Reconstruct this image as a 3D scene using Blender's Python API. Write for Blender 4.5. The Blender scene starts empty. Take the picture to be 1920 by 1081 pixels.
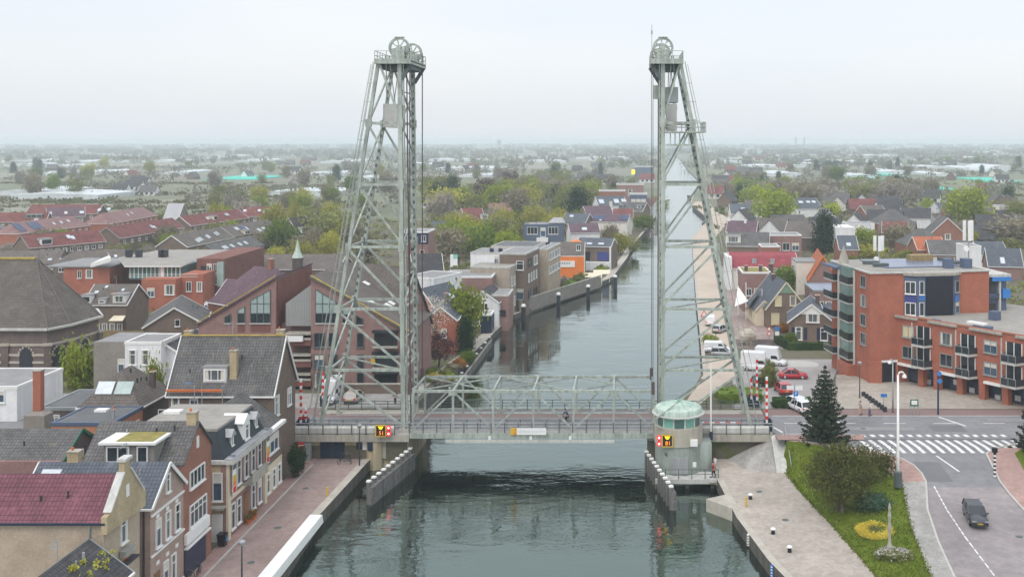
import bpy, bmesh, math, random
import numpy as np
from mathutils import Vector, Matrix
R = math.radians
S = bpy.context.scene
COL = S.collection
PI = math.pi
HAZE = .00026
# ---------------------------------------------------------------- camera, light, air
CZ, F, PX0, PY0 = 34.0, 1900.0, 1175.0, 264.0
cam_d = bpy.data.cameras.new('camera'); cam = bpy.data.objects.new('camera', cam_d); COL.objects.link(cam)
cam.location = (0, 0, CZ); cam.rotation_euler = (PI/2, 0, 0)
cam_d.sensor_width = 36; cam_d.sensor_fit = 'HORIZONTAL'; cam_d.lens = 36*F/1920
cam_d.shift_x = -(PX0-960)/1920; cam_d.shift_y = -(540.5-PY0)/1920
cam_d.clip_start = 0.5; cam_d.clip_end = 40000
S.camera = cam
W = bpy.data.worlds.new('World'); S.world = W; W.use_nodes = True
nt = W.node_tree; nt.nodes.clear()
n_out = nt.nodes.new('ShaderNodeOutputWorld'); n_add = nt.nodes.new('ShaderNodeAddShader')
n_sky = nt.nodes.new('ShaderNodeTexSky'); n_sky.sky_type = 'NISHITA'; n_sky.sun_disc = False
SUN_EL, SUN_AZ = 52, 205          # degrees; azimuth clockwise from +Y
n_sky.sun_elevation = R(SUN_EL); n_sky.sun_rotation = R(SUN_AZ); n_sky.dust_density = 4; n_sky.air_density = 1
n_b1 = nt.nodes.new('ShaderNodeBackground'); n_b1.inputs[1].default_value = 0.05
n_b2 = nt.nodes.new('ShaderNodeBackground'); n_b2.inputs[1].default_value = 0.74
n_tc = nt.nodes.new('ShaderNodeTexCoord'); n_mp = nt.nodes.new('ShaderNodeMapping'); n_mp.inputs['Scale'].default_value = (1.2, 1.2, 5)
n_no = nt.nodes.new('ShaderNodeTexNoise'); n_no.inputs['Scale'].default_value = 1.6; n_no.inputs['Detail'].default_value = 4
n_cr = nt.nodes.new('ShaderNodeValToRGB')
n_cr.color_ramp.elements[0].position = .3; n_cr.color_ramp.elements[0].color = (.885, .935, 1.0, 1)
n_cr.color_ramp.elements[1].position = .72; n_cr.color_ramp.elements[1].color = (1.0, 1.01, 1.03, 1)
L = nt.links.new
L(n_tc.outputs['Generated'], n_mp.inputs[0]); L(n_mp.outputs[0], n_no.inputs[0]); L(n_no.outputs[0], n_cr.inputs[0])
n_sx = nt.nodes.new('ShaderNodeSeparateXYZ'); n_fc = nt.nodes.new('ShaderNodeFloatCurve'); cv = n_fc.mapping.curves[0]   # overcast: white low down, a duller belt, brightest overhead
cv.points[0].location = (0, .52); cv.points[1].location = (1, .98)
for p_ in ((.07, .505), (.2, .475), (.36, .41), (.6, .68)): cv.points.new(*p_)
n_fc.mapping.update(); n_mu = nt.nodes.new('ShaderNodeMath'); n_mu.operation = 'MULTIPLY'; n_mu.inputs[1].default_value = 1.62
L(n_tc.outputs['Generated'], n_sx.inputs[0]); L(n_sx.outputs[2], n_fc.inputs[1]); L(n_fc.outputs[0], n_mu.inputs[0]); L(n_mu.outputs[0], n_b2.inputs[1])
L(n_cr.outputs[0], n_b2.inputs[0]); L(n_sky.outputs[0], n_b1.inputs[0])
L(n_b1.outputs[0], n_add.inputs[0]); L(n_b2.outputs[0], n_add.inputs[1]); L(n_add.outputs[0], n_out.inputs[0])
sun_d = bpy.data.lights.new('sun', 'SUN'); sun = bpy.data.objects.new('sun', sun_d); COL.objects.link(sun)
sun_d.energy = .85; sun_d.angle = R(24); sun_d.color = (1, .97, .93)
sun.rotation_euler = (R(90-SUN_EL), 0, R(180-SUN_AZ)); sun.location = (0, 0, 90)
S.view_settings.view_transform = 'Standard'; S.view_settings.look = 'None'
S.view_settings.exposure = 0.0; S.view_settings.gamma = 1.0; S.view_settings.use_curve_mapping = False
try:
    S.cycles.use_denoising = True; S.cycles.max_bounces = 6; S.cycles.volume_bounces = 3; S.cycles.max_bounces = 8
except Exception: pass

# ---------------------------------------------------------------- helpers
def P(px, py, z=0.0):                      # the point at height z seen at a photo pixel
    Y = F*(CZ-z)/(py-PY0); return Vector(((px-PX0)*Y/F, Y, z))
def at(px, py, Y):                         # the point at distance Y seen at a photo pixel
    return Vector(((px-PX0)*Y/F, Y, CZ-(py-PY0)*Y/F))
def XA(px, Y): return (px-PX0)*Y/F
def ZA(py, Y): return CZ-(py-PY0)*Y/F
def lerp(a, b, t): return a+(b-a)*t
def interp(x, pts):
    if x <= pts[0][0]: return pts[0][1]
    for (a, va), (b, vb) in zip(pts, pts[1:]):
        if x <= b: return lerp(va, vb, (x-a)/(b-a))
    return pts[-1][1]

class MB:
    def __init__(s): s.v = []; s.f = []; s.m = []
    def add(s, vs, fs, mi=0):
        o = len(s.v); s.v += [tuple(v) for v in vs]; s.f += [tuple(i+o for i in f) for f in fs]; s.m += [mi]*len(fs); return s
    def box(s, x0, x1, y0, y1, z0, z1, mi=0):
        v = [(x0,y0,z0),(x1,y0,z0),(x1,y1,z0),(x0,y1,z0),(x0,y0,z1),(x1,y0,z1),(x1,y1,z1),(x0,y1,z1)]
        return s.add(v, [(3,2,1,0),(4,5,6,7),(0,1,5,4),(1,2,6,5),(2,3,7,6),(3,0,4,7)], mi)
    def cbox(s, c, sx, sy, sz, rz=0, mi=0):
        k = len(s.v); s.box(-sx/2, sx/2, -sy/2, sy/2, -sz/2, sz/2, mi); ca, sa = math.cos(rz), math.sin(rz)
        for i in range(k, len(s.v)):
            x, y, z = s.v[i]; s.v[i] = (c[0]+x*ca-y*sa, c[1]+x*sa+y*ca, c[2]+z)
        return s
    def bar(s, a, b, w, h=None, mi=0, up=(0,0,1)):
        a, b = Vector(a), Vector(b); h = w if h is None else h
        d = (b-a).normalized(); u = Vector(up)
        if abs(d.dot(u)) > .95: u = Vector((0, 1, 0))
        r = d.cross(u).normalized(); u = r.cross(d)
        v = [p+r*i*w/2+u*j*h/2 for p in (a, b) for i, j in ((-1,-1),(1,-1),(1,1),(-1,1))]
        return s.add(v, [(3,2,1,0),(4,5,6,7),(0,1,5,4),(1,2,6,5),(2,3,7,6),(3,0,4,7)], mi)
    def tube(s, pts, r, n=8, mi=0):
        pts = [Vector(p) for p in pts]; rr = r if isinstance(r, (list, tuple)) else [r]*len(pts); vs = []
        for i, p in enumerate(pts):
            d = (pts[min(i+1, len(pts)-1)]-pts[max(i-1, 0)]).normalized()
            u = Vector((0,0,1)) if abs(d.z) < .9 else Vector((1,0,0)); a = d.cross(u).normalized(); b = a.cross(d)
            vs += [p+(a*math.cos(2*PI*k/n)+b*math.sin(2*PI*k/n))*rr[i] for k in range(n)]
        fs = [(i*n+k, i*n+(k+1)%n, (i+1)*n+(k+1)%n, (i+1)*n+k) for i in range(len(pts)-1) for k in range(n)]
        fs += [tuple(range(n-1, -1, -1)), tuple(range((len(pts)-1)*n, len(pts)*n))]
        return s.add(vs, fs, mi)
    def lathe(s, prof, n=24, c=(0,0,0), mi=0, a0=0.0, a1=2*PI):
        full = abs(a1-a0-2*PI) < 1e-6; m = n if full else n+1; vs = []
        for r, z in prof: vs += [(c[0]+r*math.cos(a0+(a1-a0)*k/n), c[1]+r*math.sin(a0+(a1-a0)*k/n), c[2]+z) for k in range(m)]
        fs = [(i*m+k, i*m+(k+1)%m, (i+1)*m+(k+1)%m, (i+1)*m+k) for i in range(len(prof)-1) for k in range(n)]
        return s.add(vs, fs, mi)
    def prism(s, poly, z0, z1, mi=0, top=None):
        n = len(poly); vs = [(x, y, z0) for x, y in poly]+[(x, y, z1) for x, y in poly]
        s.add(vs, [(i, (i+1)%n, n+(i+1)%n, n+i) for i in range(n)]+[tuple(range(n-1, -1, -1))], mi)
        return s.add(vs[n:], [tuple(range(n))], mi if top is None else top)
    def extr(s, prof, vec, mi=0):
        n = len(prof); vec = Vector(vec); vs = [Vector(p) for p in prof]+[Vector(p)+vec for p in prof]
        return s.add(vs, [(i, (i+1)%n, n+(i+1)%n, n+i) for i in range(n)]+[tuple(range(n-1, -1, -1)), tuple(range(n, 2*n))], mi)
    def quad(s, *p, mi=0): return s.add(p, [tuple(range(len(p)))], mi)
    def mesh(s, name, mats, smooth=False, uv=True):
        me = bpy.data.meshes.new(name); me.from_pydata(s.v, [], s.f)
        mats = mats if isinstance(mats, (list, tuple)) else [mats]
        for m in mats: me.materials.append(M(m) if isinstance(m, str) else m)
        if len(mats) > 1: me.polygons.foreach_set('material_index', s.m)
        if smooth: me.polygons.foreach_set('use_smooth', [True]*len(s.f))
        if uv:
            l = me.uv_layers.new(name='UVMap'); buf = []
            for p in me.polygons:
                n = p.normal
                u = Vector((-n.y, n.x, 0)) if abs(n.z) < .97 else Vector((1, 0, 0)); u.normalize(); w = n.cross(u)
                for vi in p.vertices:
                    c = me.vertices[vi].co; buf += [c.dot(u), c.dot(w)]
            l.data.foreach_set('uv', buf)
        me.update(); return me
    def build(s, name, mats, parent=None, loc=(0,0,0), rz=0, smooth=False, uv=True):
        return link(name, s.mesh(name, mats, smooth, uv), parent, loc, rz)

def link(name, me, parent=None, loc=(0,0,0), rz=0):
    o = bpy.data.objects.new(name, me); COL.objects.link(o); o.location = loc; o.rotation_euler = (0, 0, rz)
    if parent is not None: o.parent = parent
    return o
LABELS = {}
def tag(o, label, cat, group=None, kind=None):
    if label: o['label'] = label; LABELS[label] = LABELS.get(label, 0)+1
    if cat: o['category'] = cat
    if group: o['group'] = group
    if kind: o['kind'] = kind
    return o
def thing(name, label, cat, loc=(0,0,0), rz=0, group=None):
    o = bpy.data.objects.new(name, None); COL.objects.link(o); o.location = loc; o.rotation_euler = (0, 0, rz)
    o.empty_display_size = .3
    return tag(o, label, cat, group)
def struct(name, mb, mats, smooth=False, kind='structure', label=None):
    o = mb.build(name, mats, smooth=smooth); o['kind'] = kind
    if label: o['label'] = label
    return o
KIDS = {}
def dup(o, loc, rz, label=None, group=None, scale=None, mats=None):
    kids = [c for c in o.children]
    def cp(a, par):
        c = a.copy(); COL.objects.link(c)
        if par is not None: c.parent = par
        for k in a.children: cp(k, c)
        return c
    r = cp(o, None); r.location = loc; r.rotation_euler = (0, 0, rz)
    if scale is not None: r.scale = scale
    if label: r['label'] = label; LABELS[label] = LABELS.get(label, 0)+1
    if group: r['group'] = group
    return r
MARKS = []                                   # (phrase, X, Y) of things a label may refer to
def mark(ph, x, y): MARKS.append((ph, x, y))
def placed(what, x, y, avoid=None):          # "<what> behind <the nearest mark>", a phrase no other label uses yet
    near = sorted(MARKS, key=lambda m: math.hypot(m[1]-x, (m[2]-y)*.6))[:9]
    for ph, mx, my in near:
        d = max(4, .012*y)
        rel = 'behind' if y > my+d else 'in front of' if y < my-d else 'beside'
        l = f'{what} {rel} {ph}'
        if l not in LABELS and len(l.split()) <= 16: return l
    for i, (a, ax, ay) in enumerate(near):
        for b, bx, by in near[i+1:]:
            l = f'{what} between {a} and {b}'
            if l not in LABELS and len(l.split()) <= 16: return l
    return None

# ---------------------------------------------------------------- materials
MATS = {}
def M(k): return MATS[k]
def _new(k):
    m = bpy.data.materials.new(k); m.use_nodes = True; MATS[k] = m; t = m.node_tree
    return m, t, t.nodes['Principled BSDF']
def _n(t, ty, **kw):
    n = t.nodes.new('ShaderNode'+ty)
    for a, b in kw.items():
        if a in n.inputs: n.inputs[a].default_value = b
        else: setattr(n, a, b)
    return n
def c4(c):
    l = .3*c[0]+.55*c[1]+.15*c[2]; return tuple(max(.002, l+(v-l)*1.1) for v in c)+(1,)
def mul(c, k): return tuple(min(1, x*k) for x in c)
def _vary(t, col_out, amt, scale, detail=4, coord='Object'):
    tc = _n(t, 'TexCoord'); no = _n(t, 'TexNoise', Scale=scale, Detail=detail, Roughness=.65)
    t.links.new(tc.outputs[coord], no.inputs['Vector'])
    mr = _n(t, 'MapRange'); mr.inputs[1].default_value = .28; mr.inputs[2].default_value = .72
    mr.inputs[3].default_value = 1-amt; mr.inputs[4].default_value = 1+amt
    t.links.new(no.outputs[0], mr.inputs[0])
    mx = _n(t, 'Mix', data_type='RGBA', blend_type='MULTIPLY'); mx.inputs[0].default_value = 1
    t.links.new(col_out, mx.inputs[6]); t.links.new(mr.outputs[0], mx.inputs[7])
    return mx.outputs[2], no
def plain(k, c, rough=.75, var=.16, scale=.7, metal=0.0, spec=.3, streak=0, bump=0, rust=None):
    m, t, b = _new(k); rgb = _n(t, 'RGB'); rgb.outputs[0].default_value = c4(c); out = rgb.outputs[0]
    if var:
        out, no = _vary(t, out, var, scale)
        out, n2 = _vary(t, out, var*.6, scale*9, 3)
        if bump:
            bp = _n(t, 'Bump', Strength=bump, Distance=.05); t.links.new(n2.outputs[0], bp.inputs['Height']); t.links.new(bp.outputs[0], b.inputs['Normal'])
    if streak:
        tc = _n(t, 'TexCoord'); mp = _n(t, 'Mapping'); mp.inputs['Scale'].default_value = (1.6, 1.6, .12)
        no = _n(t, 'TexNoise', Scale=1.5, Detail=5); t.links.new(tc.outputs['Object'], mp.inputs[0]); t.links.new(mp.outputs[0], no.inputs[0])
        mr = _n(t, 'MapRange'); mr.inputs[1].default_value = .35; mr.inputs[2].default_value = .65; mr.inputs[3].default_value = 1-streak; mr.inputs[4].default_value = 1.05
        mx = _n(t, 'Mix', data_type='RGBA', blend_type='MULTIPLY'); mx.inputs[0].default_value = 1
        t.links.new(no.outputs[0], mr.inputs[0]); t.links.new(out, mx.inputs[6]); t.links.new(mr.outputs[0], mx.inputs[7]); out = mx.outputs[2]
    if rust:
        tc = _n(t, 'TexCoord'); no = _n(t, 'TexNoise', Scale=.9, Detail=9, Roughness=.75); t.links.new(tc.outputs['Object'], no.inputs[0])
        mr = _n(t, 'MapRange'); mr.inputs[1].default_value = .57; mr.inputs[2].default_value = .70; mr.inputs[4].default_value = .75; t.links.new(no.outputs[0], mr.inputs[0])
        mx = _n(t, 'Mix', data_type='RGBA'); t.links.new(mr.outputs[0], mx.inputs[0]); t.links.new(out, mx.inputs[6]); mx.inputs[7].default_value = c4(rust); out = mx.outputs[2]
    t.links.new(out, b.inputs['Base Color']); b.inputs['Roughness'].default_value = rough; b.inputs['Metallic'].default_value = metal
    b.inputs['Specular IOR Level'].default_value = spec; return m
def bricky(k, c1, c2, mort, bw=.22, bh=.07, ms=.012, rough=.85, var=.14, scale=.5, bump=.25, offset=.5, spots=None):
    m, t, b = _new(k); uv = _n(t, 'UVMap')
    br = _n(t, 'TexBrick', Color1=c4(c1), Color2=c4(c2), Mortar=c4(mort), Scale=1.0)
    br.inputs['Brick Width'].default_value = bw; br.inputs['Row Height'].default_value = bh
    br.inputs['Mortar Size'].default_value = ms; br.inputs['Mortar Smooth'].default_value = .3; br.offset = offset
    t.links.new(uv.outputs[0], br.inputs['Vector'])
    out, _ = _vary(t, br.outputs['Color'], var*1.15, scale); out, _ = _vary(t, out, var*1.1, scale*9, 6)
    if k[-6:] in ('pavers', '_brick') and bh > .1:
        out, _ = _vary(t, out, .2, .09, 7); out, _ = _vary(t, out, .15, 1.1, 6)
    if spots:
        tc = _n(t, 'TexCoord'); no = _n(t, 'TexNoise', Scale=.8, Detail=8, Roughness=.7); t.links.new(tc.outputs['Object'], no.inputs[0])
        mr = _n(t, 'MapRange'); mr.inputs[1].default_value = .55; mr.inputs[2].default_value = .72; t.links.new(no.outputs[0], mr.inputs[0])
        mx = _n(t, 'Mix', data_type='RGBA'); t.links.new(mr.outputs[0], mx.inputs[0]); t.links.new(out, mx.inputs[6]); mx.inputs[7].default_value = c4(spots); out = mx.outputs[2]
    t.links.new(out, b.inputs['Base Color']); b.inputs['Roughness'].default_value = rough; b.inputs['Specular IOR Level'].default_value = .25
    bp = _n(t, 'Bump', Strength=bump, Distance=.03); t.links.new(br.outputs['Fac'], bp.inputs['Height']); bp.invert = True; t.links.new(bp.outputs[0], b.inputs['Normal'])
    return m
def tile(k, c, var=.2, bw=.3, bh=.34, rough=.8, spots=None):
    return bricky(k, c, mul(c, .82), mul(c, .5), bw, bh, .035, rough, var, .35, .5, 0.0, spots or mul(c, 1.35))
def leafy(k, c1, c2, scale=.55, transl=.25):
    g = 1 if k[:4] in ('blos', 'flow') else 1.8 if k in ('leaf_brown', 'leaf_grey', 'leaf_olive') else 1.75 if k in ('leaf_spring', 'leaf_yellow', 'leaf_green') else 1.25; c1, c2 = mul(c1, g), mul(c2, g)
    m, t, b = _new(k); tc = _n(t, 'TexCoord'); no = _n(t, 'TexNoise', Scale=scale, Detail=5, Roughness=.7); t.links.new(tc.outputs['Object'], no.inputs[0])
    cr = _n(t, 'ValToRGB'); e = cr.color_ramp.elements; e[0].position = .33; e[0].color = c4(c1); e[1].position = .68; e[1].color = c4(c2)
    t.links.new(no.outputs[0], cr.inputs[0])
    oi = _n(t, 'ObjectInfo'); mr = _n(t, 'MapRange'); mr.inputs[3].default_value = .78; mr.inputs[4].default_value = 1.22; t.links.new(oi.outputs['Random'], mr.inputs[0])
    mx = _n(t, 'Mix', data_type='RGBA', blend_type='MULTIPLY'); mx.inputs[0].default_value = 1; t.links.new(cr.outputs[0], mx.inputs[6]); t.links.new(mr.outputs[0], mx.inputs[7])
    t.links.new(mx.outputs[2], b.inputs['Base Color']); b.inputs['Roughness'].default_value = .8; b.inputs['Specular IOR Level'].default_value = .15
    tr = _n(t, 'BsdfTranslucent'); t.links.new(mx.outputs[2], tr.inputs[0]); ms = _n(t, 'MixShader'); ms.inputs[0].default_value = transl
    t.links.new(b.outputs[0], ms.inputs[1]); t.links.new(tr.outputs[0], ms.inputs[2]); t.links.new(ms.outputs[0], t.nodes['Material Output'].inputs[0])
    return m
def emit(k, c, s=1.0):
    m, t, b = _new(k); b.inputs['Base Color'].default_value = c4(c); b.inputs['Emission Color'].default_value = c4(c); b.inputs['Emission Strength'].default_value = s; return m
# paints, metals, glass
plain('bridge_steel', (.39, .43, .385), .5, .2, .8, 0, .4, streak=.34, rust=(.20, .175, .13))
plain('bridge_dark', (.10, .12, .12), .6, .2, .8)
plain('rusty_cable', (.10, .07, .07), .6, .2, 1)
plain('grey_metal', (.33, .36, .36), .45, .08, 1, .3, .5)
plain('dark_metal', (.035, .04, .05), .45, .1, 2)
plain('white_paint', (.78, .78, .76), .55, .06, 1.2, spec=.4)
plain('cream_paint', (.66, .60, .46), .6, .08, 1)
plain('green_paint', (.03, .13, .08), .5, .1, 1)
plain('sage_panel', (.21, .31, .23), .6, .08, 1)
plain('blue_dark', (.025, .035, .07), .4, .1, 1)
plain('navy_box', (.018, .03, .055), .4, .1, 1)
plain('blue_panel', (.06, .20, .50), .5, .06, 1)
plain('indigo_panel', (.06, .07, .22), .5, .06, 1)
plain('slate_blue', (.10, .13, .19), .6, .1, 1)
plain('yellow_paint', (.62, .42, .07), .5, .05, 1)
plain('orange_paint', (.70, .22, .07), .6, .08, .8)
plain('red_paint', (.60, .035, .03), .45, .05, 1)
plain('black_panel', (.008, .010, .018), .25, .1, .6, spec=.5)
plain('solar', (.02, .035, .10), .18, .25, 1.2, spec=.6)
plain('roof_solar', (.16, .19, .27), .25, .12, .4, spec=.6)
plain('wood', (.22, .13, .07), .7, .2, 1)
plain('grey_wood', (.25, .24, .22), .85, .2, 2, streak=.25)
plain('fence_wood', (.30, .23, .12), .85, .2, 1.5, streak=.2)
plain('rubber', (.02, .02, .02), .8, .1, 3)
plain('chrome', (.6, .6, .62), .25, 0, 1, .9)
plain('copper_green', (.50, .59, .525), .6, .12, 1.2, streak=.22)
plain('copper_pale', (.26, .55, .44), .5, .1, 1, streak=.2)
plain('zinc', (.36, .37, .38), .5, .1, .6, .2, streak=.15)
plain('metal_cladding', (.40, .39, .38), .45, .06, 1, .2)
emit('lamp_red', (.9, .04, .04), .75); emit('lamp_white', (1.0, .72, .72), 1.2); emit('digit_orange', (1.0, .30, .04), 1.0); emit('lamp_yellow', (1.0, .72, .06), .9)
def glass(k, c, rough=.06, var=.5):
    m = plain(k, c, rough, var, .45, 0, .6); return m
glass('window_glass', (.028, .036, .042)); glass('window_blue', (.06, .09, .13)); glass('window_green', (.16, .24, .22), .08, .25); glass('window_pale', (.34, .42, .40), .12, .15)
glass('car_glass', (.02, .025, .03), .04, .1); glass('window_grey', (.11, .125, .13), .08, .4); plain('netting', (.10, .50, .40), .8, .15, .05); plain('curtain', (.62, .60, .54), .8, .1, 3); plain('blind', (.62, .56, .38), .8, .06, 2)
glass('mint_glass', (.22, .44, .38), .08, .2); glass('house_glass', (.07, .15, .14), .06, .3)
plain('skylight_glass', (.55, .60, .64), .15, .15, 2, spec=.6)
# masonry and roofs
bricky('brick_brown', (.17, .115, .09), (.135, .09, .07), (.24, .21, .18))
bricky('brick_dark', (.105, .075, .07), (.08, .06, .055), (.16, .14, .13))
bricky('brick_red', (.30, .115, .075), (.245, .09, .06), (.30, .22, .18))
bricky('brick_orange', (.34, .105, .075), (.29, .09, .065), (.44, .22, .15))
bricky('brick_mauve', (.28, .15, .135), (.235, .125, .115), (.30, .24, .22))
bricky('brick_maroon', (.19, .07, .06), (.16, .06, .05), (.2, .13, .11))
bricky('brick_pink', (.36, .25, .21), (.32, .22, .18), (.45, .38, .33))
bricky('brick_beige', (.42, .34, .26), (.38, .31, .235), (.46, .40, .33))
bricky('brick_yellow', (.42, .34, .21), (.38, .30, .18), (.44, .38, .28))
bricky('brick_terracotta', (.50, .21, .12), (.46, .19, .11), (.5, .3, .2))
bricky('brick_grey', (.24, .215, .19), (.21, .19, .17), (.3, .28, .25))
bricky('church_brick', (.155, .115, .105), (.125, .095, .09), (.22, .19, .17))
plain('stone_band', (.46, .42, .36), .8, .15, 1)
plain('render_white', (.74, .75, .75), .8, .08, .5, streak=.06)
plain('render_cream', (.68, .66, .60), .8, .08, .5)
plain('render_beige', (.40, .345, .285), .8, .1, .5, streak=.12); plain('render_grey', (.36, .33, .31), .85, .12, .5, streak=.1)
plain('concrete', (.40, .38, .33), .85, .15, .5, streak=.2)
plain('concrete_warm', (.50, .43, .30), .85, .14, .5, streak=.3)
plain('concrete_pale', (.52, .52, .49), .8, .12, .6, streak=.15)
plain('house_render', (.42, .39, .33), .8, .1, .6, streak=.14)
plain('house_green', (.30, .34, .31), .7, .1, .6, streak=.15)
plain('quay_wall', (.13, .12, .105), .9, .3, .8, streak=.4)
plain('coping', (.42, .39, .34), .85, .18, .9, bump=.1)
plain('fender_wood', (.17, .163, .155), .9, .25, 1.4, streak=.4)
plain('gravel_roof', (.30, .285, .26), .95, .16, .6, bump=.2)
plain('felt_roof', (.13, .135, .14), .9, .2, .5)
plain('felt_grey', (.25, .25, .25), .9, .16, .4)
plain('moss_roof', (.24, .21, .08), .95, .3, 1.2)
tile('tile_grey', (.14, .137, .135), .28, spots=(.175, .17, .135)); tile('tile_dark', (.08, .08, .085)); tile('tile_brown', (.165, .145, .13), spots=(.2, .19, .15)); tile('tile_red', (.21, .082, .076), .28)
tile('tile_pink', (.185, .08, .10), .2, .3, .36); tile('tile_rose', (.30, .185, .175), .16); tile('tile_orange', (.47, .165, .09), .14)
tile('tile_maroon', (.19, .095, .10)); tile('tile_blue', (.12, .135, .16), .1); tile('tile_crimson', (.33, .085, .10), .1, .5, .4); tile('tile_plum', (.15, .10, .12))
tile('tile_church', (.135, .12, .105), .2, .3, .3, spots=(.165, .15, .115)); plain('slate', (.03, .04, .048), .6, .15, 1.5)
plain('ridge_moss', (.40, .31, .10), .95, .3, 2); plain('terracotta', (.55, .16, .06), .85, .15, 1)
# grounds
bricky('street_brick', (.32, .245, .225), (.27, .21, .195), (.28, .22, .2), .22, .11, .014, .9, .1, .25, .1)
bricky('footway_brick', (.40, .27, .24), (.34, .225, .2), (.27, .2, .18), .22, .11, .014, .9, .1, .3, .1)
bricky('quay_pavers', (.40, .36, .315), (.355, .32, .28), (.31, .27, .24), .3, .3, .014, .9, .1, .2, .1)
bricky('mauve_pavers', (.305, .28, .28), (.265, .243, .243), (.23, .2, .2), .22, .11, .013, .9, .08, .14, .1)
bricky('plaza_pavers', (.40, .36, .31), (.35, .315, .275), (.29, .26, .22), .3, .3, .014, .9, .12, .22, .1)
bricky('grey_pavers', (.35, .34, .32), (.31, .30, .285), (.25, .24, .22), .3, .3, .018, .9, .15, .5, .1)
plain('asphalt', (.205, .205, .21), .9, .2, .12, bump=.1); plain('asphalt_old', (.25, .245, .24), .9, .12, .4); plain('asphalt_new', (.16, .16, .165), .9, .1, .4); plain('asphalt_red', (.215, .155, .145), .9, .1, .3); plain('kerb', (.44, .43, .40), .85, .1, 1)
plain('road_paint', (.66, .66, .64), .7, .25, 2.5); plain('towpath', (.47, .40, .33), .9, .1, .2); plain('car_park', (.33, .31, .30), .9, .12, .2)
def grassy(k, c1, c2, c3, s1=.35):
    m, t, b = _new(k); tc = _n(t, 'TexCoord'); n1 = _n(t, 'TexNoise', Scale=s1, Detail=6, Roughness=.7); n2 = _n(t, 'TexNoise', Scale=s1*16, Detail=4)
    for n in (n1, n2): t.links.new(tc.outputs['Object'], n.inputs[0])
    cr = _n(t, 'ValToRGB'); e = cr.color_ramp.elements; e[0].position = .3; e[0].color = c4(c1); e[1].position = .7; e[1].color = c4(c3); e.new(.5).color = c4(c2)
    ad = _n(t, 'Math', operation='MULTIPLY_ADD'); ad.inputs[1].default_value = .45; t.links.new(n2.outputs[0], ad.inputs[0]); 
    sb = _n(t, 'Math', operation='SUBTRACT'); sb.inputs[1].default_value = .22; t.links.new(n1.outputs[0], sb.inputs[0]); t.links.new(sb.outputs[0], ad.inputs[2])
    t.links.new(ad.outputs[0], cr.inputs[0]); t.links.new(cr.outputs[0], b.inputs['Base Color']); b.inputs['Roughness'].default_value = .95; b.inputs['Specular IOR Level'].default_value = .1
    bp = _n(t, 'Bump', Strength=.4, Distance=.08); t.links.new(n2.outputs[0], bp.inputs['Height']); t.links.new(bp.outputs[0], b.inputs['Normal']); return m
grassy('lawn', (.07, .10, .015), (.105, .145, .024), (.15, .18, .04))
grassy('town_ground', (.10, .095, .075), (.15, .135, .105), (.10, .12, .045), .05)
def water_mat():
    m, t, b = _new('water'); b.inputs['Metallic'].default_value = 1; b.inputs['Base Color'].default_value = (.215, .28, .245, 1); b.inputs['Roughness'].default_value = .03; b.inputs['IOR'].default_value = 3.2
    b.inputs['Specular IOR Level'].default_value = .5
    tc = _n(t, 'TexCoord')
    def wv(sx, sy, sc, det, dist=0):
        mp = _n(t, 'Mapping'); mp.inputs['Scale'].default_value = (sx, sy, 1); no = _n(t, 'TexNoise', Scale=sc, Detail=det, Roughness=.55, Distortion=dist)
        t.links.new(tc.outputs['Object'], mp.inputs[0]); t.links.new(mp.outputs[0], no.inputs[0]); return no.outputs[0]
    a = wv(.45, 1.0, .9, 3, .4); c = wv(.16, .3, .5, 2, .8); patch = wv(.3, .5, .12, 2, 1.5)
    ad = _n(t, 'Math', operation='MULTIPLY_ADD'); ad.inputs[1].default_value = 2.2; t.links.new(c, ad.inputs[0]); t.links.new(a, ad.inputs[2])
    mr = _n(t, 'MapRange'); mr.inputs[1].default_value = .35; mr.inputs[2].default_value = .65; mr.inputs[3].default_value = .04; mr.inputs[4].default_value = .75; t.links.new(patch, mr.inputs[0])
    fine = wv(1.2, 2.6, 1.1, 2, .3); a2 = _n(t, 'Math', operation='MULTIPLY_ADD'); a2.inputs[1].default_value = .3; t.links.new(fine, a2.inputs[0]); t.links.new(ad.outputs[0], a2.inputs[2]); ad = a2
    sy = _n(t, 'SeparateXYZ'); t.links.new(tc.outputs['Object'], sy.inputs[0]); m2 = _n(t, 'MapRange'); m2.inputs[1].default_value = 115; m2.inputs[2].default_value = 215; m2.inputs[3].default_value = .95; m2.inputs[4].default_value = 1.1; t.links.new(sy.outputs[1], m2.inputs[0]); mm = _n(t, 'Math', operation='MULTIPLY'); t.links.new(mr.outputs[0], mm.inputs[0]); t.links.new(m2.outputs[0], mm.inputs[1])
    bp = _n(t, 'Bump', Distance=.075); t.links.new(mm.outputs[0], bp.inputs['Strength']); t.links.new(ad.outputs[0], bp.inputs['Height']); t.links.new(bp.outputs[0], b.inputs['Normal'])
    return m
water_mat()
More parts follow.
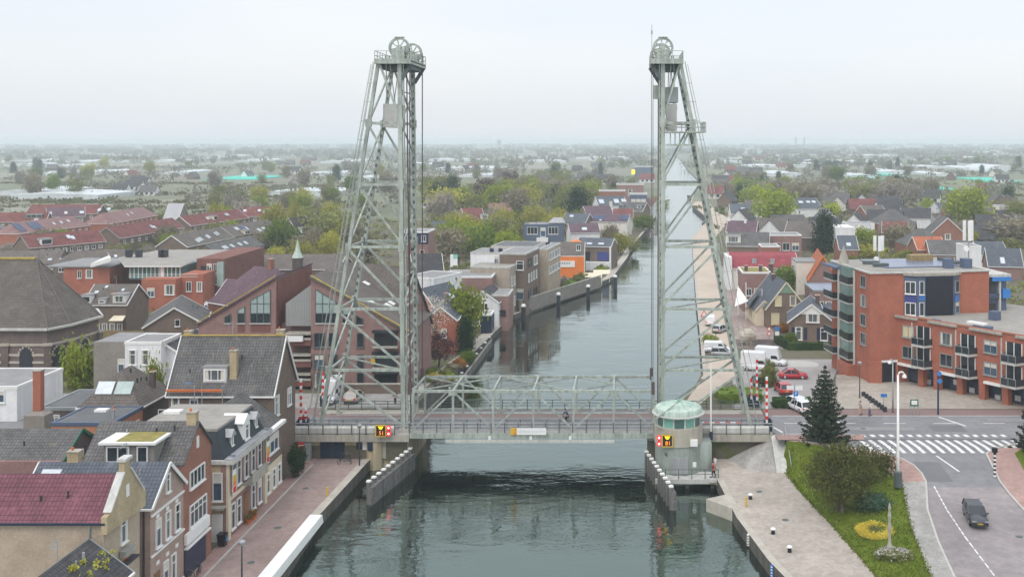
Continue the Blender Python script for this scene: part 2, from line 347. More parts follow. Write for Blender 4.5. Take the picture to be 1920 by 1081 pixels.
# ---------------------------------------------------------------- ground and canal
LEFT = [(50,-29.6),(86,-29.5),(100,-30.4),(118,-29.8),(118.01,-25.6),(129.5,-25.6),(129.51,-27.4),(166,-26.9),(186,-26.4),(216,-24.4),(237,-16.9),(254,-10),(278,-3.7),(321,0),(380,4),(437,9.2),(533,16.8),(844,31),(1578,62),(2790,119),(3200,140)]
RIGHT = [(50,16.5),(70,15.2),(86,13.4),(89.4,12.5),(99.6,10.8),(110.5,9.9),(117,9.6),(117.01,2.6),(129.5,2.6),(129.51,6.5),(151,11.4),(193,13.9),(237,16.2),(307,20.2),(390,25),(451,34),(480,38.4),(567,37.3),(626,39.5),(955,67.8),(1296,78.4),(2016,106),(2790,134),(3200,141)]
def XLc(y): return interp(y, LEFT)
def XRc(y): return interp(y, RIGHT)
def hL(x, y):
    if y < 118.3: return -3.0
    if y < 137: return 0.0-.06
    if y < 178: return lerp(-.06, -3.2, (y-137)/41)
    return interp(y, [(178,-3.2),(400,-3.6),(9000,-4)])
def hR(x, y):
    if y < 112: return -3.4
    if y < 118.3: return -3.3
    if y < 137: return -.06
    return interp(y, [(137,-.06),(172,-2.3),(300,-3.1),(500,-3.5),(9000,-4)])
def zr(y): return -2.9*max(0, min(1, (113-y)/27))          # the side street falls from the crossing to the quay
ROWS = [50,86,100,110,117.9,118,118.25,118.35,124,129.4,129.51,133,137,145,155,166,178,186,200,216,237,254,278,300,321,350,380,410,437,451,480,533,567,626,700,844,955,1100,1296,1578,2016,2790,3200,4000,6000,9000,14000]
OFF = [0,1.2,3,6,10,16,25,40,60,90,140,220,400,800,1600,3000,6000]
def terrain():
    mb = MB(); n = len(OFF)
    for side in (-1, 1):
        vs = []
        for y in ROWS:
            e = XLc(y) if side < 0 else XRc(y); k = max(1, y/2500)
            for o in OFF:
                x = e+side*o*k; z = hL(x, y) if side < 0 else hR(x, y)
                vs.append((x, y, z))
        fs = []; mi = []
        for i in range(len(ROWS)-1):
            for j in range(n-1):
                a = i*n+j; q = (a, a+1, a+n+1, a+n); fs.append(q if side > 0 else q[::-1])
                mi.append(0)
        base = len(mb.v); mb.add(vs, fs)
        e = [(XLc(y) if side < 0 else XRc(y), y) for y in ROWS]      # quay walls down into the water
    for i, f in enumerate(mb.f): mb.m[i] = 1 if mb.v[f[0]][1] > 500 else 0
    return mb
def polder_mat():
    m, t, b = _new('polder'); tc = _n(t, 'TexCoord'); mp = _n(t, 'Mapping'); mp.inputs['Scale'].default_value = (1, .35, 1); mp.inputs['Rotation'].default_value = (0, 0, .25)
    t.links.new(tc.outputs['Object'], mp.inputs[0]); vo = _n(t, 'TexVoronoi', Scale=.012); t.links.new(mp.outputs[0], vo.inputs['Vector'])
    cr = _n(t, 'ValToRGB'); e = cr.color_ramp.elements; e[0].color = (.12, .135, .08, 1); e[1].color = (.27, .25, .21, 1); e.new(.35).color = (.16, .165, .10, 1); e.new(.6).color = (.21, .19, .15, 1); e.new(.8).color = (.15, .175, .09, 1)
    sp = _n(t, 'SeparateColor'); t.links.new(vo.outputs['Color'], sp.inputs[0]); t.links.new(sp.outputs[0], cr.inputs[0])
    out, _ = _vary(t, cr.outputs[0], .3, .03, 6); t.links.new(out, b.inputs['Base Color']); b.inputs['Roughness'].default_value = .95
polder_mat()
struct('ground', terrain(), ['town_ground', 'polder'])
wmb = MB(); wmb.quad((-70, 40, -4.2), (300, 40, -4.2), (300, 3300, -4.2), (-70, 3300, -4.2)); struct('canal_water', wmb, 'water')
def wallstrip(pts, ztop, zbot, th, name, mat, side, lab):
    mb = MB()
    for (ya, xa), (yb, xb) in zip(pts, pts[1:]):
        za, zb = (ztop(xa, ya), ztop(xb, yb))
        a0, a1, b0, b1 = (xa, ya), (xa+side*th, ya), (xb, yb), (xb+side*th, yb)
        mb.add([(a0[0],a0[1],zbot),(b0[0],b0[1],zbot),(b0[0],b0[1],zb+.06),(a0[0],a0[1],za+.06),(a1[0],a1[1],zbot),(b1[0],b1[1],zbot),(b1[0],b1[1],zb+.06),(a1[0],a1[1],za+.06)],
               [(0,1,2,3),(5,4,7,6),(0,3,7,4),(1,5,6,2)]); mb.add([(a0[0],a0[1],za+.06),(b0[0],b0[1],zb+.06),(b1[0],b1[1],zb+.06),(a1[0],a1[1],za+.06)], [(0,1,2,3)], 1)
    o = mb.build(name, [mat, 'coping']); tag(o, lab, 'quay wall'); return o
q = lambda x, y: -3.0
wallstrip([(50,-29.6),(86,-29.5),(100,-30.4),(117.9,-29.8)], q, -6, -.9, 'quay_wall', 'quay_wall', 1, 'dark quay wall with pale coping below the pink brick street')
bl = [(y, x) for y, x in LEFT if y > 129.5 and y < 700]
wallstrip(bl, lambda x, y: max(-3.2, hL(x, y)) if y < 1e9 else 0, -6, -.8, 'bank_wall', 'quay_wall', 1, 'low curving bank wall along the gardens and houses beyond the bridge')
wallstrip([(50,16.5),(70,15.2),(86,13.4),(89.4,12.5),(99.6,10.8),(110.5,9.9),(116.9,9.6)], q, -6, .7, 'quay_wall', 'quay_wall', 1, 'stone quay wall with pale coping in front of the paver quay')
wallstrip([(y, x) for y, x in RIGHT if y > 129.5 and y < 1000], lambda x, y: hR(x, y), -6, .6, 'bank_wall', 'quay_wall', 1, 'straight bank wall beside the beige towpath beyond the bridge')

def strip(name, rows, mat, nx=6, lift=0.0, kind='structure', skirt=0):   # rows: (Y, x0, x1, z0, z1)
    mb = MB(); vs = []
    for y, x0, x1, z0, z1 in rows: vs += [(lerp(x0, x1, j/nx), y, lerp(z0, z1, j/nx)+lift) for j in range(nx+1)]
    n = nx+1; mb.add(vs, [(i*n+j, i*n+j+1, (i+1)*n+j+1, (i+1)*n+j) for i in range(len(rows)-1) for j in range(nx)])
    if skirt:
        for c in (0, nx):
            for i in range(len(rows)-1):
                a, b = vs[i*n+c], vs[(i+1)*n+c]; mb.quad(a, b, (b[0], b[1], b[2]-skirt), (a[0], a[1], a[2]-skirt))
    return struct(name, mb, mat, kind=kind)
# the street along the left quay
strip('street', [(y, -37.4, interp(y, [(50,-30.5),(86,-30.4),(100,-31.3),(117.9,-30.7)]), -2.99, -2.99) for y in (50,86,100,110,117.9)], 'street_brick')
strip('footpath', [(y, -37.4, -36.0, -2.93, -2.93) for y in (50,118)], 'footway_brick', skirt=.1)
mb = MB(); mb.box(-36.0, -35.8, 50, 116, -3.05, -2.925); struct('kerb', mb, 'kerb')
# right: quay, lawn, footway, side street
QL = [(50,17.2),(70,15.9),(86,14.1),(89.4,13.2),(99.6,11.5),(110.5,10.6),(118,10.3)]
GL = [(50,21.6),(86.7,21.2),(97.5,19.8),(107.2,18.3),(114.1,17.7),(118,17.4)]
GU = [(86,25.8),(93.7,26.4),(98,27.1),(104,28.2),(109.7,26.3),(112.5,22.8),(115,18.2)]
SU = [(50,27.2),(86,27.8),(91.5,28.2),(98,29.1),(105,31),(109,30.5),(111.5,27.9),(113.5,22),(115.6,18.6)]
RU = [(50,38.6),(86,38.6),(98.4,38.4),(103,38.2),(111,39.4),(113,41.5),(114.6,47),(115.4,75)]
ys = [50,60,70,78,84,86,89.4,92,95,98,101,104,106,108,109.7,111,112.5,113.5,114.4,115]
strip('quay_paving', [(y, interp(y, QL), interp(y, GL), -2.995, -2.995) for y in (50,70,86,89.4,99.6,107,110.5,114,118)], 'quay_pavers')
def gz(x, y):
    a, b = interp(y, GL), interp(y, GU); t = max(0, min(1, (x-a)/max(.1, b-a))); return lerp(-2.97, zr(y)+.02, t**.8)
mbg = MB(); n = 9; vs = []
for y in [78, 84, 86.2]+[v for v in ys if v > 86.5]:
    a, b = interp(y, GL), max(interp(y, GL)+.2, interp(y, GU)); vs += [(lerp(a, b, j/8), y, gz(lerp(a, b, j/8), y)) for j in range(9)]
mbg.add(vs, [(i*n+j, i*n+j+1, (i+1)*n+j+1, (i+1)*n+j) for i in range(len(vs)//n-1) for j in range(8)]); struct('lawn', mbg, 'lawn', kind='structure')
strip('pavement', [(y, interp(y, GU) if y > 86 else lerp(22, 25.8, (y-50)/36), interp(y, SU), zr(y)+.035, zr(y)+.035) for y in ys], 'grey_pavers', skirt=.12)
strip('cycle_path', [(y, interp(y, GU), interp(y, SU), zr(y)+.04, zr(y)+.04) for y in ys if y >= 103], 'footway_brick', skirt=.12)
strip('road', [(y, interp(y, SU)+.0, interp(y, RU), zr(y)-.08, zr(y)-.08) for y in [v for v in ys if v < 103]+[103]], 'mauve_pavers', 10)
strip('road', [(y, interp(y, SU), interp(y, RU), zr(y)-.076, zr(y)-.076) for y in [103, 104, 106, 108, 109.7, 111, 112.5, 113.5, 115, 115.6]], 'asphalt', 10)
for nm, pts, o in (('kerb', SU, 0), ('kerb', RU, 0)):
    mb = MB()
    for a, b in zip(ys, ys[1:]): mb.bar((interp(a, pts), a, zr(a)-.02), (interp(b, pts), b, zr(b)-.02), .2, .14)
    struct(nm, mb, 'kerb')
strip('pavement', [(y, interp(y, RU), interp(y, RU)+3.1, zr(y)+.03, zr(y)+.03) for y in ys if y < 113.4], 'footway_brick', skirt=.12)
strip('lawn', [(y, interp(y, RU)+3.1, interp(y, RU)+40, zr(y)+.04, zr(y)+.04) for y in ys if y < 113.4], 'lawn', skirt=.12)
# main road over the bridge and the plaza
strip('road', [(y, 17.2, 300, -.02, -.02) for y in (115.6, 117.6, 125.6)], 'asphalt', 4)
strip('cycle_path', [(y, 17.2, 300, -.012, -.012) for y in (125.6, 128.6)], 'asphalt_red', 4)
strip('footpath', [(115.2, 17.2, 27, .05, .05), (117.2, 17.2, 27.5, .05, .05)], 'footway_brick', 2, skirt=.15)
strip('plaza_paving', [(y, interp(y, [(128.6,24),(136,26),(146,31)]), 90, .03+(y > 140)*-.3-(y > 146)*.3, .03+(y > 140)*-.3-(y > 146)*.3) for y in (128.6, 136, 143, 150)], 'plaza_pavers', 6)
strip('road', [(y, -120, -38.6, -.02, -.02) for y in (118.4, 126)], 'asphalt', 3)
strip('cycle_path', [(y, -120, -38.6, -.012, -.012) for y in (126, 129)], 'asphalt_red', 3)
strip('pavement', [(y, -120, -27.6, .02, .02) for y in (129, 136.5)], 'grey_pavers', 4)
strip('car_park', [(y, interp(y, [(129,13.5),(172,18)]), interp(y, [(129,24),(150,31),(172,36)]), hR(0, y)+.03, hR(0, y)+.03) for y in (129, 137, 145, 155, 163, 172, 186)], 'car_park', 4)
strip('towpath', [(y, XRc(y)+.6, XRc(y)+interp(y, [(130,2.5),(151,5.5),(237,6.5),(390,9),(500,11)]), hR(0, y)+.04, hR(0, y)+.04) for y in (131, 137, 145, 151, 165, 172, 193, 237, 307, 390, 451, 480, 567, 626)], 'towpath', 2)
strip('street', [(y, XRc(y)+6, XRc(y)+14, hR(0, y)+.03, hR(0, y)+.03) for y in (172, 193, 237, 300)], 'street_brick', 2)
strip('path', [(y, XLc(y)-2.2, XLc(y)-.8, hL(0, y)+.05, hL(0, y)+.05) for y in (137, 145, 155, 166, 178, 186, 216, 237, 254, 278, 321, 380)], 'coping', 2)
def line(pts, w, name='road_marking', mat='road_paint', dz=.008):
    mb = MB()
    for a, b in pts:
        a, b = Vector(a), Vector(b); d = (b-a); d.z = 0; r = Vector((d.y, -d.x, 0)).normalized()*w/2; u = Vector((0, 0, dz)); mb.quad(a-r+u, a+r+u, b+r+u, b-r+u)
    return struct(name, mb, mat)
zz = lambda x, y: Vector((x, y, zr(y)-.07))
line([(zz(26.6+i*1.08+(115.5-ya)*.17, ya), zz(26.6+i*1.08+(115.5-yb)*.17, yb)) for i in range(17) for k, (ya, yb) in enumerate(((115.5, 114.2), (114.2, 113.0), (113.0, 111.3)))], .47, 'road_marking')
line([((26.2+i*1.08, 117.5, -.02), (26.3+i*1.08, 116.6, -.02)) for i in range(17)], .52)
pl = [(31.3,103.2),(31.0,98),(31.0,93),(31.3,86),(31.6,78)]
line([(zz(lerp(a[0], b[0], k/6), lerp(a[1], b[1], k/6)), zz(lerp(a[0], b[0], (k+.8)/6), lerp(a[1], b[1], (k+.8)/6))) for a, b in zip(pl, pl[1:]) for k in range(6)], .14)
line([(zz(33.8, 110.6), zz(35.0, 106.6))], .22)
line([((x, 122.2, -.02), (x+2.6, 122.2, -.02)) for x in range(19, 80, 6)], .16)
line([((18, 125.5, -.02), (80, 125.5, -.02)), ((18, 117.75, -.02), (26, 117.75, -.02)), ((-36, 125.8, .02), (-26.5, 125.8, .02))], .14)
line([((18.2, 118.4, -.02), (16.9, 122, -.02)), ((38.5, 125, -.02), (40.5, 121, -.02)), ((25, 124, -.02), (26.2, 121.6, -.02))], .3)
mb = MB(); mb.lathe([(2.9, 0), (2.9, .12), (0, .14)], 24, (27.6, 161, hR(0, 161)+.03)); struct('kerb', mb, 'kerb')

for nm, mt, rs in (('road_patch', 'asphalt_old', [(22, 34, 119.3, 120.6), (44, 70, 123, 124.6), (-60, -44, 121, 122.5)]), ('road_patch', 'asphalt_new', [(30.8, 33.6, 104.2, 109), (36, 40, 118.6, 121.4), (52, 58, 118, 121)])):
    mb = MB()
    for x0, x1, y0, y1 in rs:
        z0, z1 = (-.014, -.014) if y0 > 115 else (zr(y0)-.07, zr(y1)-.07); mb.quad((x0, y0, z0), (x1, y0, z0), (x1, y1, z1), (x0, y1, z1))
    struct(nm, mb, mt)
for x, y, z in ((33.5, 100, zr(100)-.074), (36, 93, zr(93)-.074), (-33.4, 97, -2.984), (-34.2, 108, -2.984), (-33, 89, -2.984), (28, 120, -.012), (15.5, 99, -2.99), (14, 107, -2.99)):
    mb = MB(); mb.lathe([(.34, 0), (.34, .008), (0, .009)], 16); struct('drain_cover', mb, 'bridge_dark').location = (x, y, z)
# ---------------------------------------------------------------- windows and houses
WC = {}
def win_mesh(w, h, nx=2, ny=1, fm='white_paint', gm='window_glass', d=.12, sill=True, arch=False):
    k = (round(w, 2), round(h, 2), nx, ny, fm, gm, sill, arch)
    if k in WC: return WC[k]
    mb = MB(); f = min(.1, w*.09); x0, x1, z0, z1 = -w/2, w/2, -h/2, h/2
    mb.box(x0, x0+f, -d, .02, z0, z1); mb.box(x1-f, x1, -d, .02, z0, z1); mb.box(x0+f, x1-f, -d, .02, z0, z0+f); mb.box(x0+f, x1-f, -d, .02, z1-f, z1)
    for i in range(1, nx):
        x = lerp(x0, x1, i/nx); mb.box(x-f*.4, x+f*.4, -d*.8, .0, z0+f, z1-f)
    for j in range(1, ny):
        z = lerp(z0, z1, .68 if ny == 2 else j/ny); mb.box(x0+f, x1-f, -d*.7, .0, z-f*.4, z+f*.4)
    if sill: mb.box(x0-.08, x1+.08, -d-.09, -.001, z0-.09, z0-.002)
    mb.quad((x0+f*.5, -.035, z0+f*.5), (x1-f*.5, -.035, z0+f*.5), (x1-f*.5, -.035, z1-f*.5), (x0+f*.5, -.035, z1-f*.5), mi=1)
    if gm == 'window_grey':
        for s_ in (-1, 1): mb.quad((s_*(x1-f), -.045, z0+f), (s_*(x1-f-w*.17), -.045, z0+f), (s_*(x1-f-w*.15), -.045, z1-f), (s_*(x1-f), -.045, z1-f), mi=2)
    if gm == 'window_blue': mb.quad((x0+f, -.045, lerp(z0, z1, .62)), (x1-f, -.045, lerp(z0, z1, .62)), (x1-f, -.045, z1-f), (x0+f, -.045, z1-f), mi=2)
    WC[k] = mb.mesh('window', [fm, gm, 'curtain']); return WC[k]
def win(par, x, y, z, rz=0, w=1.1, h=1.5, nx=2, ny=1, fm='white_paint', gm='window_glass', name='window', **k):
    if gm == 'window_glass': gm = VAR.choice(('window_glass', 'window_glass', 'window_glass', 'window_grey', 'window_grey', 'window_blue'))
    return link(name, win_mesh(w, h, nx, ny, fm, gm, **k), par, (x, y, z), rz)
VAR = random.Random(77)
def face_xy(face, L_, Wd, t):                 # t runs left to right as seen from outside
    if face == 'f': return t, -Wd/2-.01, 0
    if face == 'r': return L_/2+.01, t, PI/2
    if face == 'l': return -L_/2-.01, -t, -PI/2
    return -t, Wd/2+.01, PI
def house(name, label, short, p1, p2, Wd, eave, base, wall='brick_brown', roof='tile_grey', kind='gable', wins=(), sky=(), dorm=(), chim=(), trim=None, panels=(), rows=(), ridge_z=None,
          over=.3, hipi=None, cat='house', group=None, gut='white_paint', asym=0, doors=(), break_=None, verge=True, one=False):
    """gable/hip/gambrel/flat house from its ridge line p1-p2; local x runs along the ridge, -y faces the camera"""
    p1, p2 = Vector(p1), Vector(p2); zrg = p1.z if ridge_z is None else ridge_z
    d = p2-p1; d.z = 0; Ln = d.length; ang = math.atan2(d.y, d.x); c = (p1+p2)/2
    if kind == 'hip':
        hi = Wd/2 if hipi is None else hipi; Ln += 2*hi
    t = thing(name, label, cat, (c.x, c.y, base), ang, group)
    if short: mark(short, c.x, c.y)
    ez, hz = eave-base, zrg-base; h2 = Wd/2; l2 = Ln/2
    wb = MB(); rb = MB(); rb_mats = [roof]
    if kind == 'flat':
        wb.box(-l2, l2, -h2, h2, -1, hz); rb.box(-l2+.15, l2-.15, -h2+.15, h2-.15, hz, hz+.06)
        tb = MB(); k = .22
        for a in ((-l2-.06, l2+.06, -h2-.06, -h2+k), (-l2-.06, l2+.06, h2-k, h2+.06), (-l2-.06, -l2+k, -h2+k, h2-k), (l2-k, l2+.06, -h2+k, h2-k)): tb.box(a[0], a[1], a[2], a[3], hz-.22, hz+.16)
        if trim: tb.build('roof_edge', trim, t)
    else:
        pr = [(-l2, -h2, -1), (-l2, -h2, ez), (-l2, asym, hz-.05), (-l2, h2, ez), (-l2, h2, -1)]
        if kind == 'gable': wb.extr(pr, (Ln, 0, 0))
        elif kind == 'gambrel':
            bz, by = break_; pr = [(-l2, -h2, -1), (-l2, -h2, ez), (-l2, -by, bz-base-.05), (-l2, asym, hz-.05), (-l2, by, bz-base-.05), (-l2, h2, ez), (-l2, h2, -1)]; wb.extr(pr, (Ln, 0, 0))
        else: wb.box(-l2, l2, -h2, h2, -1, ez-.02)
        sl = (hz-ez)/h2; o = over; zo = ez-sl*o*.6; yo = h2+o*.6
        if kind == 'hip':
            hi = Wd/2 if hipi is None else hipi; lo = l2+o*.6; rl = l2-hi
            v = [(-lo,-yo,zo),(lo,-yo,zo),(lo,yo,zo),(-lo,yo,zo),(-rl,asym,hz),(rl,asym,hz)]
            rb.add(v, [(0,1,5,4),(1,2,5),(2,3,4,5),(3,0,4),(3,2,1,0)])
            if trim:
                tb = MB()
                for a, b in ((0,1),(1,2),(2,3),(3,0)): tb.bar(Vector(v[a])-Vector((0,0,.09)), Vector(v[b])-Vector((0,0,.09)), .2, .16)
                tb.build('gutter', trim, t)
        else:
            lo = l2+(.22 if verge else 0); th = .14
            segs = [(-yo, zo), (asym, hz), (yo, zo)] if kind == 'gable' else [(-yo, zo), (-break_[1], break_[0]-base), (asym, hz), (break_[1], break_[0]-base), (yo, zo)]
            for (ya, za), (yb, zb) in zip(segs, segs[1:]):
                rb.add([(-lo,ya,za),(lo,ya,za),(lo,yb,zb),(-lo,yb,zb),(-lo,ya,za-th),(lo,ya,za-th),(lo,yb,zb-th),(-lo,yb,zb-th)], [(0,1,2,3),(7,6,5,4),(0,4,5,1),(1,5,6,2),(3,2,6,7),(0,3,7,4)])
            if trim:
                for s in (-1, 1):
                    tb = MB()
                    for (ya, za), (yb, zb) in zip(segs, segs[1:]): tb.bar((s*(lo+.03), ya, za-.1), (s*(lo+.03), yb, zb-.1), .09, .26)
                    tb.build('bargeboard', trim, t)
                gb = MB(); gb.box(-lo, lo, -yo-.14, -yo-.002, zo-.14, zo+.0); gb.build('gutter', gut, t)
    wb.build('wall', wall, t); r = rb.build('roof', rb_mats, t)
    def slope(tx, s, lift=.03):               # a point on the front slope, s from eave (0) to ridge (1)
        return Vector((tx, lerp(-h2, asym, s), lerp(ez, hz, s)+lift))
    if kind in ('gable', 'hip'):
        pit = math.atan2(hz-ez, h2+asym)
        for sk in sky:
            tx, s = sk[0], sk[1]; w, h = (sk[2], sk[3]) if len(sk) > 3 else (.8, 1.1)
            sb = MB(); sb.box(-w/2, w/2, -h/2, h/2, -.05, .05); sb.box(-w/2+.07, w/2-.07, -h/2+.07, h/2-.07, .05, .065, 1)
            k = sb.build('skylight', ['grey_metal', sk[4] if len(sk) > 4 else 'skylight_glass'], t, slope(tx, s)); k.rotation_euler = (pit, 0, 0)
        for tx, s, w, h in panels:
            sb = MB(); nn = max(1, round(w/1.0))
            for i in range(nn): sb.box(-w/2+i*w/nn+.02, -w/2+(i+1)*w/nn-.02, -h/2, h/2, .0, .07)
            k = sb.build('solar_panel', 'solar', t, slope(tx, s, .07)); k.rotation_euler = (pit, 0, 0)
        for dm in dorm:
            tx, s, w, h = dm[:4]; fm, nx = (dm[4] if len(dm) > 4 else 'white_paint'), (dm[5] if len(dm) > 5 else 2)
            pnt = slope(tx, s, 0); dep = h/max(.25, math.tan(pit))+.3; db = MB()
            db.box(-w/2, w/2, 0, dep, -.1, h); db.box(-w/2-.15, w/2+.15, -.15, dep, h, h+.14, 1)
            dd = db.build('dormer', [fm, 'felt_grey' if len(dm) < 7 else dm[6]], t, pnt); win(dd, 0, -.01, h*.5, 0, w-.25, h-.35, nx, 1, sill=False)
    for ch in chim:
        tx, ty, h = ch[:3]; cm = ch[3] if len(ch) > 3 else wall; cw = ch[4] if len(ch) > 4 else .6; zb = hz-abs(ty-asym)*(hz-ez)/h2 if kind != 'flat' else hz
        cb = MB(); cb.box(-cw/2, cw/2, -cw*.4, cw*.4, -.6, h); cb.box(-cw/2-.06, cw/2+.06, -cw*.4-.06, cw*.4+.06, h, h+.1, 1)
        cb.lathe([(.1, h+.1), (.1, h+.35), (.0, h+.35)], 8, (-cw*.2, 0, 0), 2); cb.build('chimney', [cm, 'concrete', 'terracotta'], t, (tx, ty, zb))
    if kind in ('gable', 'hip') and c.y < 330 and Ln > 7:
        for _ in range(2 if c.y > 160 else 4):
            s_ = VAR.uniform(.3, .85); v_ = slope(VAR.uniform(-.36, .36)*(Ln if kind == 'gable' else Ln*.5), s_, 0); vb = MB(); k_ = VAR.uniform(.25, .5); vb.tube([(v_.x, v_.y, v_.z-.1), (v_.x, v_.y, v_.z+k_)], VAR.uniform(.06, .09), 7); vb.build('vent_pipe', VAR.choice(('dark_metal', 'zinc', 'dark_metal')), t)
        if VAR.random() < .6: x_ = VAR.uniform(-.3, .3)*Ln*.6; ab = MB(); ab.bar((x_, asym, hz-.1), (x_, asym, hz+1.5), .05); [ab.bar((x_-.45+.1*j, asym-.3, hz+1.1+.12*j), (x_-.45+.1*j, asym+.3, hz+1.1+.12*j), .035) for j in range(4)]; ab.build('aerial', 'grey_metal', t)
    for w in wins:                            # (face, t, z above base, w, h[, nx, ny, frame, glass])
        x, y, a = face_xy(w[0], Ln, Wd, w[1]); win(t, x, y, w[2], a, *w[3:])
    for face, n, z, w, h, *r_ in rows:
        span = (Ln if face in 'fb' else Wd)-.9
        for i in range(n):
            x, y, a = face_xy(face, Ln, Wd, (i+.5)/n*span-span/2); win(t, x, y, z, a, w, h, *r_)
    for face, tt, w, h, m in doors:
        x, y, a = face_xy(face, Ln, Wd, tt); db = MB(); db.box(-w/2, w/2, -.06, .02, 0, h); db.box(-w/2-.1, w/2+.1, -.05, .02, h, h+.1, 1)
        db.build('door', [m, 'white_paint'], t, (x, y, 0), a)
    return t
def lamp_(name, label, x, y, z0, h, mat='dark_metal', arm=None, r=.07, cat='street lamp', base=None, group=None):
    t = thing(name, label, cat, (x, y, z0), 0, group); mb = MB(); mb.tube([(0,0,0),(0,0,h*.3),(0,0,h)], [r*1.3, r, r*.7], 10); mb.build('pole', mat, t, smooth=True)
    if base: bb = MB(); bb.lathe([(r*3, 0), (r*3, 1.5), (r*1.6, 1.6), (0, 1.6)], 12); bb.build('base', base, t)
    if arm:
        ab = MB(); ab.tube([(0,0,h-.02),(arm*.25,0,h+.28),(arm*.7,0,h+.3),(arm,0,h+.1)], r*.6, 8); ab.build('arm', mat, t, smooth=True)
        hb = MB(); hb.lathe([(0,.12),(.16,.05),(.24,-.22),(.2,-.3),(0,-.33)], 14, (arm,0,h)); hb.build('lamp_head', 'white_paint', t)
    else:
        hb = MB(); hb.lathe([(0,.5),(.28,.36),(.3,.3),(.16,0),(0,-.02)], 14, (0,0,h)); hb.build('lamp_head', 'white_paint' if mat != 'dark_metal' else 'zinc', t)
    return t

# ---------------------------------------------------------------- trees
def crown(seed, n_cl, per, shape, leaf, elong=1.0, droop=0.0, spread=.16):
    """leaf faces gathered in clumps through the crown's volume; shape(rng) -> unit-crown point, unit size"""
    rng = np.random.default_rng(seed); V = []
    for _ in range(n_cl):
        c = np.array(shape(rng)); r = spread*rng.uniform(.55, 1.25)
        q = rng.normal(size=(per, 3))*r*np.array([1, 1, .7])+c
        a = rng.normal(size=(per, 3)); a[:, 2] -= droop; a /= np.linalg.norm(a, axis=1)[:, None]
        b = np.cross(a, rng.normal(size=(per, 3))); b /= np.linalg.norm(b, axis=1)[:, None]
        s = leaf*rng.uniform(.6, 1.3, size=(per, 1)); e = elong
        V.append(np.stack([q-a*s*e, q+b*s*.55, q+a*s*e, q-b*s*.55], 1))
    return np.concatenate(V).reshape(-1, 3)
def crown_obj_mesh(name, V, mat):
    me = bpy.data.meshes.new(name); n = len(V)//4
    me.from_pydata(V.tolist(), [], [(4*i, 4*i+1, 4*i+2, 4*i+3) for i in range(n)]); me.materials.append(M(mat)); return me
def ball(rng, top=1.0, lo=.28, r=.5):
    while True:
        p = rng.uniform(-1, 1, 3)
        d = np.linalg.norm(p)
        if .35 < d < 1: break
    p *= np.array([r, r, (top-lo)/2]); p[2] += (top+lo)/2; return p*np.array([1+.0*p[2], 1, 1])
def upright(rng):                              # a vase: fine branches reaching up
    z = rng.uniform(.22, 1); w = .12+.40*math.sin(min(1, (z-.12)/.75)*PI*.72); a = rng.uniform(0, 2*PI); r = w*math.sqrt(rng.uniform(.15, 1)); return [r*math.cos(a), r*math.sin(a), z]
def cone(rng, r=.26):
    z = rng.uniform(.05, 1); a = rng.uniform(0, 2*PI); k = (1-z)**.8*r*math.sqrt(rng.uniform(.4, 1)); return [k*math.cos(a), k*math.sin(a), z]
def column(rng): 
    z = rng.uniform(.03, 1); a = rng.uniform(0, 2*PI); k = .24*(1-abs(z*1.7-.75)**2.4*.85 if z > .44 else 1)*math.sqrt(rng.uniform(.4, 1)); return [max(.02, k)*math.cos(a), max(.02, k)*math.sin(a), z]
def trunk_mesh(seed, limbs=6, top=.8, r=.028, mat='bark', spread=.32, twigs=0):
    rng = random.Random(seed); mb = MB(); mb.tube([(0,0,-.03),(.005,0,.15),(.01,.01,.4),(0,.015,top)], [r*1.25, r, r*.7, r*.2], 7)
    for i in range(limbs):
        z = rng.uniform(.2, .6); a = rng.uniform(0, 2*PI); l = spread*rng.uniform(.6, 1.1); e = (math.cos(a)*l, math.sin(a)*l, min(.95, z+l*rng.uniform(.5, 1.1)))
        m = (e[0]*.45, e[1]*.45, z+(e[2]-z)*.35); mb.tube([(0,0,z), m, e], [r*.5, r*.34, r*.12], 5)
        for j in range(twigs):
            k = rng.uniform(.3, 1); s = [lerp(m[q], e[q], k) for q in range(3)]; a2 = a+rng.uniform(-1.2, 1.2); l2 = spread*rng.uniform(.25, .5)
            mb.tube([s, (s[0]+math.cos(a2)*l2, s[1]+math.sin(a2)*l2, min(1, s[2]+l2*rng.uniform(.3, 1.2)))], [r*.16, r*.05], 4)
    return mb.mesh('trunk', mat, uv=False)
plain('bark', (.14, .115, .09), .9, .25, 2); plain('bark_pale', (.30, .27, .22), .9, .2, 2)
leafy('leaf_green', (.055, .085, .018), (.115, .155, .03)); leafy('leaf_spring', (.10, .13, .02), (.19, .215, .04)); leafy('leaf_yellow', (.17, .165, .035), (.26, .25, .06)); leafy('leaf_lime', (.26, .30, .02), (.36, .40, .04))
leafy('leaf_olive', (.088, .096, .034), (.155, .165, .058)); leafy('leaf_dark', (.012, .032, .014), (.034, .062, .024)); leafy('leaf_brown', (.115, .10, .07), (.18, .165, .115)); leafy('leaf_purple', (.05, .022, .028), (.10, .05, .055))
leafy('leaf_bronze', (.042, .05, .015), (.13, .135, .042), .8); leafy('leaf_rust', (.22, .10, .03), (.32, .17, .06)); leafy('blossom', (.50, .45, .38), (.66, .62, .55), .9); leafy('leaf_spruce', (.016, .028, .018), (.045, .06, .032), .5, .1)
leafy('leaf_ivy', (.018, .04, .012), (.05, .085, .025)); leafy('flower_yellow', (.52, .42, .08), (.68, .58, .16)); leafy('flower_white', (.45, .44, .40), (.68, .66, .62), 2); leafy('leaf_grey', (.14, .125, .105), (.21, .195, .165))
leafy('leaf_blue', (.04, .085, .055), (.085, .14, .09))
SPEC = {}
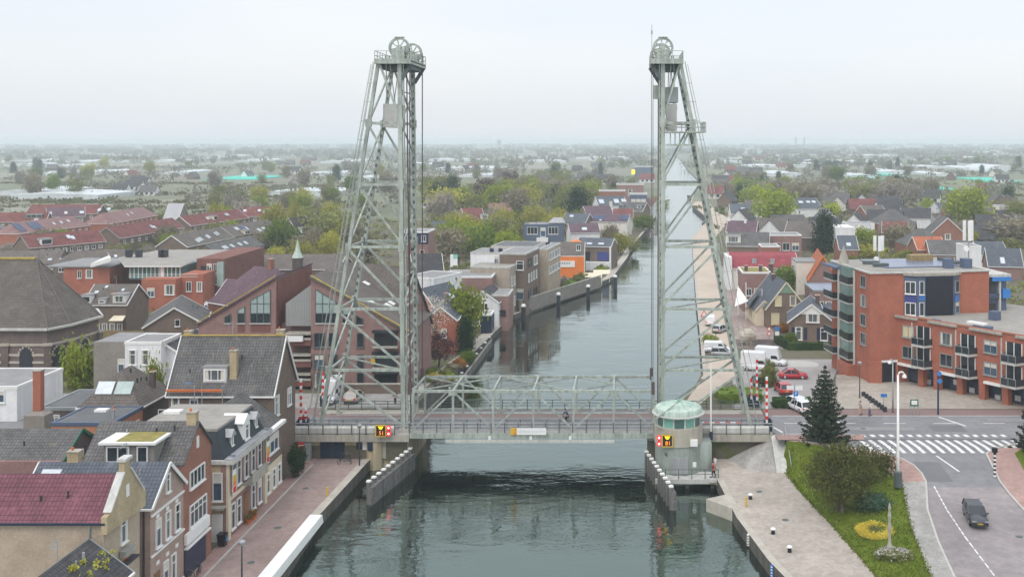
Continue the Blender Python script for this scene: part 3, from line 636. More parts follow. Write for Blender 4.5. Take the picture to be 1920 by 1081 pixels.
def species(k, name, phrase, mat, shape, n_cl, per, leaf, limbs=6, bark='bark', elong=1.0, twigs=0, droop=0, spread=.16, variants=3, top=.8):
    SPEC[k] = (name, phrase, [(crown_obj_mesh('crown', crown(hash_(k)+i*7, n_cl, per, shape, leaf, elong, droop, spread), mat), trunk_mesh(hash_(k)+i, limbs, top, bark and .026, bark, .3, twigs)) for i in range(variants)])
def hash_(k): return sum(ord(c)*(i+3) for i, c in enumerate(k)) % 1000
species('green', 'broadleaf_tree', 'fresh green round tree', 'leaf_green', ball, 52, 44, .052)
species('spring', 'broadleaf_tree', 'light spring green tree', 'leaf_spring', ball, 50, 42, .05)
species('yellow', 'broadleaf_tree', 'yellow green budding tree', 'leaf_yellow', ball, 48, 40, .048)
species('lime', 'broadleaf_tree', 'bright lime tree', 'leaf_lime', ball, 44, 26, .05, variants=1)
species('olive', 'broadleaf_tree', 'dull olive half leafed tree', 'leaf_olive', upright, 46, 32, .042, elong=1.3, twigs=3)
species('brown', 'bare_tree', 'bare brown twiggy tree', 'leaf_brown', upright, 50, 32, .05, elong=1.9, twigs=5, variants=4)
species('grey', 'bare_tree', 'bare grey twiggy tree', 'leaf_grey', upright, 46, 32, .05, elong=1.9, twigs=5)
species('purple', 'bare_tree', 'purplish bare tree', 'leaf_purple', upright, 46, 22, .05, elong=1.5, twigs=4, variants=1)
species('dark', 'conifer', 'dark evergreen tree', 'leaf_dark', cone, 80, 40, .045, limbs=0, droop=.8)
species('column', 'conifer', 'dark columnar evergreen', 'leaf_dark', column, 90, 50, .04, limbs=0)
species('round_dark', 'evergreen_tree', 'broad dark green evergreen', 'leaf_dark', ball, 46, 26, .05)
TREES = []
def tree(k, x, y, z0, h, wd, label=None, group=None, rs=None):
    name, phrase, vs = SPEC[k]; rng = random.Random(int(x*31+y*17)); cm, tm = rng.choice(vs)
    t = bpy.data.objects.new(name, None); COL.objects.link(t); t.location = (x, y, z0); t.rotation_euler = (0, 0, rng.uniform(0, 6.28)); t.scale = (wd, wd, h); t.empty_display_size = .3
    link('trunk', tm, t); link('crown', cm, t); t['category'] = 'tree'
    if label: tag(t, label, 'tree', group)
    else: TREES.append((t, phrase, x, y, group, h))
    return t
def T(k, px, py, pw, h, side=None, **kw):      # px, py: its top in the photo; pw: its width there; h: its height
    z0 = -3.4 
    Y = F*(CZ-(z0+h))/(py-PY0)
    x = XA(px, Y); z0 = (hL(x, Y) if x < (XLc(Y)+XRc(Y))/2 else hR(x, Y)); return tree(k, x, Y, z0-.1, h+(-3.4-z0)+.1, pw*Y/F*1.05, **kw)
def bush(name, label, x, y, z0, w, d, h, mat, n=60, per=30, leaf=.1, seed=1, cat='shrub', flat=.0, group=None, box=False, core=True):
    rng = np.random.default_rng(seed); V = []
    for _ in range(n):
        p = rng.uniform(-1, 1, 3)
        if not box: 
            while np.linalg.norm(p) > 1 or np.linalg.norm(p) < .5: p = rng.uniform(-1, 1, 3)
        c = np.array([p[0]*w/2, p[1]*d/2, h*.5+p[2]*h*.46]); q = rng.normal(size=(per, 3))*np.array([w, d, h]).clip(0, 2.2)*(.09 if not box else .05)+c; q[:, 2] = q[:, 2].clip(0, None)
        a = rng.normal(size=(per, 3)); a /= np.linalg.norm(a, axis=1)[:, None]; b = np.cross(a, rng.normal(size=(per, 3))); b /= np.linalg.norm(b, axis=1)[:, None]
        s = leaf*rng.uniform(.6, 1.3, size=(per, 1)); V.append(np.stack([q-a*s, q+b*s*.6, q+a*s, q-b*s*.6], 1))
    V = np.concatenate(V).reshape(-1, 3); Q = []                       # dense twiggy inside
    def S_(i, j):
        if box: return None
        t_, p_ = i*PI/6, j*PI/5; k = .74*(1+.16*math.sin(3*p_+seed)*math.sin(2*t_)); return (w/2*k*math.sin(t_)*math.cos(p_), d/2*k*math.sin(t_)*math.sin(p_), h*.47+h*.45*k*math.cos(t_))
    if box:
        X_, Y_, Z_ = w*.47, d*.42, h*.9; c8 = [(sx*X_, sy*Y_, z_) for z_ in (0, Z_) for sx, sy in ((-1,-1),(1,-1),(1,1),(-1,1))]
        for q4 in ((0,1,5,4),(1,2,6,5),(2,3,7,6),(3,0,4,7),(4,5,6,7)): Q += [c8[i] for i in q4]
    else:
        for i in range(6):
            for j in range(10): Q += [S_(i, j), S_(i, j+1), S_(i+1, j+1), S_(i+1, j)]
    o = link(name, crown_obj_mesh(name, np.concatenate([V, np.array(Q)]) if core else V, mat), None, (x, y, z0)); tag(o, label, cat, group); return o
# ---------------------------------------------------------------- the lift bridge
YF, YB = 119.4, 126.7
LEV = [43.55, 36.1, 28.85, 21.5, 14.2, 7.0, 0.0]
ST = 'bridge_steel'
SPLIT = set('window gusset shutter buttress buttress_cap pilaster pillar column shop_window yellow_column arcade_canopy roof_light roof_box side_window hanger guide_shoe bracket door board_panel post pile leg scaffold_pole band shop_poster balcony_bay loggia recess blue_balcony roof_duct skylight window_crown base_plate bearing_block lamp_head beam_hanger bumper window_panel oval_window shutter bar pole thwart'.split())
def islands(mb):
    p = list(range(len(mb.v)))
    def find(i):
        while p[i] != i: p[i] = p[p[i]]; i = p[i]
        return i
    for fc in mb.f:
        for i in fc[1:]: p[find(i)] = find(fc[0])
    G_ = {}
    for fc, mi in zip(mb.f, mb.m): G_.setdefault(find(fc[0]), []).append((fc, mi))
    for fs in G_.values():
        q = MB(); ids = sorted({i for fc, _ in fs for i in fc}); mp_ = {i: j for j, i in enumerate(ids)}
        q.v = [mb.v[i] for i in ids]; q.f = [tuple(mp_[i] for i in fc) for fc, _ in fs]; q.m = [mi for _, mi in fs]; yield q
def part(name, par, fn, mat=ST, smooth=False):
    mb = MB(); fn(mb)
    if name in SPLIT:
        o = None
        for q in islands(mb): o = q.build(name, mat, par, smooth=smooth)
        return o
    return mb.build(name, mat, par, smooth=smooth)
def tower(label, xi0, xi1, xo0, xo1, s):     # inner/outer leg x at the road and at the top; s = +1 if the outer leg lies to the right
    t = thing('bridge_tower', label, 'bridge tower', (xi0, YF, 0), 0, 'steel towers of the lift bridge'); o = Vector((xi0, YF, 0))
    xi = lambda z: lerp(xi0, xi1, z/43.55)-xi0; xo = lambda z: lerp(xo0, xo1, z/43.55)-xi0
    D = YB-YF
    for y in (0, D):
        part('leg', t, lambda m: m.bar((xi(0), y, -1), (xi(43.5), y, 43.5), .48, .48))
        part('leg', t, lambda m: m.bar((xo(0), y, -1), (xo(43.5), y, 43.5), .38, .4))
        for k in range(1, 6):
            z = LEV[k]; part('cross_beam', t, lambda m: m.bar((xi(z), y, z), (xo(z), y, z), .24, .3))
            part('gusset', t, lambda m: (m.box(xi(z)-.36, xi(z)+.36, y-.26, y+.26, z-.5, z+.5), m.box(xo(z)-.34, xo(z)+.34, y-.22, y+.22, z-.45, z+.45)))
        for k in range(6):
            a, b = LEV[k], LEV[k+1]; part('brace', t, lambda m: m.bar((xo(a), y, a-.3), (xi(b), y, b+.4), .2, .24))
    for k in range(1, 6):
        z = LEV[k]
        for f in (xi, xo): part('cross_beam', t, lambda m: m.bar((f(z), 0, z), (f(z), D, z), .2, .26))
        part('brace', t, lambda m: m.bar((xi(z), 0, z), (xo(z), D, z), .16, .16))
    for k in range(6):
        a, b = LEV[k], LEV[k+1]; mz = (a+b)/2
        part('brace', t, lambda m: m.bar((xo(a), D, a), (xo(b), 0, b), .18, .2))
        for p, q_ in ((a, mz), (mz, b)):
            if p-q_ > 1: part('brace', t, lambda m: (m.bar((xi(p), 0 if p == a else D, p), (xi(q_), D if p == a else 0, q_), .17, .17), m.bar((xi(q_), 0, q_), (xi(q_), D, q_), .15, .15)))
    # batten holes seen as a row of dark openings down the back legs
    for f, dx in ((xo, .0), (xi, s*.0)):
        part('leg_opening', t, lambda m: [m.box(f(z)-.12, f(z)+.12, D-.262, D-.242, z-.2, z+.2) for z in [1.5+.92*i for i in range(45)]] , 'bridge_dark')
    # guide rail for the span on the canal side
    part('guide_rail', t, lambda m: m.bar((xi(0)-s*.55, D*.5-2.2, 0), (xi(43)-s*.5, D*.5-2.2, 43), .12, .12), 'rusty_cable')
    part('guide_rail', t, lambda m: m.bar((xi(0)-s*.45, 0.1, 0), (xi(43)-s*.42, 0.1, 43), .14, .14), ST)
    # platform and its railing
    a, b = sorted((xi(43.5)-s*1.45, xo(43.5)+s*.35))
    part('platform', t, lambda m: (m.box(a, b, -.75, D+1.0, 43.3, 43.42), m.box(a, b, -.8, -.5, 43.02, 43.62), m.box(a, b, D+.7, D+1.0, 43.02, 43.62), m.box(a, a+.25, -.5, D+.7, 43.02, 43.62), m.box(b-.25, b, -.5, D+.7, 43.02, 43.62)))
    part('bracket', t, lambda m: [m.bar((xi(41)-s*.2, y, 41.2), (xi(43)-s*1.4, y, 43.1), .3, .4) for y in (0, D)], 'bridge_dark')
    part('underside', t, lambda m: m.box(a+.3, b-.3, .8, D-.2, 42.5, 43.0), 'bridge_dark')
    def rail(m, x0, x1, y0, y1, z, st=1.2):
        for (p, q_) in (((x0,y0),(x1,y0)), ((x1,y0),(x1,y1)), ((x1,y1),(x0,y1)), ((x0,y1),(x0,y0))):
            l = math.hypot(q_[0]-p[0], q_[1]-p[1]); n = max(1, round(l/st))
            for i in range(n): m.bar((lerp(p[0],q_[0],i/n), lerp(p[1],q_[1],i/n), z), (lerp(p[0],q_[0],i/n), lerp(p[1],q_[1],i/n), z+1.1), .07)
            for h in (.55, 1.1): m.bar((p[0],p[1],z+h), (q_[0],q_[1],z+h), .06)
    part('railing', t, lambda m: rail(m, a+.05, b-.05, -.75, D+.95, 43.42))
    # two spoked sheaves on bearing blocks
    for y in (0, D):
        cx, cz = xi(43.5)-s*.0+(-.05 if s < 0 else 0), 44.95
        def rim(m):
            for k in range(36):
                p, q_ = 2*PI*k/36, 2*PI*(k+1)/36
                for r, w in ((1.16, .14), (1.02, .1)): m.bar((cx+r*math.cos(p), y, cz+r*math.sin(p)), (cx+r*math.cos(q_), y, cz+r*math.sin(q_)), .42, w, up=(0, 1, 0)) if False else m.bar((cx+r*math.cos(p), y, cz+r*math.sin(p)), (cx+r*math.cos(q_), y, cz+r*math.sin(q_)), w, .42, up=(0, 1, 0))
        sh = part('sheave', t, rim); part('spokes', sh, lambda m: ([m.bar((cx, y, cz), (cx+1.05*math.cos(k*PI/4+.2), y, cz+1.05*math.sin(k*PI/4+.2)), .12, .12) for k in range(8)], m.tube([(cx, y-.5, cz), (cx, y+.5, cz)], .28, 12)))
        part('bearing_block', t, lambda m: (m.box(cx-.75, cx+.75, y-.75, y-.42, 43.4, 44.75), m.box(cx-.75, cx+.75, y+.42, y+.75, 43.4, 44.75), m.box(cx-.55, cx+.55, y-.4, y+.4, 43.42, 44.1)))
    part('walkway_grating', t, lambda m: m.box(xi(43)-.9, xi(43)+.9, -.6, .6, 46.2, 46.26) if False else m.box(xi(43)-.55, xi(43)+.55, -.3, .3, 46.15, 46.22))
    # caged ladder up the outer leg
    def ladder(m):
        q0, q1 = xo(1)+s*.8, xo(43)+s*.45
        for dy in (-.25, .25): m.bar((q0, dy-.2, .5), (q1, dy-.2, 43.3), .07)
        n = 60
        for i in range(n): x = lerp(q0, q1, i/n); z = lerp(.5, 43.3, i/n); m.bar((x, -.45, z), (x, .05, z), .045)
        for i in range(0, 19):
            x = lerp(q0, q1, i/19); z = lerp(.9, 43, i/19); m.bar((x-s*.6, -.2, z), (x+s*.3, -.2, z), .05); m.bar((x+s*.3, -.45, z), (x+s*.3, .05, z), .05)
        for dy in (-.3, .0): m.bar((q0+s*.3, dy-.1, 2.5), (q1+s*.3, dy-.1, 43), .04)
    part('ladder', t, ladder)
    part('base_plate', t, lambda m: [m.box(f(0)-.6, f(0)+.6, y-.5, y+.5, -.1, .12) for f in (xi, xo) for y in (0, D)], 'concrete')
    return t, xi, xo, rail
tl, xi, xo, rail = tower('left steel lattice tower of the lift bridge, standing on the brick building side', -26.27, -26.75, -36.3, -29.2, -1)
part('lamp_head', tl, lambda m: [m.box(xi(20)-.4, xi(20)-.05, 7.05, 7.4, z, z+.35) for z in (17, 20.3)], 'dark_metal')
tr, xi, xo, rail = tower('right steel lattice tower with a railed mid platform and an antenna on top', 4.25, 4.28, 14.85, 6.3, 1)
part('mid_platform', tr, lambda m: m.box(.2, 5.1, -.5, YB-YF+.6, 34.95, 35.1)); part('railing', tr, lambda m: rail(m, .25, 5.05, -.45, YB-YF+.55, 35.1))
part('hanger', tr, lambda m: [m.bar((.9+i*.55, 0, 33.4), (.9+i*.55, 0, 34.95), .12) for i in range(6)]+[m.bar((.4, 0, 33.5), (3.9, 0, 33.5), .18)])
part('cabinet', tr, lambda m: m.box(.25, 1.9, 1.5, 4.5, 38.6, 40.4), 'grey_metal'); part('cabinet', tr, lambda m: m.box(-1.1, -.3, 1.2, 2.2, 39.0, 40.6))
part('antenna', tr, lambda m: (m.tube([(-1.3, -.6, 43.4), (-1.3, -.6, 47.6)], .04, 6), m.box(-1.4, -1.2, -.7, -.5, 46.5, 46.9)), 'grey_metal')
def cweight(label, x, z0, z1, w):
    t = thing('counterweight', label, 'counterweight', (x, (YF+YB)/2, z0), 0, 'counterweights in the bridge towers')
    part('block', t, lambda m: m.box(-w/2, w/2, -2.2, 2.2, 0, z1-z0), 'concrete_pale'); part('hanger_frame', t, lambda m: [m.bar((sx*w*.3, sy*1.8, z1-z0), (sx*w*.1, sy*3.6, 44-z0), .1) for sx in (-1, 1) for sy in (-1, 1)])
    part('guide_shoe', t, lambda m: [m.box(sx*w/2-.12, sx*w/2+.12, -.4, .4, h, h+.5) for sx in (-1, 1) for h in (.3, z1-z0-.7)])
cweight('pale counterweight block hanging inside the left steel tower', -28.2, 35.6, 38.4, 1.7); cweight('pale counterweight block under the cabinet in the right steel tower', 5.4, 35.2, 38.4, 1.2)
for lab, x in (('left tower', -25.55), ('right tower', 3.1)):
    for y, w in ((YF, 'front'), (YB, 'back')):
        mb = MB()
        for i in range(4): mb.tube([(x, y-.15+i*.1, 4.4), (x, y-.15+i*.1, 44.9)], .036, 6)
        mb.box(x-.2, x+.2, y-.25, y+.25, 4.2, 5.6); o = mb.build('lift_cable', 'rusty_cable'); tag(o, f'{w} bundle of dark hoisting ropes beside the {lab}', 'lift cable', 'hoisting ropes of the lift span')
# lifting span
X0, X1, ZT, NP = -25.2, 3.2, 4.53, 6
sp = thing('lift_span', 'grey green steel truss span between the two towers, carrying the road over the canal', 'bridge span', ((X0+X1)/2, YF, 0)); ox = -(X0+X1)/2
nx_ = [lerp(X0, X1, i/NP)+ox for i in range(NP+1)]
for y in (0, YB-YF):
    part('top_chord', sp, lambda m: m.bar((nx_[0], y, ZT), (nx_[-1], y, ZT), .26, .3)); part('bottom_chord', sp, lambda m: m.bar((nx_[0], y, -.15), (nx_[-1], y, -.15), .34, .4))
    for i in range(NP+1): part('post', sp, lambda m: m.bar((nx_[i], y, -.3), (nx_[i], y, ZT), .24, .24))
    for i in range(NP): part('diagonal', sp, lambda m: m.bar((nx_[i], y, ZT if i % 2 == 1 else 0), (nx_[i+1], y, 0 if i % 2 == 1 else ZT), .19, .2))
    part('gusset', sp, lambda m: [m.box(nx_[i]-.5, nx_[i]+.5, y-.19, y+.19, ZT-.5, ZT+.17) for i in (1, 3, 5)])
for i in range(NP+1): part('top_strut', sp, lambda m: m.bar((nx_[i], 0, ZT), (nx_[i], YB-YF, ZT), .22, .24))
for i in (1, 3, 5):
    for j in (i-1, i+1): part('wind_brace', sp, lambda m: [m.bar((nx_[j], y, ZT), (nx_[i], (YB-YF)/2, ZT), .14, .14) for y in (0, YB-YF)])
for i in (0, 2, 4): pass
part('deck', sp, lambda m: (m.box(nx_[0], nx_[-1], -1.6, YB-YF+1.6, -.34, -.03)), 'asphalt'); part('deck_girder', sp, lambda m: (m.box(nx_[0], nx_[-1], -1.85, -1.6, -.5, .12), m.box(nx_[0], nx_[-1], YB-YF+1.6, YB-YF+1.85, -.5, .12), m.box(nx_[0], nx_[-1], .9, 1.3, -1.0, -.34), m.box(nx_[0], nx_[-1], YB-YF-1.3, YB-YF-.9, -1.0, -.34)))
part('roadway', sp, lambda m: m.quad((nx_[0], .5, -.02), (nx_[-1], .5, -.02), (nx_[-1], 5.4, -.02), (nx_[0], 5.4, -.02)), 'asphalt'); part('cycle_lane', sp, lambda m: m.quad((nx_[0], 5.4, -.02), (nx_[-1], 5.4, -.02), (nx_[-1], YB-YF-.3, -.02), (nx_[0], YB-YF-.3, -.02)), 'asphalt_red')
part('walkway', sp, lambda m: m.quad((nx_[0], -1.5, .0), (nx_[-1], -1.5, .0), (nx_[-1], -.3, .0), (nx_[0], -.3, .0)), 'grey_pavers')
def fence(m, x0, x1, y, z, step=1.58, rails=(.4, .75, 1.12), w=.07):
    n = max(1, round((x1-x0)/step))
    for i in range(n+1): m.bar((lerp(x0, x1, i/n), y, z), (lerp(x0, x1, i/n), y, z+1.12), .09, .07)
    for h in rails: m.bar((x0, y, z+h), (x1, y, z+h), w, w)
part('front_railing', sp, lambda m: fence(m, nx_[0], nx_[-1], -1.72, .1, 60, w=.1), 'zinc'); part('railing_posts', sp, lambda m: [m.bar((nx_[0]+i*1.578, -1.78, .1), (nx_[0]+i*1.578, -1.78, 1.3), .12, .1) for i in range(19)], 'bridge_dark'); part('inner_railing', sp, lambda m: fence(m, nx_[0], nx_[-1], .42, -.02, 1.58, (.55, 1.0), .06), 'bridge_dark'); part('back_railing', sp, lambda m: fence(m, nx_[0], nx_[-1], YB-YF+1.7, .1, 1.58, (.4, .75, 1.12)), 'bridge_dark')
part('height_beam', sp, lambda m: m.box(835*0+XA(835, 117.5)+ox, XA(1152, 117.5)+ox, -1.95, -1.75, -.98, -.64), 'concrete_pale')
part('beam_hanger', sp, lambda m: [m.bar((XA(p, 117.5)+ox, -1.85, -.62), (XA(p, 117.5)+ox, -1.85, -.2), .3, .12) for p in (918, 995, 1069)], 'white_paint')
part('bridge_lamp', sp, lambda m: m.lathe([(0, -.02), (.3, 0), (.3, .12), (0, .14)], 16), 'orange_paint'); lo = sp.children[-1]; lo.rotation_euler = (PI/2, 0, 0); lo.location = (XA(1069, 117.3)+ox, -2.02, -.86)
# name board on the front railing
def text_mesh(name, body, size, mat, par=None, loc=(0,0,0), rot=(PI/2,0,0), align='CENTER', ext=.004):
    cu = bpy.data.curves.new(name, 'FONT'); cu.body = body; cu.size = size; cu.align_x = align; cu.align_y = 'CENTER'; cu.extrude = ext
    o = bpy.data.objects.new('tmp', cu); COL.objects.link(o); dg = bpy.context.evaluated_depsgraph_get(); me = bpy.data.meshes.new_from_object(o.evaluated_get(dg)); bpy.data.objects.remove(o)
    me.materials.clear(); me.materials.append(M(mat)); r = link(name, me, par, loc); r.rotation_euler = rot; return r
plain('pale_text', (.50, .54, .62), .6, 0)
bx0, bx1, bz0, bz1 = XA(969, 117.3)+ox, XA(1024, 117.3)+ox, ZA(815, 117.3), ZA(802.5, 117.3)
bd = thing('name_board', 'white name board with a yellow and orange emblem on the bridge railing', 'sign', (-ox, 117.4, 0)); 
part('board', bd, lambda m: m.box(bx0, bx1, -.03, .03, bz0, bz1), 'white_paint'); part('emblem', bd, lambda m: m.box(XA(957, 117.3)+ox, bx0-.01, -.03, .03, bz0, bz1), 'yellow_paint')
part('emblem_mark', bd, lambda m: (m.box(XA(964, 117.3)+ox, bx0-.06, -.045, -.031, bz0+.45, bz1-.08), m.box(XA(963, 117.3)+ox, bx0-.06, -.045, -.031, bz0+.04, bz0+.3)), 'orange_paint')
text_mesh('lettering', 'HEFBRUG BOSKOOP', .34, 'pale_text', bd, ((bx0+bx1)/2, -.034, (bz0+bz1)/2-.02))
# approach spans on both sides
def approach(label, x0, x1):
    t = thing('approach_span', label, 'bridge span', ((x0+x1)/2, YF, 0), 0, 'approach spans of the bridge'); h = (x1-x0)/2; D = YB-YF
    part('deck', t, lambda m: m.box(-h, h, -1.6, D+1.6, -.5, -.03), 'concrete'); part('roadway', t, lambda m: m.quad((-h, .3, -.018), (h, .3, -.018), (h, 5.4, -.018), (-h, 5.4, -.018)), 'asphalt')
    part('cycle_lane', t, lambda m: m.quad((-h, 5.4, -.018), (h, 5.4, -.018), (h, D-.3, -.018), (-h, D-.3, -.018)), 'asphalt_red'); part('walkway', t, lambda m: m.quad((-h, -1.6, -.01), (h, -1.6, -.01), (h, .2, -.01), (-h, .2, -.01)), 'grey_pavers')
    part('parapet', t, lambda m: [m.extr([(-h+i*1.66, -1.62, .05), (-h+i*1.66, -1.95, .15), (-h+i*1.66, -2.0, .75), (-h+i*1.66, -1.8, .95), (-h+i*1.66, -1.6, .95)], (1.62, 0, 0)) for i in range(int(2*h/1.66))], 'concrete_pale')
    part('fascia', t, lambda m: m.box(-h, h, -1.95, -1.6, -.85, .02), 'concrete'); part('front_railing', t, lambda m: fence(m, -h, h, -1.7, .1, 60, (1.12, .8), .1), 'zinc'); part('railing_posts', t, lambda m: [m.bar((-h+i*1.66, -2.04, .0), (-h+i*1.66, -2.04, 1.2), .1) for i in range(int(2*h/1.66)+1)], 'bridge_dark'); part('inner_railing', t, lambda m: fence(m, -h, h, .42, -.02, 1.66, (.55, 1.0), .06), 'bridge_dark'); part('back_railing', t, lambda m: fence(m, -h, h, D+1.5, 0, 1.66, (.4, .75, 1.12)), 'bridge_dark')
    return t
approach('concrete approach span with parapet under the left tower, beside the big grey roof', -38.5, X0-.05); approach('concrete approach span behind the bridge keeper house', X1+.05, 17.0)
# abutments
ab = thing('abutment', 'beige concrete abutment with dark double doors under the left tower', 'abutment', (-31, 118, -3)); 
part('wall', ab, lambda m: (m.box(-7.6, .9, .3, 1.2, -2, 2.45), m.box(.9, 5.5, .5, 11, -3, 2.45), m.lathe([(1.0, -2.8), (1.0, 2.1)], 20, (1.6, .55, 0))), 'concrete_warm'); part('cap', ab, lambda m: m.box(-7.7, 5.6, -.05, 11, 2.15, 2.46), 'concrete')
def dd(m):
    for i in (0, 1): m.box(-4.75+i*1.45, -3.35+i*1.45, .22, .31, .05, 2.05)
part('door', ab, dd, 'navy_box'); part('notice_board', ab, lambda m: (m.box(.3-.1, 1.0-.1, .16, .29, 1.0, 1.95)), 'white_paint'); part('shutter', ab, lambda m: (m.box(-.55, .1, .2, .29, 1.05, 2.05), m.box(.95, 1.55, -.55, -.4, 1.1, 2.05), m.box(3.0, 4.9, .4, .49, 1.2, 2.0)), 'navy_box')
part('pier', ab, lambda m: [m.box(2.2, 2.9, .25, .49, 0, 2.1)], 'concrete')
ab = thing('abutment', 'grey concrete abutment behind the bridge keeper house and the paver quay', 'abutment', (10, 118, -3)); part('wall', ab, lambda m: (m.box(-7.4, 7.5, .4, 1.2, -3, 2.45), m.box(-7.4, -.5, 1.2, 11, -3, 2.45)), 'concrete'); part('cap', ab, lambda m: m.box(-7.5, 7.6, -.05, 11, 2.15, 2.46), 'concrete')
part('cabinet', ab, lambda m: m.box(-1.2, -.2, .0, .39, .9, 2.1), 'grey_metal')
mb = MB(); mb.add([(11.8, 118, -3), (17.2, 118, -3), (17.2, 118, -.3), (13.2, 114.4, -3), (15.2, 113.3, -3), (17.2, 113.6, -3)], [(0, 2, 3), (3, 2, 4), (4, 2, 5)]); struct('slope_paving', mb, 'grey_pavers')
rp = thing('access_ramp', 'pale sloping ramp with handrail from the quay up to the road', 'ramp', (17.5, 114.8, -3)); part('slab', rp, lambda m: m.add([(-.75,-1.8,0),(.75,-1.8,0),(.75,2.8,2.95),(-.75,2.8,2.95),(-.75,-1.8,-.4),(.75,-1.8,-.4),(.75,2.8,-.4),(-.75,2.8,-.4)], [(0,1,2,3),(0,4,5,1),(1,5,6,2),(3,7,4,0)]), 'concrete_pale')
part('handrail', rp, lambda m: (m.bar((.85,-1.8,.95), (.85,2.8,3.9), .07), [m.bar((.85, -1.8+i*1.15, i*.74), (.85, -1.8+i*1.15, .95+i*.74), .06) for i in range(5)]), 'grey_metal')
# keeper house
hx, hy = 5.85, 114.9
kh = thing('bridge_keeper_house', 'round bridge keeper house with a mint green domed roof beside the lift span', 'bridge house', (hx, hy, -3)); mark('the mint domed bridge house', hx, hy)
part('lower_wall', kh, lambda m: (m.lathe([(2.62, -2), (2.62, 3.05)], 40), m.box(1.5, 3.7, -1.2, 1.8, -1.2, 3.0)), 'house_green', True); part('upper_wall', kh, lambda m: m.lathe([(2.62, 3.05), (2.74, 3.06), (2.74, 5.0), (2.5, 5.05), (0, 5.05)], 40), 'house_render')
part('window_mullion', kh, lambda m: (m.lathe([(2.2, 5.04), (2.2, 5.3)], 40), [m.box(math.cos(a)*2.42-.08, math.cos(a)*2.42+.08, math.sin(a)*2.42-.08, math.sin(a)*2.42+.08, 5.04, 6.25) for a in [2*PI*k/12+.26 for k in range(12)]]), 'concrete_pale')
for k in range(12):
    a = 2*PI*(k+.5)/12+.26; mb = MB(); mb.box(-.58, .58, -.02, .02, 0, 1.2); w = mb.build('window', 'mint_glass' if k % 2 else 'house_glass', kh, (math.cos(a)*2.36, math.sin(a)*2.36, 5.05)); w.rotation_euler = (0, 0, a+PI/2)
part('roof', kh, lambda m: (m.lathe([(2.6, 6.35), (2.62, 6.9), (2.5, 7.0), (1.7, 7.26), (.8, 7.4), (0, 7.44)], 40), m.lathe([(2.66, 6.36), (0, 6.36)], 40)), 'copper_green', True); part('roof_rib', kh, lambda m: [m.tube([(math.cos(a)*2.68, math.sin(a)*2.68, 6.4), (math.cos(a)*2.68, math.sin(a)*2.68, 6.9), (math.cos(a)*1.7, math.sin(a)*1.7, 7.28), (0, 0, 7.46)], .025, 5) for a in [2*PI*k/16 for k in range(16)]], 'copper_pale')
part('eaves', kh, lambda m: m.lathe([(2.3, 6.22), (2.98, 6.24), (2.98, 6.36), (2.3, 6.38)], 40), 'concrete_pale'); part('finial', kh, lambda m: m.lathe([(.12, 7.5), (.1, 7.8), (0, 7.9)], 10), 'copper_pale')
part('door', kh, lambda m: m.box(-.75, .95, -2.72, -2.3, .05, 1.95), 'zinc'); part('air_conditioner', kh, lambda m: m.box(1.2, 2.0, -2.75, -2.3, 3.2, 3.9), 'white_paint'); part('vent', kh, lambda m: m.box(-1.6, -1.4, -2.42, -2.0, 2.1, 2.35), 'bridge_dark'); part('house_sign', kh, lambda m: m.box(1.45, 1.85, -2.95, -2.9, 1.0, 1.55), 'white_paint')
part('platform', kh, lambda m: m.box(-2.7, 4.3, -3.9, -1.0, -.55, -.05), 'concrete_pale'); part('railing', kh, lambda m: (fence(m, -1.6, 4.2, -3.8, -.05, 1.5, (.55, 1.05), .05)), 'bridge_dark')
part('pile', kh, lambda m: [m.box(x-.2, x+.2, -3.4, -3.0, -3, -.5) for x in (-2, .8, 3.6)], 'quay_wall')
def display(name, label, x, y, z, side, gr):
    t = thing(name, label, 'signal board', (x, y, z), 0, gr); part('frame', t, lambda m: (m.box(-.62, .62, 0, .1, -.68, -.58), m.box(-.62, .62, 0, .1, .58, .68), m.box(-.62, -.52, 0, .1, -.58, .58), m.box(.52, .62, 0, .1, -.58, .58)), 'yellow_paint'); part('panel', t, lambda m: m.box(-.52, .52, .03, .1, -.58, .58), 'black_panel')
    part('arrow', t, lambda m: m.extr([(-.32, .005, .52), (.32, .005, .52), (.12, .005, .18), (-.12, .005, .18)], (0, .02, 0)), 'lamp_yellow'); text_mesh('digits', '51' if side > 0 else '81', .62, 'digit_orange', t, (.08, .012, -.26), ext=.008)
    part('bracket', t, lambda m: m.box(-.1, .1, .1, .4, -.2, .2), 'dark_metal')
    s = thing('signal_light', f'pair of lit red signal lamps beside the {"left" if side > 0 else "right"} yellow framed board', 'signal light', (x+side*.92, y, z), 0, 'red signal lamps'); 
    part('backplate', s, lambda m: m.box(-.12, .12, .05, .12, -.5, .5), 'dark_metal')
    for zz_ in (.36, -.3):
        mb = MB(); mb.lathe([(.27, 0), (.27, .1), (0, .12)], 18); l = mb.build('lamp', 'lamp_red', s, (0, .06, zz_)); l.rotation_euler = (PI/2, 0, 0); mb = MB(); mb.lathe([(.13, 0), (.1, .05), (0, .06)], 12); c = mb.build('lens', 'lamp_white', l, (0, 0, .11))
display('signal_board', 'yellow framed height board on the parapet under the left tower', XA(714, 117), 116.9, ZA(807, 117), 1, 'yellow framed signal boards'); display('signal_board', 'yellow framed height board on the round bridge house wall', hx-1.35, hy-2.85, ZA(826.5, 112), -1, 'yellow framed signal boards')
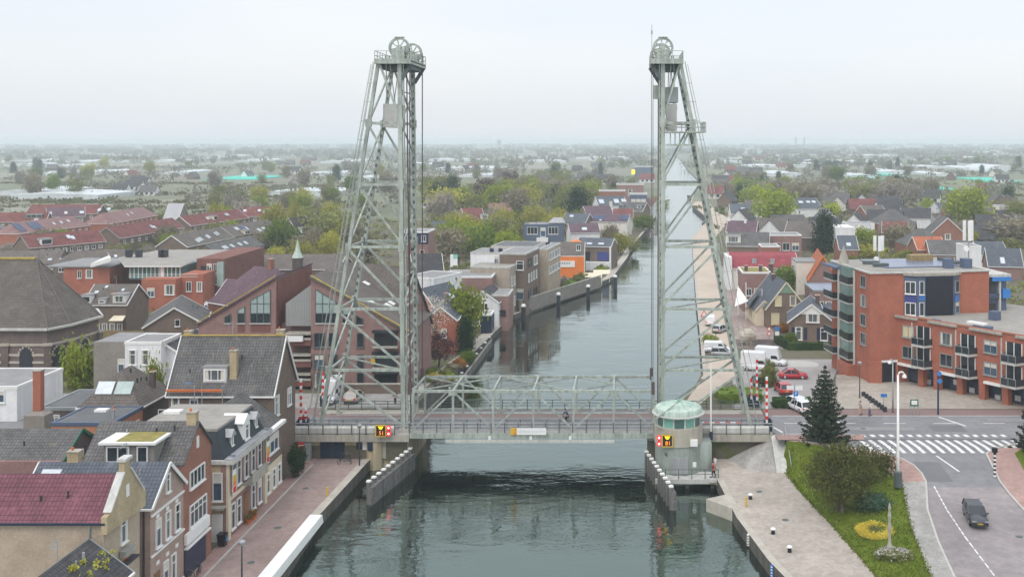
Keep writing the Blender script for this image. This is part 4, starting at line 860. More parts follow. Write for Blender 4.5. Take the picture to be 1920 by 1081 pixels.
# fenders and dolphins
def fender(label, pts, zt, zb, npost, th=.5, face=True):
    (xa, ya), (xb, yb) = pts; t = thing('fender', label, 'fender', ((xa+xb)/2, (ya+yb)/2, zb), math.atan2(yb-ya, xb-xa), 'timber fenders beside the bridge'); l = math.hypot(xb-xa, yb-ya)/2
    part('planking', t, lambda m: [m.box(-l, l, -th/2, th/2, h, h+.34) for h in [k*.38 for k in range(int((zt-zb)/.38))]], 'fender_wood')
    for i in range(npost):
        x = lerp(-l+.2, l-.2, i/(npost-1)); mb = MB(); mb.box(-.17, .17, .1, .44, -1.5, zt-zb+.25); p = mb.build('post', 'fender_wood', t, (x, 0, 0)); mb = MB(); mb.box(-.22, .22, .05, .49, zt-zb+.25, zt-zb+.42); mb.build('post_cap', 'white_paint', p)
fender('weathered timber fender with white post caps in front of the left abutment', ((-26.9, 106.4), (-24.9, 118.2)), -2.1, -4.6, 10); fender('weathered timber fender with white post caps below the keeper house', ((4.9, 104.9), (2.5, 117)), -2.1, -4.6, 10); fender('timber fender with white post caps beyond the bridge by the garden bank', ((-25.9, 150), (-25.3, 189)), -2.9, -4.6, 9)
part('walk_beam', bpy.data.objects['fender.002'], lambda m: m.box(-20, 20, -.2, .1, 1.3, 1.55), 'grey_wood')
for i, (px, py, d) in enumerate(((977, 601, 'nearest the white house'), (1043, 577, 'before the long brown wall'), (1099, 561, 'beside the terrace with the awnings'), (1150, 541, 'farthest up the canal'))):
    p = P(px, py, -4.2); t = thing('mooring_pile', f'dark mooring pile with white cap, {d}', 'mooring pile', (p.x+.5, p.y, -4.2), 0, 'mooring piles along the far bank'); part('pile', t, lambda m: m.lathe([(.45, -1.5), (.45, 3.0)], 14), 'dark_metal', True); part('cap', t, lambda m: m.lathe([(.5, 3.0), (.5, 3.3), (.3, 3.55), (0, 3.6)], 14), 'white_paint', True); mark(f'the mooring pile {d}', p.x, p.y)
pw = MB(); pw.prism([(8.2, 104.6), (11.2, 101.2), (10.9, 106.2)], -6, -2.9); o = pw.build('stone_pier', 'coping'); tag(o, 'small triangular stone pier jutting from the quay below the keeper house', 'pier')
ba = thing('quay_barrier', 'long white concrete barrier along the edge of the pink brick quay', 'barrier', (-30.4, 79, -3)); part('body', ba, lambda m: m.extr([(-.85, 0, 0), (-.8, 0, .72), (.62, 0, .72), (.9, 0, .1), (.9, 0, 0)], (0, 19.3, 0)) if False else m.add([(-.35,19.4,0),(-.35,19.4,.75),(.85,19.4,.75),(.95,19.4,0),(-.25,-30,0),(-.25,-30,.75),(.95,-30,.75),(1.1,-30,0)], [(0,1,2,3),(7,6,5,4),(1,5,6,2),(2,6,7,3),(0,4,5,1)]), 'white_paint')
# ---------------------------------------------------------------- left bank: houses along the street
FX = -37.35                                   # the facade line
def rx(y, x0, x1, z): return Vector((x0, y, z)), Vector((x1, y, z))
def cresting(t, y0, y1, z0, z1, x, mat, th=.3, chim=None):   # gable wall parapet standing proud of the roof at the street end (local coords)
    pass
# pink tiled house with beige brick gable
a, b = rx(75.05, -56, FX, 9.4)
h = house('brick_house', 'house with rosy pink tiled roof, beige brick walls and a parapet gable', 'the pink tiled house', a, b, 5.3, 7.0, -3, 'brick_beige', 'tile_pink', wins=[('r', .1, 8.2, .9, 1.9, 1, 2), ('r', .1, 4.6, 1.1, 2.1, 2, 2), ('r', -1.5, 4.6, .8, 1.6, 1, 2)], over=.35, trim='blue_dark', gut='navy_box')
Lh = 56+FX; l2 = Lh/2
part('gable_parapet', h, lambda m: (m.extr([(l2-.05, -2.95, 9.0), (l2-.05, -2.95, 10.25), (l2-.05, -2.45, 10.3), (l2-.05, -.45, 12.55), (l2-.05, -.4, 13.4), (l2-.05, .4, 13.4), (l2-.05, .45, 12.55), (l2-.05, 2.45, 10.3), (l2-.05, 2.85, 10.25), (l2-.05, 2.85, 9.0)], (.42, 0, 0))), 'brick_yellow')
part('coping', h, lambda m: (m.box(l2-.15, l2+.5, -.55, .55, 13.4, 13.62), m.bar((l2+.16, -2.5, 10.4), (l2+.16, -.5, 12.65), .6, .14), m.bar((l2+.16, .5, 12.65), (l2+.16, 2.5, 10.4), .6, .14)), 'concrete_pale')
part('oval_window', h, lambda m: m.box(l2+.3, l2+.42, -.22, .22, 10.7, 11.6), 'white_paint'); part('window_arch', h, lambda m: [m.lathe([(.62, 0), (.8, 0), (.8, .1), (.62, .1)], 10, (0, 0, 0), 0, 0, PI)] and None, 'terracotta') if False else None
part('window_box', h, lambda m: m.box(l2+.1, l2+.55, -.6, .9, 6.4, 6.85), 'flower_white'); part('balcony', h, lambda m: m.box(l2+.05, l2+.6, -1.9, 1.4, 5.75, 5.9), 'dark_metal'); part('downpipe', h, lambda m: m.tube([(l2-1.0, -2.75, 9.8), (l2-1.0, -2.75, -1)], .07, 6), 'grey_metal')
part('vent_pipe', h, lambda m: m.tube([(-3.6, -1.5, 10.9), (-3.6, -1.5, 11.9)], .13, 8), 'dark_metal')
part('trellis', h, lambda m: [m.box(-8.2+i*.3, -8.16+i*.3, -2.72, -2.68, 4.2, 6.9) for i in range(15)]+[m.box(-8.2, -4, -2.74, -2.7, 4.2+i*.3, 4.24+i*.3) for i in range(10)], 'dark_metal')
part('window_lintel', h, lambda m: (m.box(l2+.0, l2+.1, -.45, .65, 9.25, 9.45), m.box(l2+.0, l2+.1, -.55, .75, 5.75, 5.95)), 'terracotta')
# shed with vines at the bottom edge
t = house('shed', 'dark slatted shed roof overgrown with vines beside the beige wall', 'the vine covered shed', (-38.0, 62, 5.9), (-38.0, 71.4, 5.9), 5.9, 3.7, -3, 'brick_beige', 'tile_dark', asym=0, trim='grey_metal', cat='shed')
bush('climbing_vine', 'yellowish climbing vine spreading over the dark shed roof', -37.0, 69.4, 3.4, 2.2, 4.2, 2.2, 'leaf_yellow', 40, 22, .1, 5, 'vine', box=True, core=False)
# dark roofed house with white bargeboards
a, b = rx(82.2, -47.4, FX+.1, 8.0)
h = house('brick_house', 'pinkish brick house with steep dark grey roof and white bargeboards', 'the white bargeboard house', a, b, 5.9, 5.5, -3, 'brick_pink', 'tile_blue', trim='white_paint', over=.35,
 wins=[('r', .0, 9.3, .7, 1.5, 1, 2)]+[('r', x, 5.9, .85, 2.2, 1, 2) for x in (-1.7, 0, 1.7)]+[('r', x, 2.0, .85, 2.3, 1, 2) for x in (-.4, 1.0)], chim=[(-2.6, .3, 1.0, 'brick_yellow', .9)], sky=[(-3.9, .75, 1.6, .5)])
part('cornice', h, lambda m: [m.box(5.0, 5.2, -2.95, 2.95, z, z+.16) for z in (4.35, 7.55)]+[m.box(5.0, 5.18, -2.95, 2.95, .4, .52)], 'white_paint'); part('band', h, lambda m: [m.box(5.0, 5.1, x-.25, x+.25, z, z+.3) for z in (3.4, 7.1) for x in (-1.7, 0, 1.7)], 'white_paint'); part('downpipe', h, lambda m: m.tube([(4.6, -3.05, 8.3), (4.6, -3.05, 0)], .07, 6), 'dark_metal')
part('door', h, lambda m: m.box(5.0, 5.14, -2.35, -1.4, 0, 2.9), 'wood')
# red brick gable house with mossy dormer
a, b = rx(88.0, -45.5, FX+.05, 9.7)
h = house('brick_house', 'red brick gable house with signboard over a wide gateway and a mossy flat dormer', 'the red brick gable house', a, b, 6.0, 7.0, -3, 'brick_red', 'tile_grey', over=.2, wins=[('r', -.1, 8.0, 3.0, 1.5, 4, 1), ('r', 0.1, 4.9, 3.4, 1.9, 4, 2)], chim=[(3.7, 0, .75, 'brick_yellow', .8)])
part('dormer', h, lambda m: (m.box(-2.2, 2.0, -3.5, -.2, 8.9, 11.7)), 'grey_wood'); part('dormer_roof', h, lambda m: (m.box(-2.5, 2.25, -3.85, 0, 11.75, 11.95)), 'white_paint'); part('moss', h, lambda m: m.box(-1.2, 1.9, -3.5, -.4, 11.955, 12.0), 'moss_roof')
win(h, -1.0, -3.52, 10.9, 0, 1.9, 1.35, 2, 1); win(h, 1.05, -3.52, 10.9, 0, .9, 1.35, 1, 1)
part('gateway', h, lambda m: m.box(4.07, 4.19, -2.6, 1.6, 0, 2.6), 'blue_dark'); part('signboard', h, lambda m: (m.box(4.15, 4.4, -2.7, 2.0, 2.95, 3.85), m.box(4.15, 4.5, -2.75, 2.05, 2.6, 2.75)), 'white_paint'); part('oval_window', h, lambda m: m.box(4.1, 4.2, -.2, .2, 10.4, 11.4), 'white_paint')
# mansard house with banners
cy = (93.6+103.7)/2; md = (103.7-93.6)
h = thing('mansard_house', 'ornate brick house with black mansard roof, white dormers and two colourful banners', 'house', (-41.6, cy, -3)); mark('the black mansard house', -41.6, cy); q_ = md/2; fx = -37.0+41.6
part('wall', h, lambda m: m.box(-4.3, fx, -q_, q_, -1, 7.4), 'brick_mauve'); part('side_wall', h, lambda m: m.box(-4.31, fx-.5, -q_-.03, -q_, -1, 7.3), 'brick_yellow')
part('roof', h, lambda m: (m.add([(-4.3,-q_,7.4),(fx,-q_,7.4),(fx,q_,7.4),(-4.3,q_,7.4),(-4.3,-q_+.9,10.1),(fx-1.2,-q_+.9,10.1),(fx-1.2,q_-.5,10.1),(-4.3,q_-.5,10.1)], [(0,1,5,4),(1,2,6,5),(2,3,7,6)])), 'slate'); part('flat_roof', h, lambda m: m.box(-4.4, fx-1.15, -q_+.8, q_-.4, 9.95, 10.2), 'gravel_roof')
part('cornice', h, lambda m: (m.box(fx, fx+.75, -q_-.2, q_+.1, 7.15, 7.55), m.box(fx-1.5, fx, -q_-.25, -q_, 7.2, 7.55)), 'concrete_pale'); part('gutter_lead', h, lambda m: m.box(fx-.1, fx+.7, -q_-.15, q_+.05, 7.56, 7.66), 'zinc')
part('pilaster', h, lambda m: [m.box(fx, fx+.22, y-.3, y+.3, 0, 7.15) for y in (-q_+.32, q_-.3)]+[m.box(fx, fx+.16, -q_+.62, q_-.6, 3.55, 3.85)], 'cream_paint')
for i, y in enumerate((-3.55, -2.1, -.2, 1.6, 3.3)):
    win(h, fx+.01, y, 5.5, PI/2, .95, 2.3, 1, 2, 'white_paint'); 
    if i != 2: win(h, fx+.01, y, 1.85, PI/2, .95, 2.4, 1, 2, 'white_paint')
part('door', h, lambda m: m.box(fx, fx+.1, -.75, .35, 0, 2.9), 'wood'); part('balcony', h, lambda m: (m.box(fx, fx+1.0, -1.1, 3.2, 3.86, 4.05), m.box(fx+.92, fx+1.0, -1.1, 3.2, 4.05, 4.85)), 'concrete')
part('window_crown', h, lambda m: [m.box(fx, fx+.18, y-.3, y+.3, 6.75, 7.0) for y in (-3.55, -2.1, -.2, 1.6, 3.3)], 'white_paint')
dm = part('dormer', h, lambda m: (m.box(fx-2.2, fx-.25, -.2, 1.5, 7.6, 9.6), m.extr([(fx-2.4, -.5, 9.6), (fx-2.4, .65, 10.35), (fx-2.4, 1.8, 9.6)], (2.3, 0, 0))), 'white_paint'); win(dm, fx-.24, .65, 8.6, PI/2, 1.1, 1.5, 1, 2)
for y in (-2.6, 3.6): d2 = part('dormer', h, lambda m: (m.box(fx-1.3, fx-.45, y-.3, y+.3, 8.0, 9.1), m.extr([(fx-1.8, y-.65, 9.1), (fx-1.8, y, 9.75), (fx-1.8, y+.65, 9.1)], (1.6, 0, 0))), 'zinc'); win(d2, fx-.44, y, 8.6, PI/2, .45, .8, 1, 1)
d2 = part('dormer', h, lambda m: (m.box(1.4, 2.0, -q_+.1, -q_+1.0, 7.7, 9.0), m.extr([(1.1, -q_-.1, 8.9), (1.7, -q_-.1, 9.6), (2.3, -q_-.1, 8.9)], (0, 1.4, 0))), 'white_paint')
win(h, fx-.75, -q_-.05, 5.1, 0, .9, 2.6, 1, 2); part('side_balcony', h, lambda m: m.box(fx-1.6, fx, -q_-.9, -q_-.04, 3.2, 3.4), 'concrete'); part('side_door', h, lambda m: m.box(fx-1.3, fx-.3, -q_-.12, -q_-.04, 0, 2.6), 'white_paint'); part('roof_hatch', h, lambda m: m.box(-3.9, -2.3, .8, 1.8, 10.2, 10.45), 'white_paint')
for i, y in enumerate((-4.35, 4.45)):
    b = thing('banner', f'colourful banner with blue top and red foot at the {("near", "far")[i]} end of the mansard facade', 'banner', (-37.0+.5, cy+y, 1.2), 0, 'banners on the mansard house'); part('cloth', b, lambda m: m.box(-.02, .02, -.42, .42, 0, 3.5), 'white_paint')
    for z0_, z1_, w_, mt in ((3.0, 3.5, .42, 'blue_panel'), (2.3, 3.0, .38, 'window_blue'), (1.2, 1.75, .36, 'yellow_paint'), (.75, 1.2, .34, 'orange_paint'), (.12, .7, .34, 'red_paint')): part('print', b, lambda m: m.box(-.03, .03, -w_, w_, z0_, z1_), mt)
    part('rod', b, lambda m: m.bar((-.5, 0, 3.55), (.1, 0, 3.55), .05), 'dark_metal')
# low house with white gutter
a, b = (-41.6, 103.9, 6.9), (-41.6, 109.5, 6.9)
h = house('corner_house', 'small house with grey roof, white gutter and pale yellow ground floor beside the mansard house', 'the white gutter house', b, a, 8.6, 3.9, -3, 'brick_brown', 'tile_grey', trim=None, wins=[])
part('gutter', h, lambda m: m.box(-3.0, 3.0, 4.25, 4.75, 6.6, 6.95), 'white_paint'); part('shopfront', h, lambda m: m.box(-2.8, 2.8, 4.3, 4.36, 0, 3.2), 'cream_paint')
win(h, .2, 4.31, 5.2, PI, 3.6, 1.9, 3, 1); [win(h, x, 4.37, 1.5, PI, 1.0, 2.0, 1, 2) for x in (-1.8, -.2, 1.5)]
# big grey roof
a, b = rx(113.7, -49.7, -38.4, 12.2)
h = house('corner_house', 'tall brown brick corner house with a big plain grey tiled roof and white dormer', 'the big grey roof', a, b, 7.4, 6.8, -3, 'brick_brown', 'tile_grey', trim='white_paint', over=.5, dorm=[(-.9, .16, 2.5, 1.6, 'white_paint', 3)], chim=[(1.0, -2.6, 2.6, 'brick_yellow', .75), (-5.3, .5, 1.1, 'brick_yellow', .8), (5.1, .4, 1.1, 'brick_yellow', .8)],
 wins=[('f', -4.9, 8.7, .9, 1.0, 1, 1), ('f', 1.8, 8.6, 1.1, 1.3, 1, 1), ('f', -2.9, 8.7, .9, 1.1, 1, 1), ('r', -2.6, 8.0, 1.3, 2.2, 2, 2), ('r', -2.4, 3.0, 1.3, 2.4, 2, 2), ('r', 1.5, 8, 1.2, 2.0, 2, 2)])
part('terracotta_ridge', h, lambda m: m.box(-5.6, .4, -4.45, -4.1, 9.95, 10.15), 'terracotta'); part('ridge_moss', h, lambda m: m.box(-5.8, 5.8, -.15, .15, 15.16, 15.26), 'ridge_moss'); part('satellite_dish', h, lambda m: m.lathe([(.45, 0), (.3, .12), (0, .17)], 14, (-3.1, -4.6, 10.9)), 'slate_blue')
part('balcony_frame', h, lambda m: [m.bar((-6+i*.9, -5.4, 7.2), (-6+i*.9, -5.4, 8.3), .06) for i in range(4)]+[m.bar((-6, -5.4, 8.3), (-3.3, -5.4, 8.3), .06)], 'white_paint'); part('scaffold_pole', h, lambda m: [m.tube([(x, -4.8, 7.0), (x, -4.8, 10.8)], .05, 6) for x in (-2.4, -1.6, .6)], 'grey_metal')
# hip roofed house and its orange brick extension
house('hip_house', 'hip roofed brown tiled house with pair of big skylights and a slim chimney', 'the hip roofed house', (-56.8, 113.9, 8.3), (-56.8, 116.3, 8.3), 6.6, 5.0, -3, 'brick_dark', 'tile_brown', 'hip', trim='white_paint', hipi=2.6, chim=[(1.2, -2.4, 1.6, 'brick_dark', .6)], over=.4)
hh = bpy.data.objects['hip_house']
for y_ in (-1.05, 1.05): sk = part('skylight', hh, lambda m: (m.box(-.92, .92, -.75, .75, -.06, .06)), 'skylight_glass' if y_ > 0 else 'window_pale'); sk.location = (-2.66, y_, 9.62); sk.rotation_euler = (R(51), 0, -PI/2)
house('extension', 'orange brick flat roofed extension with blue grey roof edge below the hip roof', 'the orange flat extension', (-59.4, 107.9, 4.8), (-53.1, 107.9, 4.8), 6.6, 4.8, -3, 'brick_terracotta', 'felt_roof', 'flat', trim='slate_blue', wins=[('f', .4, 5.9, 1.7, 1.7, 2, 2), ('r', -1.8, 6.4, .8, .7, 1, 1), ('r', .2, 6.4, .8, .7, 1, 1), ('r', 2.0, 6.4, .8, .7, 1, 1)], chim=[(2.2, -1.2, .9, 'zinc', .25)], cat='extension')
part('skylight', bpy.data.objects['extension'], lambda m: m.box(-1.0, .3, 1.0, 1.9, 7.86, 8.1), 'white_paint')
house('flat_house', 'white walled flat roofed house with pale roof edge in front of the brick church', 'the white flat roofed house', (-90, 128, 4.1), (-74, 128, 4.1), 10, 4.1, -3, 'render_white', 'felt_grey', 'flat', trim='white_paint', wins=[('f', 5.8, 6.0, 1.5, 1.5, 2, 1, 'white_paint', 'window_blue'), ('f', 2.2, 6.0, 1.5, 1.5, 2, 1)])
house('flat_house', 'low dark flat roofed building between the white flat house and the hip roof', 'the low dark flat roof', (-70.5, 126, 1.9), (-60.5, 126, 1.9), 9, 1.9, -3, 'brick_dark', 'felt_roof', 'flat', trim='grey_metal', rows=[('f', 3, 3.6, 1.2, 1.2, 2, 1, 'white_paint', 'window_blue')])
c = thing('chimney_stack', 'tall orange brick chimney on a grey masonry base in front of the white flat house', 'chimney', (-68.6, 118.2, -3)); part('stack', c, lambda m: m.box(-.45, .45, -.4, .4, 5.4, 10.2), 'brick_orange'); part('base', c, lambda m: m.add([(-1.3,-1.0,-.3),(1.3,-1.0,-.3),(1.3,1.0,-.3),(-1.3,1.0,-.3),(-1.2,-.9,5.2),(1.2,-.9,5.2),(1.2,.9,5.2),(-1.2,.9,5.2),(-.5,-.45,5.6),(.5,-.45,5.6),(.5,.45,5.6),(-.5,.45,5.6)], [(0,1,5,4),(1,2,6,5),(2,3,7,6),(3,0,4,7),(4,5,9,8),(5,6,10,9),(6,7,11,10),(7,4,8,11)]), 'brick_grey'); part('cap', c, lambda m: m.box(-.52, .52, -.47, .47, 10.2, 10.35), 'concrete')
house('gabled_house', 'grey tiled house with a green trimmed gable and white gutter', 'the green gabled house', (-66, 93.5, 7.5), (-50.4, 93.5, 7.5), 6.0, 5.7, -3, 'brick_dark', 'tile_grey', trim='green_paint', wins=[('r', 0, 8.2, 1.3, 1.1, 2, 1, 'dark_metal')], over=.5)
part('side_wall', bpy.data.objects['gabled_house'], lambda m: m.box(-8.2, 8.0, -3.6, -3.3, 6.0, 8.6), 'brick_mauve')
y_ = thing('garden_yard', 'cluttered garden yard with dark fences behind the green gabled house', 'yard', (-62, 103, -3)); part('fence_panel', y_, lambda m: [m.box(-14+i*2, -12.1+i*2, 6-.05, 6+.05, 0, 4.6) for i in range(7)], 'fence_wood'); part('roof_terrace', y_, lambda m: m.box(-14, -1, -1, 5.5, 2.9, 3.2), 'grey_wood'); part('railing', y_, lambda m: fence(m, -14, -4, -1, 3.2, 1.0, (.4, .8, 1.12), .05), 'grey_metal')
# church
ch = thing('church', 'large dark brick church with octagonal end and a huge grey tiled roof', 'church', (-92, 160, -3)); mark('the brick church', -92, 160); cp = [(-112,149.7),(-91.8,149.7),(-85.6,149.7),(-84.2,153.2),(-83.5,160.3),(-87.6,166.6),(-94,170.5),(-112,171)]; cl = [(x+92, y-160) for x, y in cp]
part('wall', ch, lambda m: m.prism(cl, -1, 9.4), 'church_brick'); hzr = 18.5
def chroof(m):
    e = [(x*1.04+.1, y*1.05, 9.3) for x, y in cl]; r0, r1 = (-20, 0, hzr), (-1.2, 0, hzr)
    m.add(e+[r0, r1], [(0,1,9,8), (1,2,9), (2,3,9), (3,4,9), (4,5,9), (5,6,9), (6,7,8,9)])
part('roof', ch, chroof, 'tile_church'); part('gutter', ch, lambda m: [m.bar((a[0]*1.045+.1, a[1]*1.055, 9.25), (b[0]*1.045+.1, b[1]*1.055, 9.25), .45, .32) for a, b in zip(cl, cl[1:])], 'concrete_pale')
part('stone_band', ch, lambda m: [m.bar((a[0]*1.002, a[1]*1.002, z), (b[0]*1.002, b[1]*1.002, z), .2, .34) for z in (1, 2.1, 3.2, 4.3, 5.4, 6.9) for a, b in zip(cl[:-2], cl[1:-1])], 'stone_band'); part('ridge_moss', ch, lambda m: m.box(-20, -1.2, -.35, .35, hzr-.15, hzr+.12), 'ridge_moss'); part('hip_ridge', ch, lambda m: [m.bar((-1.2, 0, hzr+.05), (cl[i][0]*1.04+.1, cl[i][1]*1.05, 9.35), .16, .16) for i in (2, 3, 4)], 'tile_brown')
part('buttress', ch, lambda m: [m.cbox((cl[i][0], cl[i][1], 3.2), .9, .9, 7.2, R(20*i)) for i in (1, 2, 3, 4)], 'church_brick'); part('buttress_cap', ch, lambda m: [m.cbox((cl[i][0], cl[i][1], 6.95), 1.15, 1.15, .35, R(20*i)) for i in (1, 2, 3, 4)], 'stone_band')
def gothic(m, w, z0, z1, k=0): m.extr([(-w, k, z0), (w, k, z0), (w, k, z1-w*1.4), (w*.6, k, z1-w*.45), (0, k, z1), (-w*.6, k, z1-w*.45), (-w, k, z1-w*1.4)], (0, .1, 0))
for x, y, rz_ in ((-88.7+92, 149.68-160, 0), (-84.75+92, 151.3-160, R(68)), (-83.85+92, 156.7-160, R(84)), (-97+92, 149.68-160, 0)):
    mb = MB(); gothic(mb, .95, 2.0, 6.6, -.12); w = mb.build('window', 'dark_metal', ch, (x, y, 0), rz_); mb = MB(); [mb.cbox((math.cos(a_)*1.15, -.06, 5.3+math.sin(a_)*1.25), .22, .12, .3) for a_ in [PI*k/8 for k in range(9)]]; mb.build('window_surround', 'stone_band', w)
# white house, brown rear wall, houses behind
house('white_house', 'white rendered flat roofed house with tall paired windows', 'the white rendered house', (-66.6, 137.5, 7.2), (-61.8, 137.5, 7.2), 6, 7.2, -3, 'render_white', 'felt_grey', 'flat', trim='white_paint', wins=[('f', -1.35, 8.3, 1.1, 2.0, 1, 2), ('f', .35, 8.3, 1.1, 2.0, 1, 2), ('f', .4, 4.6, 1.0, .8, 1, 1)], gut='white_paint')
house('white_house', 'narrow white gabled house with a small blind window beside the white rendered house', 'the narrow white gable', (-62.0, 136.0, 6.9), (-62.0, 146, 6.9), 3.5, 5.8, -3, 'render_white', 'tile_dark', trim='white_paint', wins=[('l', .2, 7.0, .9, .9, 1, 1, 'white_paint', 'blind'), ('l', .6, 3.2, .8, 1.4, 1, 1)])
house('grey_house', 'grey brown windowed side house between church and white rendered house', 'the grey side house', (-72.6, 141.5, 6.6), (-66.8, 141.5, 6.6), 7, 6.6, -3, 'brick_grey', 'felt_grey', 'flat', wins=[('f', .9, 6.3, .9, 2.1, 1, 2)])
house('brick_house', 'brown brick house with brown tiled roof, white framed dormers and small awning', 'the dormered brown house', at(180, 532, 195), at(258, 534, 195), 9, 3.3, -3.2, 'brick_brown', 'tile_brown', dorm=[(-3.6, .05, 1.8, 1.5, 'white_paint', 1), (2.6, .05, 2.4, 1.6, 'white_paint', 2), (-.6, .02, 1.3, .9, 'white_paint', 1)], trim='white_paint', sky=[(-2.9, .55), (-1.6, .85, .6, .7), (1.9, .7, .6, .7), (.6, .5, 1.0, .5, 'terracotta')], rows=[('f', 5, 2.2, 1.0, 1.5)], over=.3)
fn = thing('garden_fence', 'yellowish wooden garden fence in front of the dormered brown house', 'fence', (-94, 186, -3.2)); part('board_panel', fn, lambda m: [m.box(-6.5+i*1.9, -4.7+i*1.9, -.05, .05, 0, 2.4) for i in range(7)], 'fence_wood'); part('post', fn, lambda m: [m.box(-6.6+i*1.9, -6.5+i*1.9, -.08, .08, 0, 2.5) for i in range(8)], 'grey_wood')
aw = thing('awning', 'small cream awning on the back wall of the dormered brown house', 'awning', (-95.0, 189.9, .6)); part('cloth', aw, lambda m: m.add([(-1.1,0,.7),(1.1,0,.7),(1.3,-1.6,0),(-1.3,-1.6,0),(-1.1,0,.62),(1.1,0,.62),(1.3,-1.6,-.08),(-1.3,-1.6,-.08)], [(0,1,2,3),(7,6,5,4),(2,6,7,3)]), 'cream_paint')
house('gabled_house', 'brick house with cream bargeboarded gable facing the bridge road', 'the cream gable house', (-76.8, 172, 5.8), (-81.5, 185.5, 5.8), 9.4, 2.8, -2.9, 'brick_brown', 'tile_grey', trim='white_paint', wins=[('l', .5, 6.0, .8, 1.2, 1, 1)], over=.5)
bush('forsythia', 'big bright yellow forsythia bush behind the cream gable house', XA(355, 186), 186, -3.1, 3.0, 2.4, 8.4, 'flower_yellow', 30, 30, .16, 11); bush('forsythia', 'lower bright yellow forsythia beside the parked van', XA(378, 178), 178, -3.1, 2.0, 3, 5.0, 'flower_yellow', 30, 30, .16, 12)
# curved modern apartments
ap = thing('apartment_building', 'modern red brick apartment building with curved penthouse roof', 'apartments', at(340, 560, 226)-Vector((0, 0, 0))); ap.location.z = -3.2; mark('the curved penthouse apartments', -98, 235); ax, ay = ap.location.x, ap.location.y
def wx(px, Y): return XA(px, Y)-ax
def wz(py, Y): return ZA(py, Y)+3.2
part('wall', ap, lambda m: (m.box(wx(265, 222), wx(330, 222), -4, 25, -1, wz(523, 222)), m.box(wx(330, 222), wx(372, 222), -1.5, 25, -1, wz(518, 222)+.2)), 'brick_orange'); part('wall', ap, lambda m: m.box(wx(372, 232), wx(425, 232), 5, 30, -1, wz(484, 232)), 'brick_maroon')
part('wing_wall', ap, lambda m: m.box(wx(128, 236), wx(214, 236), 8, 24, -1, wz(499, 236)), 'brick_orange'); part('wing_roof', ap, lambda m: m.box(wx(95, 236), wx(216, 236), 7.6, 24.4, wz(499, 236), wz(499, 236)+.3), 'felt_grey')
part('penthouse', ap, lambda m: m.box(wx(242, 226), wx(336, 226), .5, 24, wz(524, 226), wz(500, 226)), 'house_glass'); part('penthouse_mullion', ap, lambda m: [m.box(x-.08, x+.08, .38, .5, wz(522, 226), wz(501, 226)) for x in [lerp(wx(242, 226), wx(336, 226), i/12) for i in range(13)]]+[m.box(wx(303, 226)-.4, wx(303, 226)+.4, .3, .5, wz(522, 226), wz(501, 226))], 'white_paint')
def curv(m):
    zt = wz(500, 226); pts = [(wx(236, 226), -.6), (wx(342, 226), -.6), (wx(352, 230), 3)]+[(wx(360, 236)+7*math.sin(a_)*1.6-4, 24-16*math.cos(a_)*.9) for a_ in [k*PI/16 for k in range(2, 8)]]+[(wx(420, 250), 33), (wx(270, 250), 33), (wx(215, 240), 16)]; m.prism(pts, zt, zt+.3, 0, 1)
part('penthouse_roof', ap, curv, ['white_paint', 'gravel_roof']); part('glass_curve', ap, lambda m: m.lathe([(7.0, wz(500, 240)-3.4), (7.0, wz(500, 240)-.3)], 16, (wx(352, 245)+3, 18, 0), 0, -1.9, .4), 'window_pale'); part('balustrade', ap, lambda m: [m.bar((wx(240, 222), -3.8, wz(523, 222)+h_), (wx(370, 222), -3.8, wz(523, 222)+h_), .07) for h_ in (.5, 1.0)], 'white_paint')
for px, py, w_, h_, Y_, dy in ((283, 548, 1.6, 2.0, 222, -4.02), (318, 543, 2.2, 2.2, 222, -4.02), (345, 540, 1.2, 2.2, 222, -1.52), (365, 540, 1.2, 2.2, 222, -1.52), (176, 511, 1.6, 2.0, 236, 7.98), (158, 512, .9, 1.8, 236, 7.98), (396, 502, 1.1, 2.2, 232, 4.98), (407, 502, .9, 2.2, 232, 4.98), (396, 523, 1.1, 2.2, 232, 4.98), (407, 523, .9, 2.2, 232, 4.98)): win(ap, wx(px, Y_), dy, wz(py, Y_), 0, w_, h_, 2, 1)
part('balcony_bay', ap, lambda m: [m.box(wx(373, 230), wx(388, 230), 3.2, 5, wz(y_, 230), wz(y_, 230)+1.0) for y_ in (518, 538, 556)], 'white_paint'); part('loggia', ap, lambda m: [m.box(wx(373, 230), wx(388, 230), 4.9, 5.05, wz(y_, 230)+1.1, wz(y_, 230)+2.3) for y_ in (518, 538)], 'window_glass'); part('glass_bay', ap, lambda m: m.box(wx(413, 232), wx(424, 232), 4.2, 5.1, wz(535, 232), wz(489, 232)), 'window_pale'); part('roof_box', ap, lambda m: [m.cbox((wx(p, 240), 16, wz(478, 240)+.2), 1.2, 1.2, 1.7) for p in (234, 253, 296, 302)], 'dark_metal'); part('white_canopy', ap, lambda m: m.add([(wx(187, 236), 6, wz(490, 236)), (wx(240, 240), 6, wz(475, 240)), (wx(240, 250), 14, wz(475, 240)+.5), (wx(187, 236), 14, wz(487, 236)+.6), (wx(187, 236), 6, wz(490, 236)-.9), (wx(240, 240), 6, wz(475, 240)-.9)], [(0,1,2,3),(0,4,5,1)]), 'white_paint')
